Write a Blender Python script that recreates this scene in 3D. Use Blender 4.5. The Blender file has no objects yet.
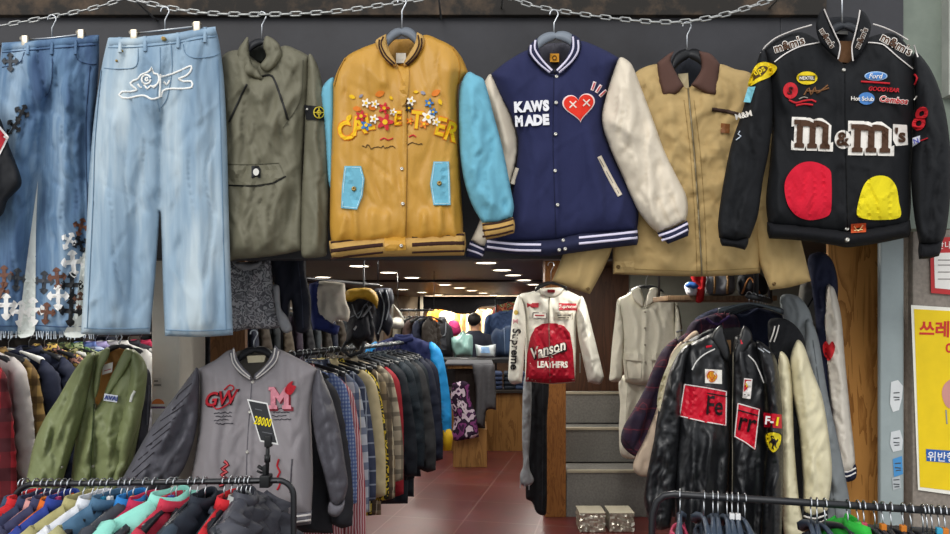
import bpy, bmesh, math, random
import numpy as np
from mathutils import Vector, Matrix, geometry
random.seed(7)
SC = bpy.context.scene
COL = SC.collection
F = 686.0; CX = 475.0; HY = 322.0; CZ = 1.6

def P(x, y, d):
    """a point of the place: seen at pixel (x, y), d metres in front of the lens"""
    return Vector(((x - CX) / F * d, d, CZ + (HY - y) / F * d))

# ------------------------------------------------------------------ materials
def lin(c):
    if isinstance(c, str):
        c = c.lstrip('#'); c = [int(c[i:i+2], 16) / 255 for i in (0, 2, 4)]
    return tuple(((v / 12.92) if v <= .04045 else ((v + .055) / 1.055) ** 2.4) for v in c[:3]) + (1,)

MATS = {}
class NT:
    def __init__(s, name):
        s.m = bpy.data.materials.new(name); s.m.use_nodes = True
        s.t = s.m.node_tree; s.b = s.t.nodes['Principled BSDF']
    def n(s, typ, **kw):
        nd = s.t.nodes.new(typ)
        for k, v in kw.items():
            if k in nd.inputs: nd.inputs[k].default_value = v
            else: setattr(nd, k, v)
        return nd
    def l(s, a, b): s.t.links.new(a, b)
    def math(s, op, a, b=None):
        nd = s.t.nodes.new('ShaderNodeMath'); nd.operation = op
        for i, v in enumerate((a, b)):
            if v is None: continue
            if isinstance(v, (int, float)): nd.inputs[i].default_value = v
            else: s.l(v, nd.inputs[i])
        return nd.outputs[0]
    def mix(s, f, a, b):
        nd = s.t.nodes.new('ShaderNodeMix'); nd.data_type = 'RGBA'
        for i, v in ((0, f), (6, a), (7, b)):
            if isinstance(v, (int, float, tuple)): nd.inputs[i].default_value = v
            else: s.l(v, nd.inputs[i])
        return nd.outputs[2]
    def co(s, scale=(1, 1, 1), loc=(0, 0, 0)):
        tc = s.t.nodes.new('ShaderNodeTexCoord'); mp = s.t.nodes.new('ShaderNodeMapping')
        mp.inputs['Scale'].default_value = scale; mp.inputs['Location'].default_value = loc
        s.l(tc.outputs['Object'], mp.inputs[0]); return mp.outputs[0]
    def bump(s, h, strength=.3, dist=.002):
        b = s.n('ShaderNodeBump'); b.inputs['Strength'].default_value = strength
        b.inputs['Distance'].default_value = dist
        s.l(h, b.inputs['Height']); s.l(b.outputs[0], s.b.inputs['Normal'])

def scl(c, k): return tuple(min(1, v * k) for v in c[:3]) + (1,)

def mat(name, col, rough=.8, kind='cloth', spec=.3, metal=0., var=.12, **kw):
    if name in MATS: return MATS[name]
    n = NT(name); c = lin(col)
    n.b.inputs['Roughness'].default_value = rough
    n.b.inputs['Metallic'].default_value = metal
    n.b.inputs['Specular IOR Level'].default_value = spec
    def noise(scale, detail=3, co=None, rough_=.5):
        t = n.n('ShaderNodeTexNoise', Scale=scale, Detail=detail, Roughness=rough_)
        n.l(co if co else n.co(), t.inputs['Vector']); return t.outputs['Fac']
    base = None
    if kind == 'flat':
        base = c
    elif kind in ('cloth', 'wool', 'leather', 'nylon'):
        f = noise(14, 4)
        base = n.mix(f, scl(c, 1 - var), scl(c, 1 + var))
        if kind == 'cloth':
            n.bump(noise(420, 2), .25, .001)
        elif kind == 'wool':
            n.bump(noise(260, 4, rough_=.7), .5, .002)
        elif kind == 'nylon':
            n.bump(noise(38, 5, co=n.co((1, 1, .45)), rough_=.6), .55, .004)
        else:
            v = n.n('ShaderNodeTexVoronoi', Scale=230); n.l(n.co(), v.inputs['Vector'])
            h = n.math('ADD', n.math('MULTIPLY', v.outputs['Distance'], .12), noise(20, 3, co=n.co((1, 1, .5)), rough_=.5))
            n.bump(h, .3, .004)
    elif kind == 'denim':
        f = noise(4, 3, co=n.co((2.6, 1, .4)))
        g = noise(90, 3, co=n.co((1, 1, .12)))
        h = n.math('ADD', n.math('MULTIPLY', f, .95), n.math('MULTIPLY', g, .12))
        r = n.n('ShaderNodeValToRGB'); n.l(h, r.inputs[0])
        r.color_ramp.elements[0].position = .38; r.color_ramp.elements[0].color = lin(kw.get('dark', col))
        r.color_ramp.elements[1].position = .68; r.color_ramp.elements[1].color = lin(kw.get('light', col))
        e = r.color_ramp.elements.new(.53); e.color = c
        base = r.outputs[0]
        w = n.n('ShaderNodeTexWave', Scale=260, Distortion=.5); w.bands_direction = 'DIAGONAL'
        n.l(n.co(), w.inputs['Vector']); n.bump(w.outputs['Fac'], .25, .001)
    elif kind == 'plaid':
        # bands: list of (axis, period, width, offset, colour)
        tc = n.n('ShaderNodeTexCoord'); sp = n.n('ShaderNodeSeparateXYZ')
        n.l(tc.outputs['Object'], sp.inputs[0]); base = c
        u = n.math('ADD', sp.outputs[0], sp.outputs[1])
        for ax, per, wid, off, cc in kw['bands']:
            v = u if ax == 'x' else sp.outputs[2]
            fr = n.math('FRACT', n.math('ADD', n.math('DIVIDE', v, per), off + 40))
            base = n.mix(n.math('MULTIPLY', n.math('LESS_THAN', fr, wid), kw.get('op', .7)), base, lin(cc))
        n.bump(noise(420, 2), .25, .001)
    elif kind == 'print':
        t = n.n('ShaderNodeTexNoise', Scale=kw.get('scale', 20), Detail=kw.get('detail', 1.5)); n.l(n.co(), t.inputs['Vector'])
        r = n.n('ShaderNodeValToRGB'); r.color_ramp.interpolation = 'CONSTANT'; n.l(t.outputs['Fac'], r.inputs[0])
        cols = [col] + list(kw['cols']); lo, hi = .36, .62
        r.color_ramp.elements[0].color = c; r.color_ramp.elements[0].position = 0
        r.color_ramp.elements[1].color = lin(cols[1]); r.color_ramp.elements[1].position = lo
        for i, q in enumerate(cols[2:]):
            e = r.color_ramp.elements.new(lo + (hi - lo) * (i + 1) / max(1, len(cols) - 2)); e.color = lin(q)
        base = r.outputs[0]
        n.bump(noise(420, 2), .25, .001)
    elif kind == 'cord':
        f = noise(10, 4); base = n.mix(f, scl(c, .86), scl(c, 1.14))
        w = n.n('ShaderNodeTexWave', Scale=95, Distortion=.2); w.bands_direction = 'X'
        n.l(n.co(), w.inputs['Vector']); n.bump(w.outputs['Fac'], .4, .002)
    elif kind == 'quilt':
        f = noise(10, 3); base = n.mix(f, scl(c, .9), scl(c, 1.1))
        w = n.n('ShaderNodeTexWave', Scale=4.2, Distortion=.4); w.bands_direction = 'Z'; w.wave_profile = 'SIN'
        n.l(n.co(), w.inputs['Vector']); n.bump(w.outputs['Fac'], .8, .006)
    elif kind == 'rib':
        f = noise(30, 3); base = n.mix(f, scl(c, .88), scl(c, 1.12))
        w = n.n('ShaderNodeTexWave', Scale=75, Distortion=.1); w.bands_direction = 'X'
        n.l(n.co(), w.inputs['Vector']); n.bump(w.outputs['Fac'], .6, .003)
    elif kind == 'wood':
        co = n.co(kw.get('stretch', (6, 6, .8)))
        t = n.n('ShaderNodeTexNoise', Scale=kw.get('scale', 2.2), Detail=5, Distortion=1.2); n.l(co, t.inputs['Vector'])
        fr = n.math('FRACT', n.math('MULTIPLY', t.outputs['Fac'], kw.get('rings', 9)))
        r = n.n('ShaderNodeValToRGB'); n.l(fr, r.inputs[0])
        r.color_ramp.elements[0].color = lin(kw.get('dark', '#8a5a24')); r.color_ramp.elements[1].color = c
        r.color_ramp.elements[1].position = .55
        base = r.outputs[0]; n.bump(fr, .12, .002)
        if kw.get('knots'):
            v = n.n('ShaderNodeTexVoronoi', Scale=4.2); n.l(n.co((1.1, 1.1, .8)), v.inputs['Vector'])
            base = n.mix(n.math('LESS_THAN', v.outputs['Distance'], .11), base, lin('#5a3214'))
    elif kind == 'stone':
        t = n.n('ShaderNodeTexNoise', Scale=60, Detail=6); n.l(n.co(), t.inputs['Vector'])
        base = n.mix(t.outputs['Fac'], scl(c, .55), scl(c, 1.4)); n.bump(t.outputs['Fac'], .3, .003)
    elif kind == 'painted':
        f = noise(kw.get('scale', 3), 6, rough_=.65)
        r = n.n('ShaderNodeValToRGB'); n.l(f, r.inputs[0])
        r.color_ramp.elements[0].position = kw.get('lo', .3); r.color_ramp.elements[0].color = lin(kw.get('dark', col))
        r.color_ramp.elements[1].position = kw.get('hi', .6); r.color_ramp.elements[1].color = c
        base = r.outputs[0]; n.bump(noise(60, 4), .15, .002)
    if isinstance(base, tuple): n.b.inputs['Base Color'].default_value = base
    elif base is not None: n.l(base, n.b.inputs['Base Color'])
    if kw.get('sheen'): n.b.inputs['Sheen Weight'].default_value = kw['sheen']
    if kw.get('alpha'): n.b.inputs['Alpha'].default_value = kw['alpha']
    if kw.get('trans'): n.b.inputs['Transmission Weight'].default_value = kw['trans']
    MATS[name] = n.m
    return n.m

def emit(name, col, s):
    if name in MATS: return MATS[name]
    n = NT(name); n.b.inputs['Base Color'].default_value = lin(col)
    n.b.inputs['Emission Color'].default_value = lin(col); n.b.inputs['Emission Strength'].default_value = s
    MATS[name] = n.m; return n.m

def C_(col, rough=.8, kind='cloth', **kw):
    """plain cloth of one colour"""
    return mat(f"{kind}_{col}_{rough}", col, rough, kind, **kw)

# ------------------------------------------------------------------ objects
LABELS = {}
def tag(o, label, cat, group=None, kind=None):
    o['label'] = label; o['category'] = cat
    if group: o['group'] = group
    if kind: o['kind'] = kind
    LABELS.setdefault(label, []).append(o.name)
    return o

def thing(name, label, cat, loc, group=None):
    o = bpy.data.objects.new(name, None); COL.objects.link(o)
    o.empty_display_size = .05
    o.location = loc
    return tag(o, label, cat, group)

def link(name, me, m, parent=None, smooth=True, label=None):
    o = bpy.data.objects.new(name, me); COL.objects.link(o)
    ms = m if isinstance(m, (list, tuple)) else [m]
    for q in ms: me.materials.append(q)
    if smooth: me.polygons.foreach_set('use_smooth', [True] * len(me.polygons))
    if parent is not None: o.parent = parent
    if label: o['label'] = label
    return o

def rootloc(p):
    v = Vector((0, 0, 0))
    while p is not None: v = v + Vector(p.location); p = p.parent
    return v

def mesh(name, V, Fc, m, parent=None, smooth=True, world=True, label=None):
    off = rootloc(parent) if (world and parent is not None) else Vector((0, 0, 0))
    me = bpy.data.meshes.new(name)
    me.from_pydata([tuple(Vector(v) - off) for v in V], [], Fc); me.update()
    return link(name, me, m, parent, smooth, label)

class MB:
    """collects shapes, links them as one mesh"""
    def __init__(s): s.V = []; s.F = []
    def add(s, V, Fc):
        k = len(s.V); s.V += [Vector(v) for v in V]; s.F += [tuple(i + k for i in f) for f in Fc]; return s
    def box(s, a, b, bev=0.0, M=None):
        bm = bmesh.new()
        bmesh.ops.create_cube(bm, size=1)
        ctr = (Vector(a) + Vector(b)) / 2; dim = [abs(b[i] - a[i]) for i in range(3)]
        for v in bm.verts: v.co = Vector((v.co.x * dim[0], v.co.y * dim[1], v.co.z * dim[2]))
        if bev > 0:
            bmesh.ops.bevel(bm, geom=bm.edges[:], offset=min(bev, min(dim) * .45), segments=2, affect='EDGES', profile=.6)
        bm.verts.index_update()
        V = [v.co + ctr for v in bm.verts]
        if M is not None: V = [M @ v for v in V]
        s.add(V, [tuple(v.index for v in f.verts) for f in bm.faces]); bm.free(); return s
    def tube(s, pts, r, n=8, cap=True, closed=False):
        pts = [Vector(p) for p in pts]; N = len(pts)
        rs = r if isinstance(r, (list, tuple)) else [r] * N
        V = []; Fc = []; up = None
        for i, p in enumerate(pts):
            a = pts[(i - 1) % N] if (closed or i > 0) else p; b = pts[(i + 1) % N] if (closed or i < N - 1) else p
            t = (b - a).normalized()
            if up is None:
                up = t.orthogonal().normalized()
            up = (up - t * up.dot(t))
            up = up.normalized() if up.length > 1e-6 else t.orthogonal().normalized()
            w = t.cross(up)
            for k in range(n):
                an = 2 * math.pi * k / n
                V.append(p + (up * math.cos(an) + w * math.sin(an)) * rs[i])
        for i in range(N if closed else N - 1):
            j = (i + 1) % N
            for k in range(n):
                Fc.append((i * n + k, i * n + (k + 1) % n, j * n + (k + 1) % n, j * n + k))
        if cap and not closed:
            Fc.append(tuple(range(n))[::-1]); Fc.append(tuple((N - 1) * n + k for k in range(n)))
        return s.add(V, Fc)
    def ell(s, c, r, seg=14, ring=9, f=None):
        V = []; Fc = []
        for i in range(ring + 1):
            th = math.pi * i / ring
            for k in range(seg):
                ph = 2 * math.pi * k / seg
                v = Vector((math.sin(th) * math.cos(ph), math.sin(th) * math.sin(ph), math.cos(th)))
                if f: v = v * f(v)
                V.append(Vector(c) + Vector((v.x * r[0], v.y * r[1], v.z * r[2])))
        for i in range(ring):
            for k in range(seg):
                Fc.append((i * seg + k, (i + 1) * seg + k, (i + 1) * seg + (k + 1) % seg, i * seg + (k + 1) % seg))
        return s.add(V, Fc)
    def lathe(s, c, prof, seg=20, axis='z'):
        V = []; Fc = []
        for r, h in prof:
            for k in range(seg):
                a = 2 * math.pi * k / seg
                v = Vector((r * math.cos(a), r * math.sin(a), h))
                if axis == 'y': v = Vector((v.x, -v.z, v.y))
                V.append(Vector(c) + v)
        n = len(prof)
        for i in range(n - 1):
            for k in range(seg):
                Fc.append((i * seg + k, i * seg + (k + 1) % seg, (i + 1) * seg + (k + 1) % seg, (i + 1) * seg + k))
        if prof[0][0] > 1e-6: Fc.append(tuple(range(seg))[::-1])
        if prof[-1][0] > 1e-6: Fc.append(tuple((n - 1) * seg + k for k in range(seg)))
        return s.add(V, Fc)
    def build(s, name, m, parent=None, smooth=True, world=True, label=None):
        return mesh(name, s.V, s.F, m, parent, smooth, world, label)

def catmull(pts, step=4.0, closed=True):
    out = []; n = len(pts); pts = [np.array(p[:2], float) for p in pts]
    for i in range(n if closed else n - 1):
        p1, p2 = pts[i], pts[(i + 1) % n]
        L = np.linalg.norm(p2 - p1)
        if L < 1e-6: continue
        p0 = pts[(i - 1) % n] if (closed or i > 0) else p1
        p3 = pts[(i + 2) % n] if (closed or i < n - 2) else p2
        t1 = (p2 - p0) * .5; t2 = (p3 - p1) * .5
        for t in (t1, t2):
            l = np.linalg.norm(t)
            if l > L: t *= L / l
        k = max(1, int(round(L / step)))
        for j in range(k):
            t = j / k; t_2 = t * t; t_3 = t_2 * t
            out.append((2*t_3-3*t_2+1)*p1 + (t_3-2*t_2+t)*t1 + (-2*t_3+3*t_2)*p2 + (t_3-t_2)*t2)
    if not closed: out.append(pts[-1])
    return np.array(out)

def seg_dist(Q, poly, closed=True):
    A = poly; B = np.roll(poly, -1, 0)
    if not closed: A = A[:-1]; B = B[:-1]
    AB = B - A; L = (AB ** 2).sum(1) + 1e-12
    best = np.full(len(Q), 1e9)
    for c0 in range(0, len(Q), 4000):
        q = Q[c0:c0 + 4000]
        AQ = q[:, None, :] - A[None]
        t = np.clip((AQ * AB[None]).sum(2) / L[None], 0, 1)
        d = AQ - t[..., None] * AB[None]
        best[c0:c0 + 4000] = np.sqrt((d ** 2).sum(2)).min(1)
    return best

def inside(Q, poly):
    x, y = Q[:, 0], Q[:, 1]; r = np.zeros(len(Q), bool)
    A = poly; B = np.roll(poly, -1, 0)
    for (x1, y1), (x2, y2) in zip(A, B):
        if y1 == y2: continue
        c = ((y1 > y) != (y2 > y)) & (x < (x2 - x1) * (y - y1) / (y2 - y1) + x1)
        r ^= c
    return r

def cdt_fill(poly, s, seed=0):
    """outline + inner grid, triangulated; returns coords and triangles"""
    rng = np.random.default_rng(seed + 11)
    lo = poly.min(0); hi = poly.max(0)
    gx, gy = np.meshgrid(np.arange(lo[0] + s / 2, hi[0], s), np.arange(lo[1] + s / 2, hi[1], s))
    gx = gx + (np.arange(gx.shape[0]) % 2)[:, None] * s * .5
    Q = np.stack([gx.ravel(), gy.ravel()], 1)
    if len(Q):
        Q = Q[inside(Q, poly)]
    if len(Q): Q = Q[seg_dist(Q, poly) > s * .45]
    n = len(poly)
    vs = [Vector(p) for p in poly] + [Vector(q) for q in Q]
    ed = [(i, (i + 1) % n) for i in range(n)]
    r = geometry.delaunay_2d_cdt(vs, ed, [list(range(n))], 1, 1e-5)
    return np.array([tuple(v) for v in r[0]]), [tuple(f) for f in r[2]]

DEEP = {'pocket_flap','pocket_welt','waistband','belt_loop','zip','waist_tab','side_insert','leather_patch','placket_tab','chest_panel','sleeve_panel','red_front','felt_patch','heart_emblem','dog_emblem'}
class Panel:
    """a sewn piece of cloth with a real thickness: pixel (or metre) outline, padded in depth"""
    def __init__(s, outline, mp, T=.035, R=22, s_=4.0, folds=(), amp=.004, wl=26, back=.4, seed=0, lean=.25, sm=True, T0=0.0):
        if s_ > 1 and sm: s_ = s_ * .72
        s.poly = catmull(outline, s_) if sm else np.array([p[:2] for p in outline], float)
        s.mp = mp; s.T = T; s.R = R; s.s = s_; s.folds = folds; s.amp = amp; s.wl = wl; s.back = back; s.T0 = T0
        rng = np.random.default_rng(seed + 3)
        s.w = []
        for k in range(7):
            an = rng.normal(0, lean); f = 2 * math.pi / (wl * rng.uniform(.55, 1.8))
            s.w.append((math.cos(an) * f, math.sin(an) * f * .8, rng.uniform(0, 6.28), rng.uniform(.5, 1)))
        s.seed = seed
        # short random creases, more of them on larger pieces
        if s_ > 1 and amp >= .003:
            lo = s.poly.min(0); hi = s.poly.max(0); ext = hi - lo
            n = int(min(60, ext[0] * ext[1] / 330)); fl = list(folds)
            for k in range(n):
                c = lo + ext * rng.uniform(.05, .95, 2); a = math.pi / 2 + rng.normal(0, .28 + lean * .8)
                L = rng.uniform(.25, .6) * min(70, ext[1] * .5, ext.max() * .5) + 6; wd = rng.uniform(1.3, 3.4) * (1 if min(ext) > 40 else .6)
                am = rng.choice((-1, 1)) * rng.uniform(.3, .95) * amp * .95
                fl.append((c[0] - math.cos(a) * L / 2, c[1] - math.sin(a) * L / 2, c[0] + math.cos(a) * L / 2, c[1] + math.sin(a) * L / 2, wd, am))
            s.folds = fl
    def sign(s):
        x, y = s.poly[0]; e = s.s
        a, b, c = s.mp(x, y, 0), s.mp(x + e, y, 0), s.mp(x, y + e, 0)
        n = (b - a).cross(c - a); f = s.mp(x, y, .01) - a
        return 1 if n.dot(f) > 0 else -1
    def H(s, Q):
        Q = np.atleast_2d(np.array(Q, float))
        d = seg_dist(Q, s.poly); e = np.clip(d / s.R, 0, 1)
        h = s.T * np.sqrt(np.clip(1 - (1 - e) ** 2, 0, 1))
        w = np.zeros(len(Q))
        wx = Q[:, 0] + 2.5 * np.sin(Q[:, 1] / s.wl * 1.7 + s.seed)
        for a, b, ph, k in s.w: w += k * np.sin(a * wx + b * Q[:, 1] + ph)
        h = h + np.minimum(1, d / (s.R * .5)) * s.amp * (w * .5 - 1.6 * np.exp(-(w / .55) ** 2))
        for fo in s.folds:
            x0, y0, x1, y1, wd, am = fo; am = am * 1.7
            A = np.array((x0, y0)); D = np.array((x1 - x0, y1 - y0)); L = np.linalg.norm(D); D = D / L
            r = Q - A; t = r @ D; p = r[:, 0] * D[1] - r[:, 1] * D[0]
            win = np.clip(np.minimum(t, L - t) / (L * .25) + .5, 0, 1)
            h = h + np.minimum(1, d / (s.R * .4)) * am * win * np.exp(-(np.abs(p) / wd) ** 1.35)
        return np.maximum(h, s.T * .3 * np.sqrt(np.clip(1 - (1 - e) ** 2, 0, 1)))
    def build(s, name, m, parent, label=None):
        V, T = cdt_fill(s.poly, s.s, s.seed)
        d = seg_dist(V, s.poly); bd = d < 1e-3
        h = s.H(V) + s.T0; h[bd] = s.T0
        e = np.clip(d / s.R, 0, 1); hb = -s.back * s.T * np.sqrt(np.clip(1 - (1 - e) ** 2, 0, 1)) - .001
        W = [s.mp(V[i, 0], V[i, 1], h[i]) for i in range(len(V))]
        idx = {}; 
        for i in range(len(V)):
            if bd[i]: idx[i] = i
            else:
                idx[i] = len(W); W.append(s.mp(V[i, 0], V[i, 1], hb[i] + s.T0))
        Fc = []
        # orient the front towards -Y
        sg = s.sign()
        for t in T:
            a, b, c = (V[i] for i in t)
            t2 = t if sg * ((b[0]-a[0])*(c[1]-a[1]) - (b[1]-a[1])*(c[0]-a[0])) > 0 else t[::-1]
            Fc.append(t2)
            if not all(bd[i] for i in t2): Fc.append(tuple(idx[i] for i in t2[::-1]))
        s.obj = mesh(name, W, Fc, m, parent, True, True, label)
        return s
    # ---- things sewn on to the panel
    def pt(s, x, y, t=0.0):
        return s.mp(x, y, float(s.H([(x, y)])[0]) + s.T0 + t)
    def up(s, name, parent):
        return parent if (parent is None or name in DEEP or not hasattr(s, 'obj')) else s.obj
    def decal(s, name, outline, m, parent, t=.003, sm=False, st=4.0, label=None, flat=False):
        parent = s.up(name, parent)
        poly = catmull(outline, st) if sm else dens(outline, st)
        V, T = cdt_fill(poly, st)
        h = s.H(V) + s.T0
        if flat: h[:] = h.max()
        d = seg_dist(V, poly); bd = d < 1e-3
        front = [s.mp(V[i, 0], V[i, 1], h[i] + t) for i in range(len(V))]
        W = list(front); low = {}
        for i in range(len(V)):
            if bd[i]: low[i] = len(W); W.append(s.mp(V[i, 0], V[i, 1], h[i] - .002))
        Fc = []; cnt = {}; sg = s.sign()
        for f in T:
            a, b, c = (V[i] for i in f)
            f2 = f if sg * ((b[0]-a[0])*(c[1]-a[1]) - (b[1]-a[1])*(c[0]-a[0])) > 0 else f[::-1]
            Fc.append(f2)
            for k in range(3):
                e = (f2[k], f2[(k + 1) % 3]); cnt[e] = 1
        for (a, b) in list(cnt):
            if (b, a) not in cnt and a in low and b in low: Fc.append((b, a, low[a], low[b]))
        if name is None: return W, Fc
        return mesh(name, W, Fc, m, parent, False, True, label)
    def stroke(s, name, lines, w, m, parent, t=.003, sm=True, label=None, st=3.0, closed=False):
        """raised ribbons along one or several paths"""
        if not isinstance(lines[0][0], (tuple, list)): lines = [lines]
        if name in ('rib_stripe', 'piping', 'seam') and len(lines) > 1:
            for ln in lines: s.stroke(name, ln, w, m, parent, t, sm, label, st, closed)
            return
        parent = s.up(name, parent)
        W = []; Fc = []
        for ln in lines:
            p = catmull(ln, st, closed) if sm else np.array(dens(ln, st, False))
            if closed and sm: p = np.vstack([p, p[:1]])
            g = np.gradient(p, axis=0); g /= (np.linalg.norm(g, axis=1)[:, None] + 1e-9)
            nn = np.stack([-g[:, 1], g[:, 0]], 1)
            L = p - nn * w / 2; Rr = p + nn * w / 2
            hc = s.H(p) + s.T0; hl = np.minimum(s.H(L) + s.T0, hc + .004); hr = np.minimum(s.H(Rr) + s.T0, hc + .004)
            k = len(W)
            for i in range(len(p)):
                W += [s.mp(L[i, 0], L[i, 1], hl[i] - .002), s.mp(*(p[i] - nn[i] * w * .3), max(hl[i], hc[i]) + t),
                      s.mp(*(p[i] + nn[i] * w * .3), max(hr[i], hc[i]) + t), s.mp(Rr[i, 0], Rr[i, 1], hr[i] - .002)]
            for i in range(len(p) - 1):
                for j in range(3):
                    a = k + i * 4 + j; q = (a, a + 1, a + 5, a + 4)
                    nrm = (W[q[1]] - W[q[0]]).cross(W[q[2]] - W[q[0]])
                    out = s.mp(p[i][0], p[i][1], .01) - s.mp(p[i][0], p[i][1], 0)
                    Fc.append(q if nrm.dot(out) > 0 else q[::-1])
        return mesh(name, W, Fc, m, parent, True, True, label)
    def text(s, name, body, x, y, size, m, parent, t=.003, rot=0., bold=0., shear=0., xs=1., warp=None, label=None, space=1., flat=False):
        parent = s.up(name, parent)
        V, Fc = glyphs(body, size, bold, shear, xs, space)
        ca, sa = math.cos(rot), math.sin(rot)
        Q = []
        for (u, v, w) in V:
            a, b = u, -v
            if warp: a, b = warp(a, b)
            Q.append((x + a * ca - b * sa, y + a * sa + b * ca))
        h = s.H(Q) + s.T0
        hm = h.max() if flat or (len(body) < 3 and size < 14) else None
        W = [s.mp(Q[i][0], Q[i][1], (h[i] if hm is None else hm) + (t if V[i][2] > 0 else -.002)) for i in range(len(V))]
        return mesh(name, W, Fc, m, parent, False, True, label)
    def button(s, name, x, y, r, m, parent, t=.006):
        parent = s.up(name, parent)
        c = s.pt(x, y)
        return MB().lathe(c, [(r, -.003), (r, t * .6), (r * .75, t), (r * .35, t), (r * .25, t * .7), (0, t * .7)], 12, 'y').build(name, m, parent)

def dens(pts, st, closed=True):
    out = []; n = len(pts)
    for i in range(n if closed else n - 1):
        a = np.array(pts[i][:2], float); b = np.array(pts[(i + 1) % n][:2], float)
        k = max(1, int(np.linalg.norm(b - a) / st))
        for j in range(k): out.append(a + (b - a) * j / k)
    if not closed: out.append(np.array(pts[-1][:2], float))
    return np.array(out)

_G = {}
def glyphs(body, size, bold=0., shear=0., xs=1., space=1.):
    """centred lettering as a thin solid: list of (u, v, side) and faces"""
    key = (body, bold, shear, space)
    if key not in _G:
        cu = bpy.data.curves.new('lettering', 'FONT'); cu.body = body
        cu.align_x = 'CENTER'; cu.align_y = 'CENTER'; cu.size = 1; cu.extrude = .05; cu.offset = bold; cu.shear = shear
        cu.resolution_u = 3; cu.space_character = space; cu.fill_mode = 'BOTH'
        o = bpy.data.objects.new('lettering', cu); COL.objects.link(o)
        dg = bpy.context.evaluated_depsgraph_get(); dg.update()
        me = bpy.data.meshes.new_from_object(o.evaluated_get(dg))
        V = [tuple(v.co) for v in me.vertices]; Fc = [tuple(p.vertices) for p in me.polygons]
        if V:
            us = [v[0] for v in V]; vs = [v[1] for v in V]
            cu_, cv_ = (min(us) + max(us)) / 2, (min(vs) + max(vs)) / 2
            V = [(v[0] - cu_, v[1] - cv_, v[2]) for v in V]
        bpy.data.objects.remove(o); bpy.data.meshes.remove(me); bpy.data.curves.remove(cu)
        _G[key] = (V, Fc)
    V, Fc = _G[key]
    return [(v[0] * size * xs, v[1] * size, v[2]) for v in V], Fc

def at(d):
    return lambda x, y, h: P(x, y, d - h)

def ring(cx, cy, rx, ry=None, n=18, a0=0):
    ry = ry or rx
    return [(cx + rx * math.cos(a0 + 2 * math.pi * k / n), cy + ry * math.sin(a0 + 2 * math.pi * k / n)) for k in range(n)]

def rot(pts, cx, cy, a):
    c, s = math.cos(a), math.sin(a)
    return [(cx + x * c - y * s, cy + x * s + y * c) for x, y in pts]
# ================================================================== hangers
HG = 'garment hangers hooked on the chain'
def hook_pts(x, y0, y1, d, r=4.2, flip=1):
    """wire hook: question-mark loop from the chain at y0 down to the bar at y1"""
    pts = [P(x - flip * r, y0 + r * 1.2, d)]
    for k in range(9):
        a = math.pi * (1 - k / 8 * 1.25)
        pts.append(P(x + flip * r * math.cos(a), y0 + r - r * math.sin(a), d))
    pts.append(P(x, y0 + 3.1 * r, d)); pts.append(P(x, y1, d))
    return pts

def bar_hanger(x, ytop, xl, yl, xr, yr, ym, d, col, label, wide=11, spread=None, name='coat_hanger', group=HG, hook=True, rr=4.2):
    """moulded coat hanger: arched body between shoulder tips, wire hook"""
    t = thing(name, label, 'hanger', P(x, ym, d), group)
    n = 16; V = []; Fc = []
    for i in range(n + 1):
        u = i / n; px = xl + (xr - xl) * u
        ends = yl + (yr - yl) * u
        c = 1 - (2 * u - 1) ** 2
        py = ends + (ym - (yl + yr) / 2) * c ** .7
        hw = wide * (.45 + .55 * abs(2 * u - 1) ** .5) * .5
        dep = .012 + .012 * abs(2 * u - 1)
        for (oy, od) in ((-hw, 0), (-hw * .4, -dep), (hw * .6, -dep), (hw, 0), (hw * .6, dep), (-hw * .4, dep)):
            V.append(P(px, py + oy, d + od))
    for i in range(n):
        for k in range(6):
            Fc.append((i * 6 + k, i * 6 + (k + 1) % 6, i * 6 + 6 + (k + 1) % 6, i * 6 + 6 + k))
    Fc.append(tuple(range(6))[::-1]); Fc.append(tuple(n * 6 + k for k in range(6)))
    mesh('shoulder_bar', V, Fc, C_(col, .45, 'flat'), t)
    if hook:
        MB().tube(hook_pts(x, ytop, ym, d, rr), .0026, 8).build('hook', mat('hook_steel', '#b9bcc0', .3, 'flat', metal=1.), t)
    return t

def clip_hanger(x, ytop, ybar, xl, xr, yl, yr, d, label):
    t = thing('clip_hanger', label, 'hanger', P(x, ybar, d), HG)
    st = mat('hook_steel', '#b9bcc0', .3, 'flat', metal=1.)
    MB().tube(hook_pts(x, ytop, ybar, d), .0022, 8).build('hook', st, t)
    MB().tube([P(xl - 3, yl, d), P(x, ybar, d), P(xr + 3, yr, d)], .003, 8).build('bar', st, t)
    for cx, cy in ((xl, yl), (xr, yr)):
        b = MB()
        b.box(P(cx - 4, cy - 5, d - .022), P(cx + 4, cy + 7, d - .012), .003)
        b.box(P(cx - 4, cy - 5, d + .004), P(cx + 4, cy + 7, d + .014), .003)
        b.tube([P(cx - 4, cy - 1, d - .004), P(cx + 4, cy - 1, d - .004)], .008, 8)
        b.build('clip', mat('clip_metal', '#d9cdb8', .28, 'flat', metal=.85), t)
    return t

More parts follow.
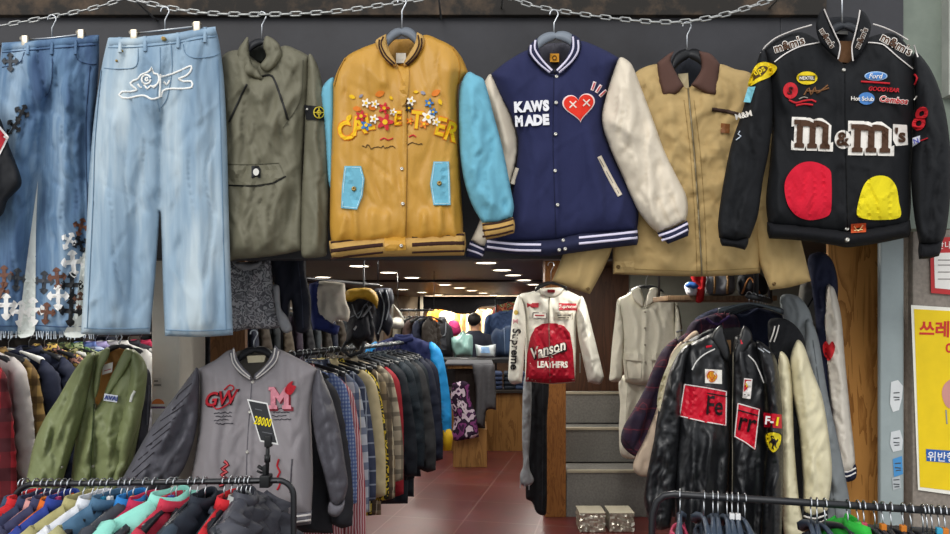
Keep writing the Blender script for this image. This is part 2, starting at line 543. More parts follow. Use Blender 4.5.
clip_hanger(52, 15, 38, 25, 81, 40, 34, 2.36, 'steel clip hanger holding the dark cross patch jeans')
clip_hanger(165, 7, 30, 134, 197, 34, 26, 2.30, 'steel clip hanger holding the pale jeans with the white emblem')
bar_hanger(262, 12, 247, 52, 279, 52, 42, 2.36, '#202226', 'black coat hanger inside the olive anorak')
bar_hanger(402, -2, 385, 47, 418, 44, 32, 2.31, '#6c737c', 'grey coat hanger in the neck of the mustard varsity jacket', 14)
bar_hanger(554, 10, 536, 48, 575, 45, 36, 2.36, '#7a828c', 'grey coat hanger in the neck of the navy varsity jacket', 14)
bar_hanger(687, 22, 672, 68, 706, 66, 54, 2.43, '#17181b', 'black coat hanger in the neck of the tan work jacket', 16)
bar_hanger(842, -14, 826, 40, 862, 40, 26, 2.31, '#2a2d33', 'dark coat hanger in the neck of the black racing jacket', 12)

# ================================================================== chains
def chain(label, pts, d, L=.042, W=.021, r=.003):
    p3 = [P(x, y, d) for x, y in catmull(pts, 3, False)]
    tot = sum((p3[i + 1] - p3[i]).length for i in range(len(p3) - 1))
    pitch = L - 2.3 * r; n = int(tot / pitch)
    t = MB()
    def along(s):
        for i in range(len(p3) - 1):
            l = (p3[i + 1] - p3[i]).length
            if s <= l: return p3[i].lerp(p3[i + 1], s / l), (p3[i + 1] - p3[i]).normalized()
            s -= l
        return p3[-1], (p3[-1] - p3[-2]).normalized()
    for k in range(n):
        c, tg = along((k + .5) * pitch)
        up = Vector((0, 1, 0)); w = tg.cross(up).normalized()
        s1 = up if k % 2 else w
        s1 = (s1 * math.cos(.5) + (w if k % 2 else up) * math.sin(.5))
        pts2 = []
        for j in range(14):
            a = 2 * math.pi * j / 14
            ex = (L / 2 - W / 2) * (1 if math.cos(a) > 0 else -1)
            pts2.append(c + tg * (ex + W / 2 * math.cos(a)) + s1 * (W / 2 * math.sin(a)))
        t.tube(pts2, r, 6, closed=True)
    o = t.build('hanging_chain', mat('chain_steel', '#a9aaa8', .38, 'flat', metal=.8))
    tag(o, label, 'chain', 'steel chains along the fascia')
    for e in (p3[0], p3[-1]):
        MB().tube([e + Vector((0, -.004, -.006)), e + Vector((0, -.008, .008)), e + Vector((0, .01, .016)), (e.x, 2.56, e.z + .016)], .004, 8).build('hook', mat('chain_steel', '#a9aaa8', .38, 'flat', metal=.8), o)
chain('steel chain rising from the dark cross patch jeans to its first hook', [(-30, 33), (0, 26), (45, 18), (90, 9), (128, -2)], 2.385)
chain('steel chain running above the pale jeans, olive anorak and mustard jacket', [(128, -2), (165, 7), (205, 13), (262, 14.5), (330, 12), (390, 4), (438, -4)], 2.345)
chain('steel chain running above the navy varsity and tan work jackets', [(503, -5), (530, 5), (560, 11), (610, 18), (655, 22), (690, 21), (730, 13), (786, -5)], 2.40)

# ================================================================== jeans
def cross(pan, x, y, s, m, par, a=0.0, t=.004, lab=None):
    o = []
    for k in range(4):
        b = k * math.pi / 2
        for (u, v) in ((.13, .16), (.17, .34), (.3, .36), (.2, .5), (0, .62), (-.2, .5), (-.3, .36), (-.17, .34), (-.13, .16)):
            L = 1.25 if k == 2 else 1.
            u2, v2 = u * s, -v * s * L
            o.append((u2 * math.cos(b) - v2 * math.sin(b), u2 * math.sin(b) + v2 * math.cos(b)))
    # walk clockwise the other way so that the outline stays simple
    o = []
    for k in range(4):
        b = k * math.pi / 2; L = 1.3 if k == 2 else 1.
        for (u, v) in ((-.09, .1), (-.09, .27), (-.21, .31), (-.13, .42), (0, .5), (.13, .42), (.21, .31), (.09, .27), (.09, .1)):
            u2, v2 = u * s, -v * s * L
            o.append((u2 * math.cos(b) - v2 * math.sin(b), u2 * math.sin(b) + v2 * math.cos(b)))
    return pan.decal('cross_patch', rot(o, x, y, a), m, par, t, False, 2.5, lab)

J1 = thing('jeans', 'mid-blue wide jeans with cross patches, white side inserts and frayed hems', 'jeans', P(50, 335, 2.37), 'jeans clipped to the chain')
dm1 = mat('denim_mid', '#62809f', .85, 'denim', dark='#425a7c', light='#94abc0')
j1 = Panel([(2,43),(2,43),(30,41),(62,38),(99,35),(99,35),(99,60),(97,90),(93,130),(95,200),(97,330),(97,330),(75,334),(50,334),(34,332),(18,334),(0,333),(-18,332),(-18,332),(-15,250),(-10,150),(-4,90),(0,60)], at(2.37), .05, 24, 3.6,
    folds=[(50,95,36,200,5,-.03),(36,190,26,334,7,-.03),(52,60,52,100,4,.008),(68,70,60,330,9,.018),(20,80,8,330,10,.018),(75,60,40,110,6,-.008),(84,70,84,330,5,-.014)], amp=.006, wl=20, seed=1).build('body', dm1, J1)
wm = C_('#d8dcd6', .85)
j1.decal('side_insert', [(38,180),(38,180),(36,230),(35,330),(33,335),(18,336),(22,300),(29,245)], wm, J1, .003, True, label='white wedge insert')
j1.decal('side_insert', [(84,250),(90,300),(86,334),(64,335),(74,315)], wm, J1, .003, True, label='white wedge insert')
dk = mat('denim_dark_trim', '#3d5578', .85, 'denim', dark='#304464', light='#58759a')
j1.stroke('waistband', [(2,47),(30,45),(62,42),(98,39)], 8.5, dm1, J1, .005)
j1.stroke('stitching', [[(52,52),(52,75),(49,92),(45,97)], [(2,52.5),(30,50),(62,47.5),(98,44.5)], [(24,52),(20,62),(8,66),(2,67)], [(74,48),(78,60),(90,64),(97,64)], [(90,66),(86,120),(87,200),(90,326)], [(36,325),(62,327),(90,326)], [(-14,325),(0,326),(17,326)]], .9, C_('#33486a', .8), J1, .003)
for bx in (28, 52, 76):
    j1.stroke('belt_loop', [(bx, 40), (bx - .5, 54)], 3.6, dm1, J1, .009)
for k in range(26):
    pass
fr = []
for k in range(44):
    x0 = -14 + k * 2.5 + random.uniform(-.6, .6)
    if 17 < x0 < 35: continue
    fr.append([(x0, 331), (x0 + random.uniform(-1.2, 1.2), 337 + random.uniform(0, 3))])
j1.stroke('frayed_hem', fr, .9, C_('#c9d3dc', .9), J1, .002, sm=False)
cw, cb, cg, cr = C_('#eceae6', .6, 'leather'), C_('#1c1d20', .5, 'leather'), C_('#3e4248', .5, 'leather'), C_('#6b4636', .55, 'leather')
for (x, y, s, m, a, lab) in [(10,61,17,cg,0,'dark cross patch'),(22,112,17,cb,.5,'black cross patch'),(14,126,17,cb,.7,'black cross patch'),(17,278,21,cg,.1,'dark grey cross patch'),(4,275,20,cr,0,'brown cross patch'),
    (6,305,24,cw,0,'white cross patch'),(2,290,16,cr,.4,'brown cross patch'),(44,281,21,cg,.05,'dark grey cross patch'),(57,277,20,cr,-.1,'brown cross patch'),(58,296,23,cw,0,'white cross patch'),(46,312,20,cr,.1,'brown cross patch'),(73,262,25,cw,-.1,'white cross patch'),
    (72,285,25,cb,0,'black cross patch'),(71,311,25,cb,.05,'black cross patch'),(21,312,24,cw,.1,'white cross patch'),(33,310,26,cw,0,'white cross patch'),(81,226,17,cr,.3,'brown cross patch'),(80,243,16,cb,-.4,'black cross patch'),(69,240,17,cw,.5,'white cross patch'),(80,300,17,cr,.1,'brown cross patch')]:
    cross(j1, x, y, s, m, J1, a, .003 + random.uniform(0, .003), lab)

J2 = thing('jeans', 'pale washed straight jeans with a white outlined running dog emblem', 'jeans', P(157, 336, 2.30), 'jeans clipped to the chain')
dm2 = mat('denim_pale', '#98afc1', .85, 'denim', dark='#7f99b0', light='#bccbd3')
j2 = Panel([(108,38),(108,38),(137,37.5),(176,33),(200,28.5),(215,27),(215,27),(219,41),(224,80),(227,140),(229,220),(231,280),(233,335),(233,335),(200,337),(165,336),(165,336),(163,290),(161.5,240),(160,212),(158,240),(154.5,285),(150,334),(150,334),(115,335),(81,334),(81,334),(84,280),(87,220),(89,179),(94,119),(102,65)], at(2.30), .05, 30, 3.6,
    folds=[(160,110,160,225,5,-.02),(161,60,160,115,4,.008),(115,90,112,330,13,.015),(140,150,128,330,7,-.014),(196,80,200,330,12,.014),(180,170,182,330,6,-.012),(213,90,217,330,5,-.008),(100,160,96,330,5,-.01),(135,60,150,110,6,.008)], amp=.005, wl=24, seed=2).build('body', dm2, J2)
j2.stroke('waistband', [(109,42),(137,41.5),(176,37.5),(200,33),(216,31)], 9, dm2, J2, .005)
for bx, by in ((120, 42), (145, 41), (178, 37.5), (205, 32)):
    j2.stroke('belt_loop', [(bx, by - 5), (bx, by + 10)], 4.2, dm2, J2, .009)
sd = C_('#6f8aa2', .8)
j2.stroke('stitching', [[(108,47.5),(137,47),(176,43),(200,38.5),(217,36.5)], [(104,68),(120,69),(136,66),(138,48)], [(183,44),(186,54),(196,58),(214,56),(220,53)], [(160,47),(160,70),(157,95),(160,112)], [(171,45),(172,70),(167,98),(161,108)], [(218,60),(221,140),(223,220),(226,330)], [(101,70),(95,140),(93,200),(87,328)], [(84,328),(115,329),(150,328)], [(166,330),(200,331),(232,329)]], 1.0, sd, J2, .0025)
Dg = lambda L: [(80 + x / 3.3375, 20 + y / 3.3375) for x, y in L]
wp = C_('#f2f2ee', .6)
j2.stroke('dog_emblem', [Dg([(268,257),(240,264),(215,252),(190,254),(165,260),(140,259),(130,249),(140,239),(165,239),(190,233),(177,223),(168,210),(178,202),(193,197),(203,183),(225,174),(234,168),(239,158),(246,178),(258,180),(264,195),(258,214),(242,222)]),
    Dg(ring(221,198,15)) , Dg(ring(223,198,5,None,8)), Dg([(262,191),(300,182),(340,166),(371,153),(368,172),(352,187),(328,196)]),
    Dg([(328,196),(346,205),(371,204),(373,224),(340,229),(300,229),(277,236),(271,257)]), Dg([(192,213),(203,226),(214,217),(224,230),(236,219),(246,226),(256,216)]), Dg([(279,206),(289,216),(299,201)]), Dg([(268,180),(268,215),(266,257)])], 2.3, wp, J2, .003)
BR = mat('brass', '#a58a55', .35, 'flat', metal=.9); ST = mat('snap_steel', '#c9c6bd', .3, 'flat', metal=.9)
j2.button('waist_button', 165, 40, .0075, BR, J2, .016)
for (x, y) in ((117, 61), (122, 51)): j2.button('rivet', x, y, .004, BR, J2)

SL = thing('dark_jacket', 'black jacket sleeve with a red diamond patch at the photo edge beside jeans', 'jacket', P(-8, 218, 2.26), None)
slp = Panel([(-40,85),(-16,95),(0,118),(10,148),(20,174),(21,186),(8,200),(2,215),(-14,222),(-40,222)], at(2.25), .04, 18, 4, amp=.004, seed=4).build('sleeve', C_('#15171c', .7), SL)
slp.decal('diamond_patch', [(-9,140),(0,126),(9,137),(0,155)], C_('#e8e4e0', .7), SL, .004, label='white patch border')
slp.decal('patch_centre', [(-7,140),(0,129.5),(6.5,137.5),(0,150.5)], C_('#b01f2c', .7), SL, .006, label='red patch centre')

# ================================================================== olive anorak
OA = thing('anorak', 'olive nylon anorak with slanted zips and a black compass armband', 'jacket', P(268, 257, 2.36), 'jackets hung from the chain')
ol = mat('olive_nylon', '#6f6c5a', .62, 'nylon', var=.07)
oa = Panel([(222,58),(240,50),(258,62),(264,64),(282,46),(298,50),(309,56),(309,56),(309,90),(305,130),(303,170),(303,210),(303,250),(303,250),(285,254),(265,257),(240,259),(222,259),(220,160)], at(2.37), .055, 26, 3.6,
    folds=[(300,90,262,130,8,.012),(240,80,262,100,7,.012),(275,120,262,160,6,.01),(285,175,262,250,8,.016),(298,190,280,255,6,-.012),(250,190,245,255,9,.01),(262,66,262,80,10,-.02)], amp=.006, wl=24, seed=5).build('body', ol, OA)
oal = Panel([(309,54),(317,64),(322,82),(326,105),(329,142),(329,212),(327,250),(326,256),(304,258),(301,250),(301,215),(302,185),(304,150),(305,115),(307,80)], at(2.35), .04, 14, 3.4,
    folds=[(314,80,318,240,3,.008),(306,150,322,200,5,-.006),(322,160,312,250,4,.006)], amp=.004, wl=16, seed=6).build('sleeve', ol, OA)
cl1 = Panel([(248,37),(243,42),(238,50),(237,66),(242,74),(254,78),(263,80),(258,70),(252,64),(249,52)], at(2.335), .02, 9, 3, amp=.004, wl=10, seed=7).build('collar', ol, OA)
cl2 = Panel([(266,36),(275,40),(280,46),(282,57),(275,67),(266,72),(260,66),(266,56),(263,46)], at(2.335), .02, 9, 3, amp=.004, wl=10, seed=8).build('collar', ol, OA)
Panel([(246,48),(266,46),(264,62),(250,62)], at(2.395), .006, 5, 3).build('lining', C_('#33352f', .8), OA)
zk = mat('zip_black', '#1d1d1c', .5, 'flat')
oa.stroke('zip', [(247,84),(240,98),(229,122)], 2.4, zk, OA, .004)
oa.stroke('zip', [(262,76),(272,76),(281,98),(288,120)], 2.4, zk, OA, .004)
oa.stroke('seam', [[(222,164),(250,164.5),(279,163)], [(303,60),(300,100),(283,128)]], 1.0, C_('#565445', .7), OA, .002)
oa.decal('pocket_flap', [(222,165),(250,165.5),(279,164),(284,176),(272,182.5),(255,185),(222,184.5)], ol, OA, .007, False)
oa.stroke('pocket_edge', [(222,185),(255,186),(273,183),(286,176)], 1.4, zk, OA, .003)
oa.decal('badge', [(251.5,166),(260.5,166),(260.5,178),(251.5,178)], C_('#26272b', .6), OA, .010, label='dark woven badge')
oa.decal('badge_disc', ring(256, 172, 3, 3.6, 14), C_('#d8d6cf', .6), OA, .018, flat=True, label='pale disc on the badge')
oal.decal('armband', [(304,105),(329,107),(330.5,121),(306,119.5)], C_('#141519', .7), OA, .006, label='black armband')
ye = C_('#d5c13a', .6)
oal.stroke('compass_emblem', [ring(319, 112.5, 5.2, 5.6, 20) + [(324.2, 112.5)], [(319,107.5),(319,117.5)], [(314,112.5),(324,112.5)], ring(319,112.5,2,2.2,10) + [(321,112.5)]], 1.3, ye, OA, .009, st=1.5, label='yellow compass emblem')
oal.button('armband_button', 308, 110, .004, ST, OA, .012)

# ================================================================== mustard varsity
MV = thing('varsity_jacket', 'mustard satin varsity jacket with sky blue sleeves and pocket flaps', 'jacket', P(397, 257, 2.31), 'jackets hung from the chain')
mu = mat('mustard_satin', '#c08f35', .45, 'nylon', var=.08, spec=.4); mul = mat('mustard_rib', '#c8a05c', .8, 'rib')
cy = mat('sky_wool', '#6fb0c6', .9, 'wool'); bn = C_('#3a2018', .8, 'rib')
mv = Panel([(383,38),(378,42),(362,48),(346,57),(337,72),(333,84),(333,84),(333,110),(331,160),(330,205),(330,230),(332,246),(332,246),(360,248),(395,247),(430,245),(463,244),(463,244),(463,225),(461,190),(459,150),(458,110),(459,86),(468,72),(468,72),(462,58),(453,47),(440,40),(424,35),(416,48),(405,64),(401,66),(394,62),(386,48)], at(2.31), .06, 28, 3.6,
    folds=[(404,72,404,245,3,.008),(350,60,345,120,8,-.008),(345,215,340,240,4,.012),(355,205,357,240,4,.012),(372,210,371,240,5,.012),(388,212,387,240,4,.01),(425,210,423,240,4,.012),(440,205,441,240,4,.012),(452,200,455,240,4,.012),(450,60,450,130,7,.01),(360,60,385,85,8,.008)], amp=.004, wl=28, seed=10).build('body', mu, MV)
hb = Panel([(329,241),(329,241),(357,238),(385,235),(410,235.5),(440,233),(465,232.5),(465,232.5),(466,244),(464,255.5),(464,255.5),(430,256),(395,256.5),(360,257.5),(332,258),(332,258),(330,250)], at(2.295), .055, 16, 3.2, amp=.001, seed=11).build('hem_band', mul, MV)
for off, w in ((2.0, 2.4), (10.5, 4.6), (18.5, 2.4)):
    hb.stroke('rib_stripe', [[(330.5,240.5+off),(357,237.5+off*.96),(383,234.8+off*.95)], [(412,235+off*.95),(440,233+off),(464.5,232.5+off)]], w, bn, MV, .0022, label='dark brown rib stripe')
hb.decal('placket_tab', [(384,234.5),(405,234.5),(406,250),(385,251)], mu, MV, .006)
sv = Panel([(468,72),(476,75),(484,80),(494,116),(503,150),(511,190),(514,207),(512,218),(512,218),(498,223),(483,224),(483,224),(472,205),(464,180),(460,150),(459,105),(461,84)], at(2.285), .055, 22, 3.6,
    folds=[(470,90,478,200,6,.012),(490,130,500,210,5,-.01),(480,190,500,215,5,.01),(486,205,487,222,3,-.008),(496,205,497,222,3,-.008),(505,200,506,220,3,-.008)], amp=.005, wl=20, seed=12).build('sleeve', cy, MV, 'sky blue sleeve')
cf = Panel([(482,223),(482,223),(498,221),(513,217),(513,217),(515,225),(514,233),(514,233),(500,237),(486,239.5),(486,239.5),(483,231)], at(2.275), .03, 9, 2.6, amp=.0008, seed=13).build('cuff', mul, MV)
for off in (2.2, 8., 14.):
    cf.stroke('rib_stripe', [(482.5,222.7+off),(498,220.5+off),(513.5,216.5+off)], 2.2, bn, MV, .002, label='dark brown rib stripe')
Panel([(334,78),(326,82),(321,92),(322,110),(325,140),(328,180),(332,190),(334,150),(335,110)], at(2.335), .03, 7, 3, seed=14, amp=.002).build('sleeve', cy, MV, 'sky blue sleeve')
mv.stroke('shoulder_seam', [[(345,58),(338,72),(334,86)], [(453,47),(460,62),(459,84)]], 1.2, C_('#a77a2b', .6), MV, .003)
colL = Panel([(386,34),(386,34),(376,40),(376,46),(381,57),(388,64),(396,67),(396,62),(390,52),(387,43)], at(2.275), .016, 6, 2.6, amp=.0006, seed=15).build('collar', mul, MV)
colR = Panel([(417,32),(417,32),(424,37),(424,46),(418,56),(411,63),(404,67),(404,62),(410,52),(415,43)], at(2.275), .016, 6, 2.6, amp=.0006, seed=16).build('collar', mul, MV)
colL.stroke('rib_stripe', [[(383.5,36.5),(381,44),(386,55),(395,64)], [(379.5,39.5),(379,46),(384,57),(393,65.5)]], 1.9, bn, MV, .002, label='dark brown rib stripe')
colR.stroke('rib_stripe', [[(418,35),(419,44),(414,55),(405.5,64)], [(421.5,38),(421.5,46),(416,57),(407,65.5)]], 1.9, bn, MV, .002, label='dark brown rib stripe')
lnp = Panel([(386,42),(417,40),(414,55),(402,68),(392,58)], at(2.37), .004, 5, 3, seed=17).build('lining', C_('#a97c30', .6, 'nylon'), MV)
lnp.decal('neck_label', [(396,53),(406,53),(406,63),(396,63)], C_('#e9e4d6', .7), MV, .03, label='white neck label')
mv.stroke('placket_edge', [(404,70),(407,100),(407,160),(406,236)], 1.2, C_('#8f6722', .6), MV, .003)
mv.decal('placket_flap', [(398,66),(407,64),(409,74),(407,98),(402,106),(399,90),(402,78)], mu, MV, .008, True)
pfL = [(344.5,166),(361,166),(364.5,179),(362.5,196),(357,209.5),(341,208),(342,186)]
pfR = [(433.5,161.5),(449,161.5),(450,182),(450.5,205),(433.5,205),(430,184)]
for pf, bx, by in ((pfL, 354.5, 189.5), (pfR, 439.5, 184)):
    o = mv.decal('pocket_flap', pf, cy, MV, .010, label='sky blue pocket flap')
    ctr = (sum(p[0] for p in pf) / len(pf), sum(p[1] for p in pf) / len(pf))
    mv.stroke('flap_stitching', [[(ctr[0] + (x - ctr[0]) * .87, ctr[1] + (y - ctr[1]) * .93) for x, y in pf + pf[:1]]], .8, C_('#cfe9f0', .7), MV, .011, sm=False)
    mv.button('snap', bx, by, .0085, BR, MV, .018)
for x, y in ((402, 169), (403, 204)): mv.button('snap', x, y, .0065, ST, MV, .007)
for x, y in ((401.5, 236), (401.5, 246)): hb.button('snap', x, y, .0065, ST, MV, .012)
yel, ora, red_, blu, wht = C_('#e8b90c', .6), C_('#dd7a1e', .6), C_('#c72a30', .6), C_('#3a78b8', .6), C_('#efe9dc', .6)
arc = lambda xs: [130.5 - 13.5 * (1 - ((x - 398) / 54) ** 2) for x in xs]
for ch, x, s in (('C', 345, 26), ('A', 358, 25), ('L', 370, 22), ('E', 398, 19), ('T', 417, 24), ('E', 441, 25), ('R', 452.5, 26)):
    y = arc([x])[0] + 1; a = (x - 398) / 54 * .32
    mv.text('lettering', ch, x, y, s, ora, MV, .0035, a, .06, xs=.8, label='orange lettering outline')
    mv.text('lettering', ch, x, y, s, yel, MV, .0055, a, .028, xs=.8, label='yellow chest lettering')
# plain embroidered leaves and blossoms around the lettering
def sprig(pan, par, x, y, r, m, nm='embroidered_leaf', a=0):
    pan.decal(nm, rot([(u * r, v * r) for u, v in ((-1, 0), (-.45, -.55), (.3, -.6), (1, -.1), (.35, .45), (-.4, .5))], x, y, a), m, par, .0045, True, 2.)
for x, y, r, m, a in ((352,97,3.5,yel,.5),(361,96,2.6,C_('#8d8a96',.6),-.6),(380,94,5,ora,-.3),(391,98,2.6,yel,.9),(416,92,2.6,yel,.1),(423,93,3,C_('#8d8a96',.6),.5),(436,93,5,ora,-.5),(440,102,3.4,yel,1.2),(349,118,4,yel,-.9),(372,108,4,ora,.4),(357,109,4.4,ora,.2)):
    sprig(mv, MV, x, y, r, m, a=a)
def blossom(pan, par, x, y, r, m, mc, nm='embroidered_flower'):
    o = []
    for k in range(30):
        a = 2 * math.pi * k / 30; q = r * (.72 + .28 * math.cos(5 * a)); o.append((x + q * math.cos(a), y + q * math.sin(a)))
    pan.decal(nm, o, m, par, .007, False, 2.)
    pan.decal('flower_centre', ring(x, y, r * .3, None, 9), mc, par, .009, False, 2.)
for x, y, r, m in ((385,122,9,red_),(384,108,6,red_),(375,104,4.5,wht),(366,103,5,wht),(361,116,6,red_),(366,125,6,blu),(374,119,5,wht),(393,112,4,wht),(411,101,5,wht),(409,108,4.5,C_('#28262a',.6)),(429,103,5,blu),(428,117,7,wht),(433,112,4.5,blu),(424,124,5,ora),(436,122,4.5,wht),(410,121,4,ora)):
    blossom(mv, MV, x, y, r, m, yel if m is not yel else ora)
sc = []
random.seed(3)
for x0, x1, y in ((362, 396, 147), (406, 425, 144)):
    L = []; x = x0
    while x < x1:
        L.append((x, y + random.uniform(-2.4, 2.2) - (x - 362) * .02)); x += random.uniform(1.2, 2.4)
    sc.append(L)
mv.stroke('script_embroidery', sc, .8, C_('#3a2616', .7), MV, .003, st=1.5, label='thin dark script line')
sc = [[(380, 140), (384, 138), (388, 140), (393, 138)], [(409, 137), (413, 135), (416, 137)]]
mv.stroke('script_embroidery', sc, 1.6, red_, MV, .003, st=1.5, label='small red script')

# ================================================================== navy varsity
NV = thing('varsity_jacket', 'navy wool varsity jacket with cream sleeves and a red heart emblem', 'jacket', P(558, 256, 2.36), 'jackets hung from the chain')
na = mat('navy_wool', '#262a4e', .92, 'wool', var=.1); crm = mat('cream_leather', '#d9cdb9', .48, 'leather', var=.05)
nr = mat('navy_rib', '#262946', .85, 'rib'); lil = C_('#dcd6ea', .8)
nv = Panel([(528,50),(506,62),(491,74),(491,74),(500,95),(512,118),(518,142),(514,180),(505,215),(490,243),(490,243),(520,243),(556,241),(580,237),(610,234),(637,232),(637,232),(638,208),(625,180),(610,147),(603,120),(609,85),(619,58),(619,58),(605,50),(581,41),(573,52),(563,70),(555,74),(546,70),(536,58)], at(2.37), .06, 28, 3.6,
    folds=[(556,74,557,240,3,.006),(540,150,520,230,10,.01),(590,130,605,230,9,.01),(515,150,505,220,6,-.012),(625,190,615,230,6,.01)], amp=.003, wl=34, seed=20).build('body', na, NV)
nhb = Panel([(488,238),(488,238),(520,240.5),(556,238.5),(580,233),(610,231),(637.5,228.5),(637.5,228.5),(638.5,238),(637,245),(637,245),(610,248),(580,252),(545,256.5),(510,254),(484,251),(484,251),(485,245)], at(2.355), .055, 14, 3.2, amp=.0008, seed=21).build('hem_band', nr, NV)
for off in (3.2, 9.2):
    nhb.stroke('rib_stripe', [[(487,238.5+off*.9),(515,241+off),(541,241.5+off)], [(579,234.5+off),(610,231.5+off),(637.5,228.5+off)]], 2.7, lil, NV, .0022, label='white rib stripe')
nsr = Panel([(619,58),(624,58),(632,65),(642,90),(655,125),(664,150),(676,175),(686,195),(688,210),(686,221),(686,221),(672,228),(658,233),(658,233),(648,224),(636,207),(622,175),(609,145),(602,119),(608,90)], at(2.335), .06, 22, 3.6,
    folds=[(618,80,640,180,8,.014),(640,110,665,200,7,-.01),(655,195,668,226,3,-.01),(668,190,678,222,3,-.01),(645,190,660,228,4,.01),(610,120,640,140,6,.01)], amp=.005, wl=24, seed=22).build('sleeve', crm, NV, 'cream leather sleeve')
ncf = Panel([(657,233),(657,233),(672,228),(687,220.5),(687,220.5),(689,229),(688,236),(688,236),(678,240),(668,244),(668,244),(663,239)], at(2.325), .028, 8, 2.6, amp=.0008, seed=23).build('cuff', nr, NV)
for off in (3., 9.):
    ncf.stroke('rib_stripe', [(657.5+off*.45,233.5+off*.75),(672.5,228+off),(688,220.5+off)], 2.5, lil, NV, .002, label='white rib stripe')
nsl = Panel([(491,74),(486,79),(483,88),(487,110),(494,132),(497,160),(490,195),(478,225),(471,240),(471,240),(478,245),(486,247),(486,247),(496,230),(508,195),(516,165),(518,140),(510,112),(499,86)], at(2.385), .035, 12, 3.4, folds=[(492,90,508,150,5,.01)], amp=.003, wl=20, seed=24).build('sleeve', crm, NV, 'cream leather sleeve')
ncl = Panel([(471,240),(471,240),(478,244),(487,247),(487,247),(484,254),(480,259.5),(480,259.5),(473,258),(466,257),(466,257),(467,248)], at(2.385), .022, 7, 2.6, amp=.0008, seed=25).build('cuff', nr, NV)
for off in (3.5, 9.5): ncl.stroke('rib_stripe', [(471-off*.4,240+off),(478,243.5+off),(486-off*.3,247+off*.9)], 2.3, lil, NV, .002, label='white rib stripe')
nclL = Panel([(537,38),(537,38),(529,46),(528,54),(535,63),(545,71),(553,74),(553,69),(545,62),(539,50)], at(2.335), .016, 6, 2.6, amp=.0006, seed=26).build('collar', nr, NV)
nclR = Panel([(572,34),(572,34),(580,39),(581,50),(574,61),(565,69),(556,74),(556,69),(564,61),(570,49)], at(2.335), .016, 6, 2.6, amp=.0006, seed=27).build('collar', nr, NV)
nclL.stroke('rib_stripe', [[(535.5,40),(535,49),(542,60),(552,70.5)], [(531,45),(531,53),(539,63.5),(550,72.5)]], 2.2, lil, NV, .002, label='white rib stripe')
nclR.stroke('rib_stripe', [[(573,36.5),(573,49),(567,60),(557,70.5)], [(578,40),(578,51),(571,62),(559,72.5)]], 2.2, lil, NV, .002, label='white rib stripe')
lnp = Panel([(538,46),(572,44),(569,60),(555,75),(543,62)], at(2.42), .004, 5, 3, seed=28).build('lining', C_('#46454f', .6, 'nylon'), NV)
lnp.decal('neck_label', [(550,53.5),(559,53.5),(559,62),(550,62)], C_('#dc9a2b', .7), NV, .03, label='orange neck label')
lnp.stroke('label_mark', [ring(554.5, 57.6, 2, 2.1, 12) + [(556.5, 57.6)]], .9, C_('#4a2b10', .7), NV, .034, st=1.2)
nv.stroke('placket_edge', [(554,76),(553,140),(556,238)], 1.0, C_('#191c38', .9), NV, .002)
for x, y in ((556.5, 77), (556, 103), (555.5, 134.5), (555, 171), (557.5, 205)): nv.button('snap', x, y, .0065, ST, NV, .007)
for x, y in ((563, 240.5), (565, 249), (559, 250)): nhb.button('snap', x, y, .0065, ST, NV, .008)
puf = C_('#e9e8ec', .8, 'wool')
for ch, x, y in (('K',519,107),('A',527.5,106.5),('W',537,106),('S',546,105.5),('M',519,121),('A',529.5,120.5),('D',538,120),('E',546,119.5)):
    nv.text('lettering', ch, x, y, 13.5, puf, NV, .006, -.05, .07, xs=.74 if ch in 'MW' else .88, label='white padded lettering')
heart = lambda s, cx=579., cy=106.5: [(cx + s * (16 * math.sin(t) ** 3) / 16, cy - s * (13 * math.cos(t) - 5 * math.cos(2 * t) - 2 * math.cos(3 * t) - math.cos(4 * t)) / 16.5) for t in [2 * math.pi * k / 44 for k in range(44)]]
nv.decal('heart_emblem', rot([(x - 579, y - 106.5) for x, y in heart(16.4)], 579, 106, -.1), C_('#f0dcd8', .7), NV, .004, False, 2.5, label='white heart border')
nv.decal('heart_emblem', rot([(x - 579, y - 106.5) for x, y in heart(14.9)], 579, 106, -.1), C_('#e0321f', .8, 'wool'), NV, .007, False, 2.5, label='red felt heart')
for x, y in ((573, 104.5), (586.5, 102.8)):
    nv.stroke('heart_cross', [[(x - 3.3, y - 3.3), (x + 3.3, y + 3.3)], [(x - 3.3, y + 3.3), (x + 3.3, y - 3.3)]], 2.1, C_('#f3ded2', .7), NV, .009, sm=False, st=2)
for x, y, a in ((593.5,86,-1.25),(598.7,88.8,-1.0),(603,93.3,-.75)):
    c, s = math.cos(a), math.sin(a)
    nv.stroke('heart_ray', [(x - c * 4.6, y - s * 4.6), (x + c * 4.6, y + s * 4.6)], 3.7, C_('#ecd5d4', .7), NV, .003, sm=False, st=2)
    nv.stroke('heart_ray', [(x - c * 3.4, y - s * 3.4), (x + c * 3.4, y + s * 3.4)], 1.8, C_('#c32a38', .7), NV, .005, sm=False, st=2, label='red ray')
nv.stroke('pocket_welt', [(599,156.5),(609,176),(620,195.5)], 5.6, crm, NV, .006, label='cream pocket welt')
nv.stroke('pocket_slit', [(599.5,158.5),(609,176),(619,193.5)], 1.1, C_('#6e675e', .7), NV, .0075)
nv.stroke('pocket_welt', [(517.5,168),(512.5,184)], 4.6, crm, NV, .006, label='cream pocket welt')

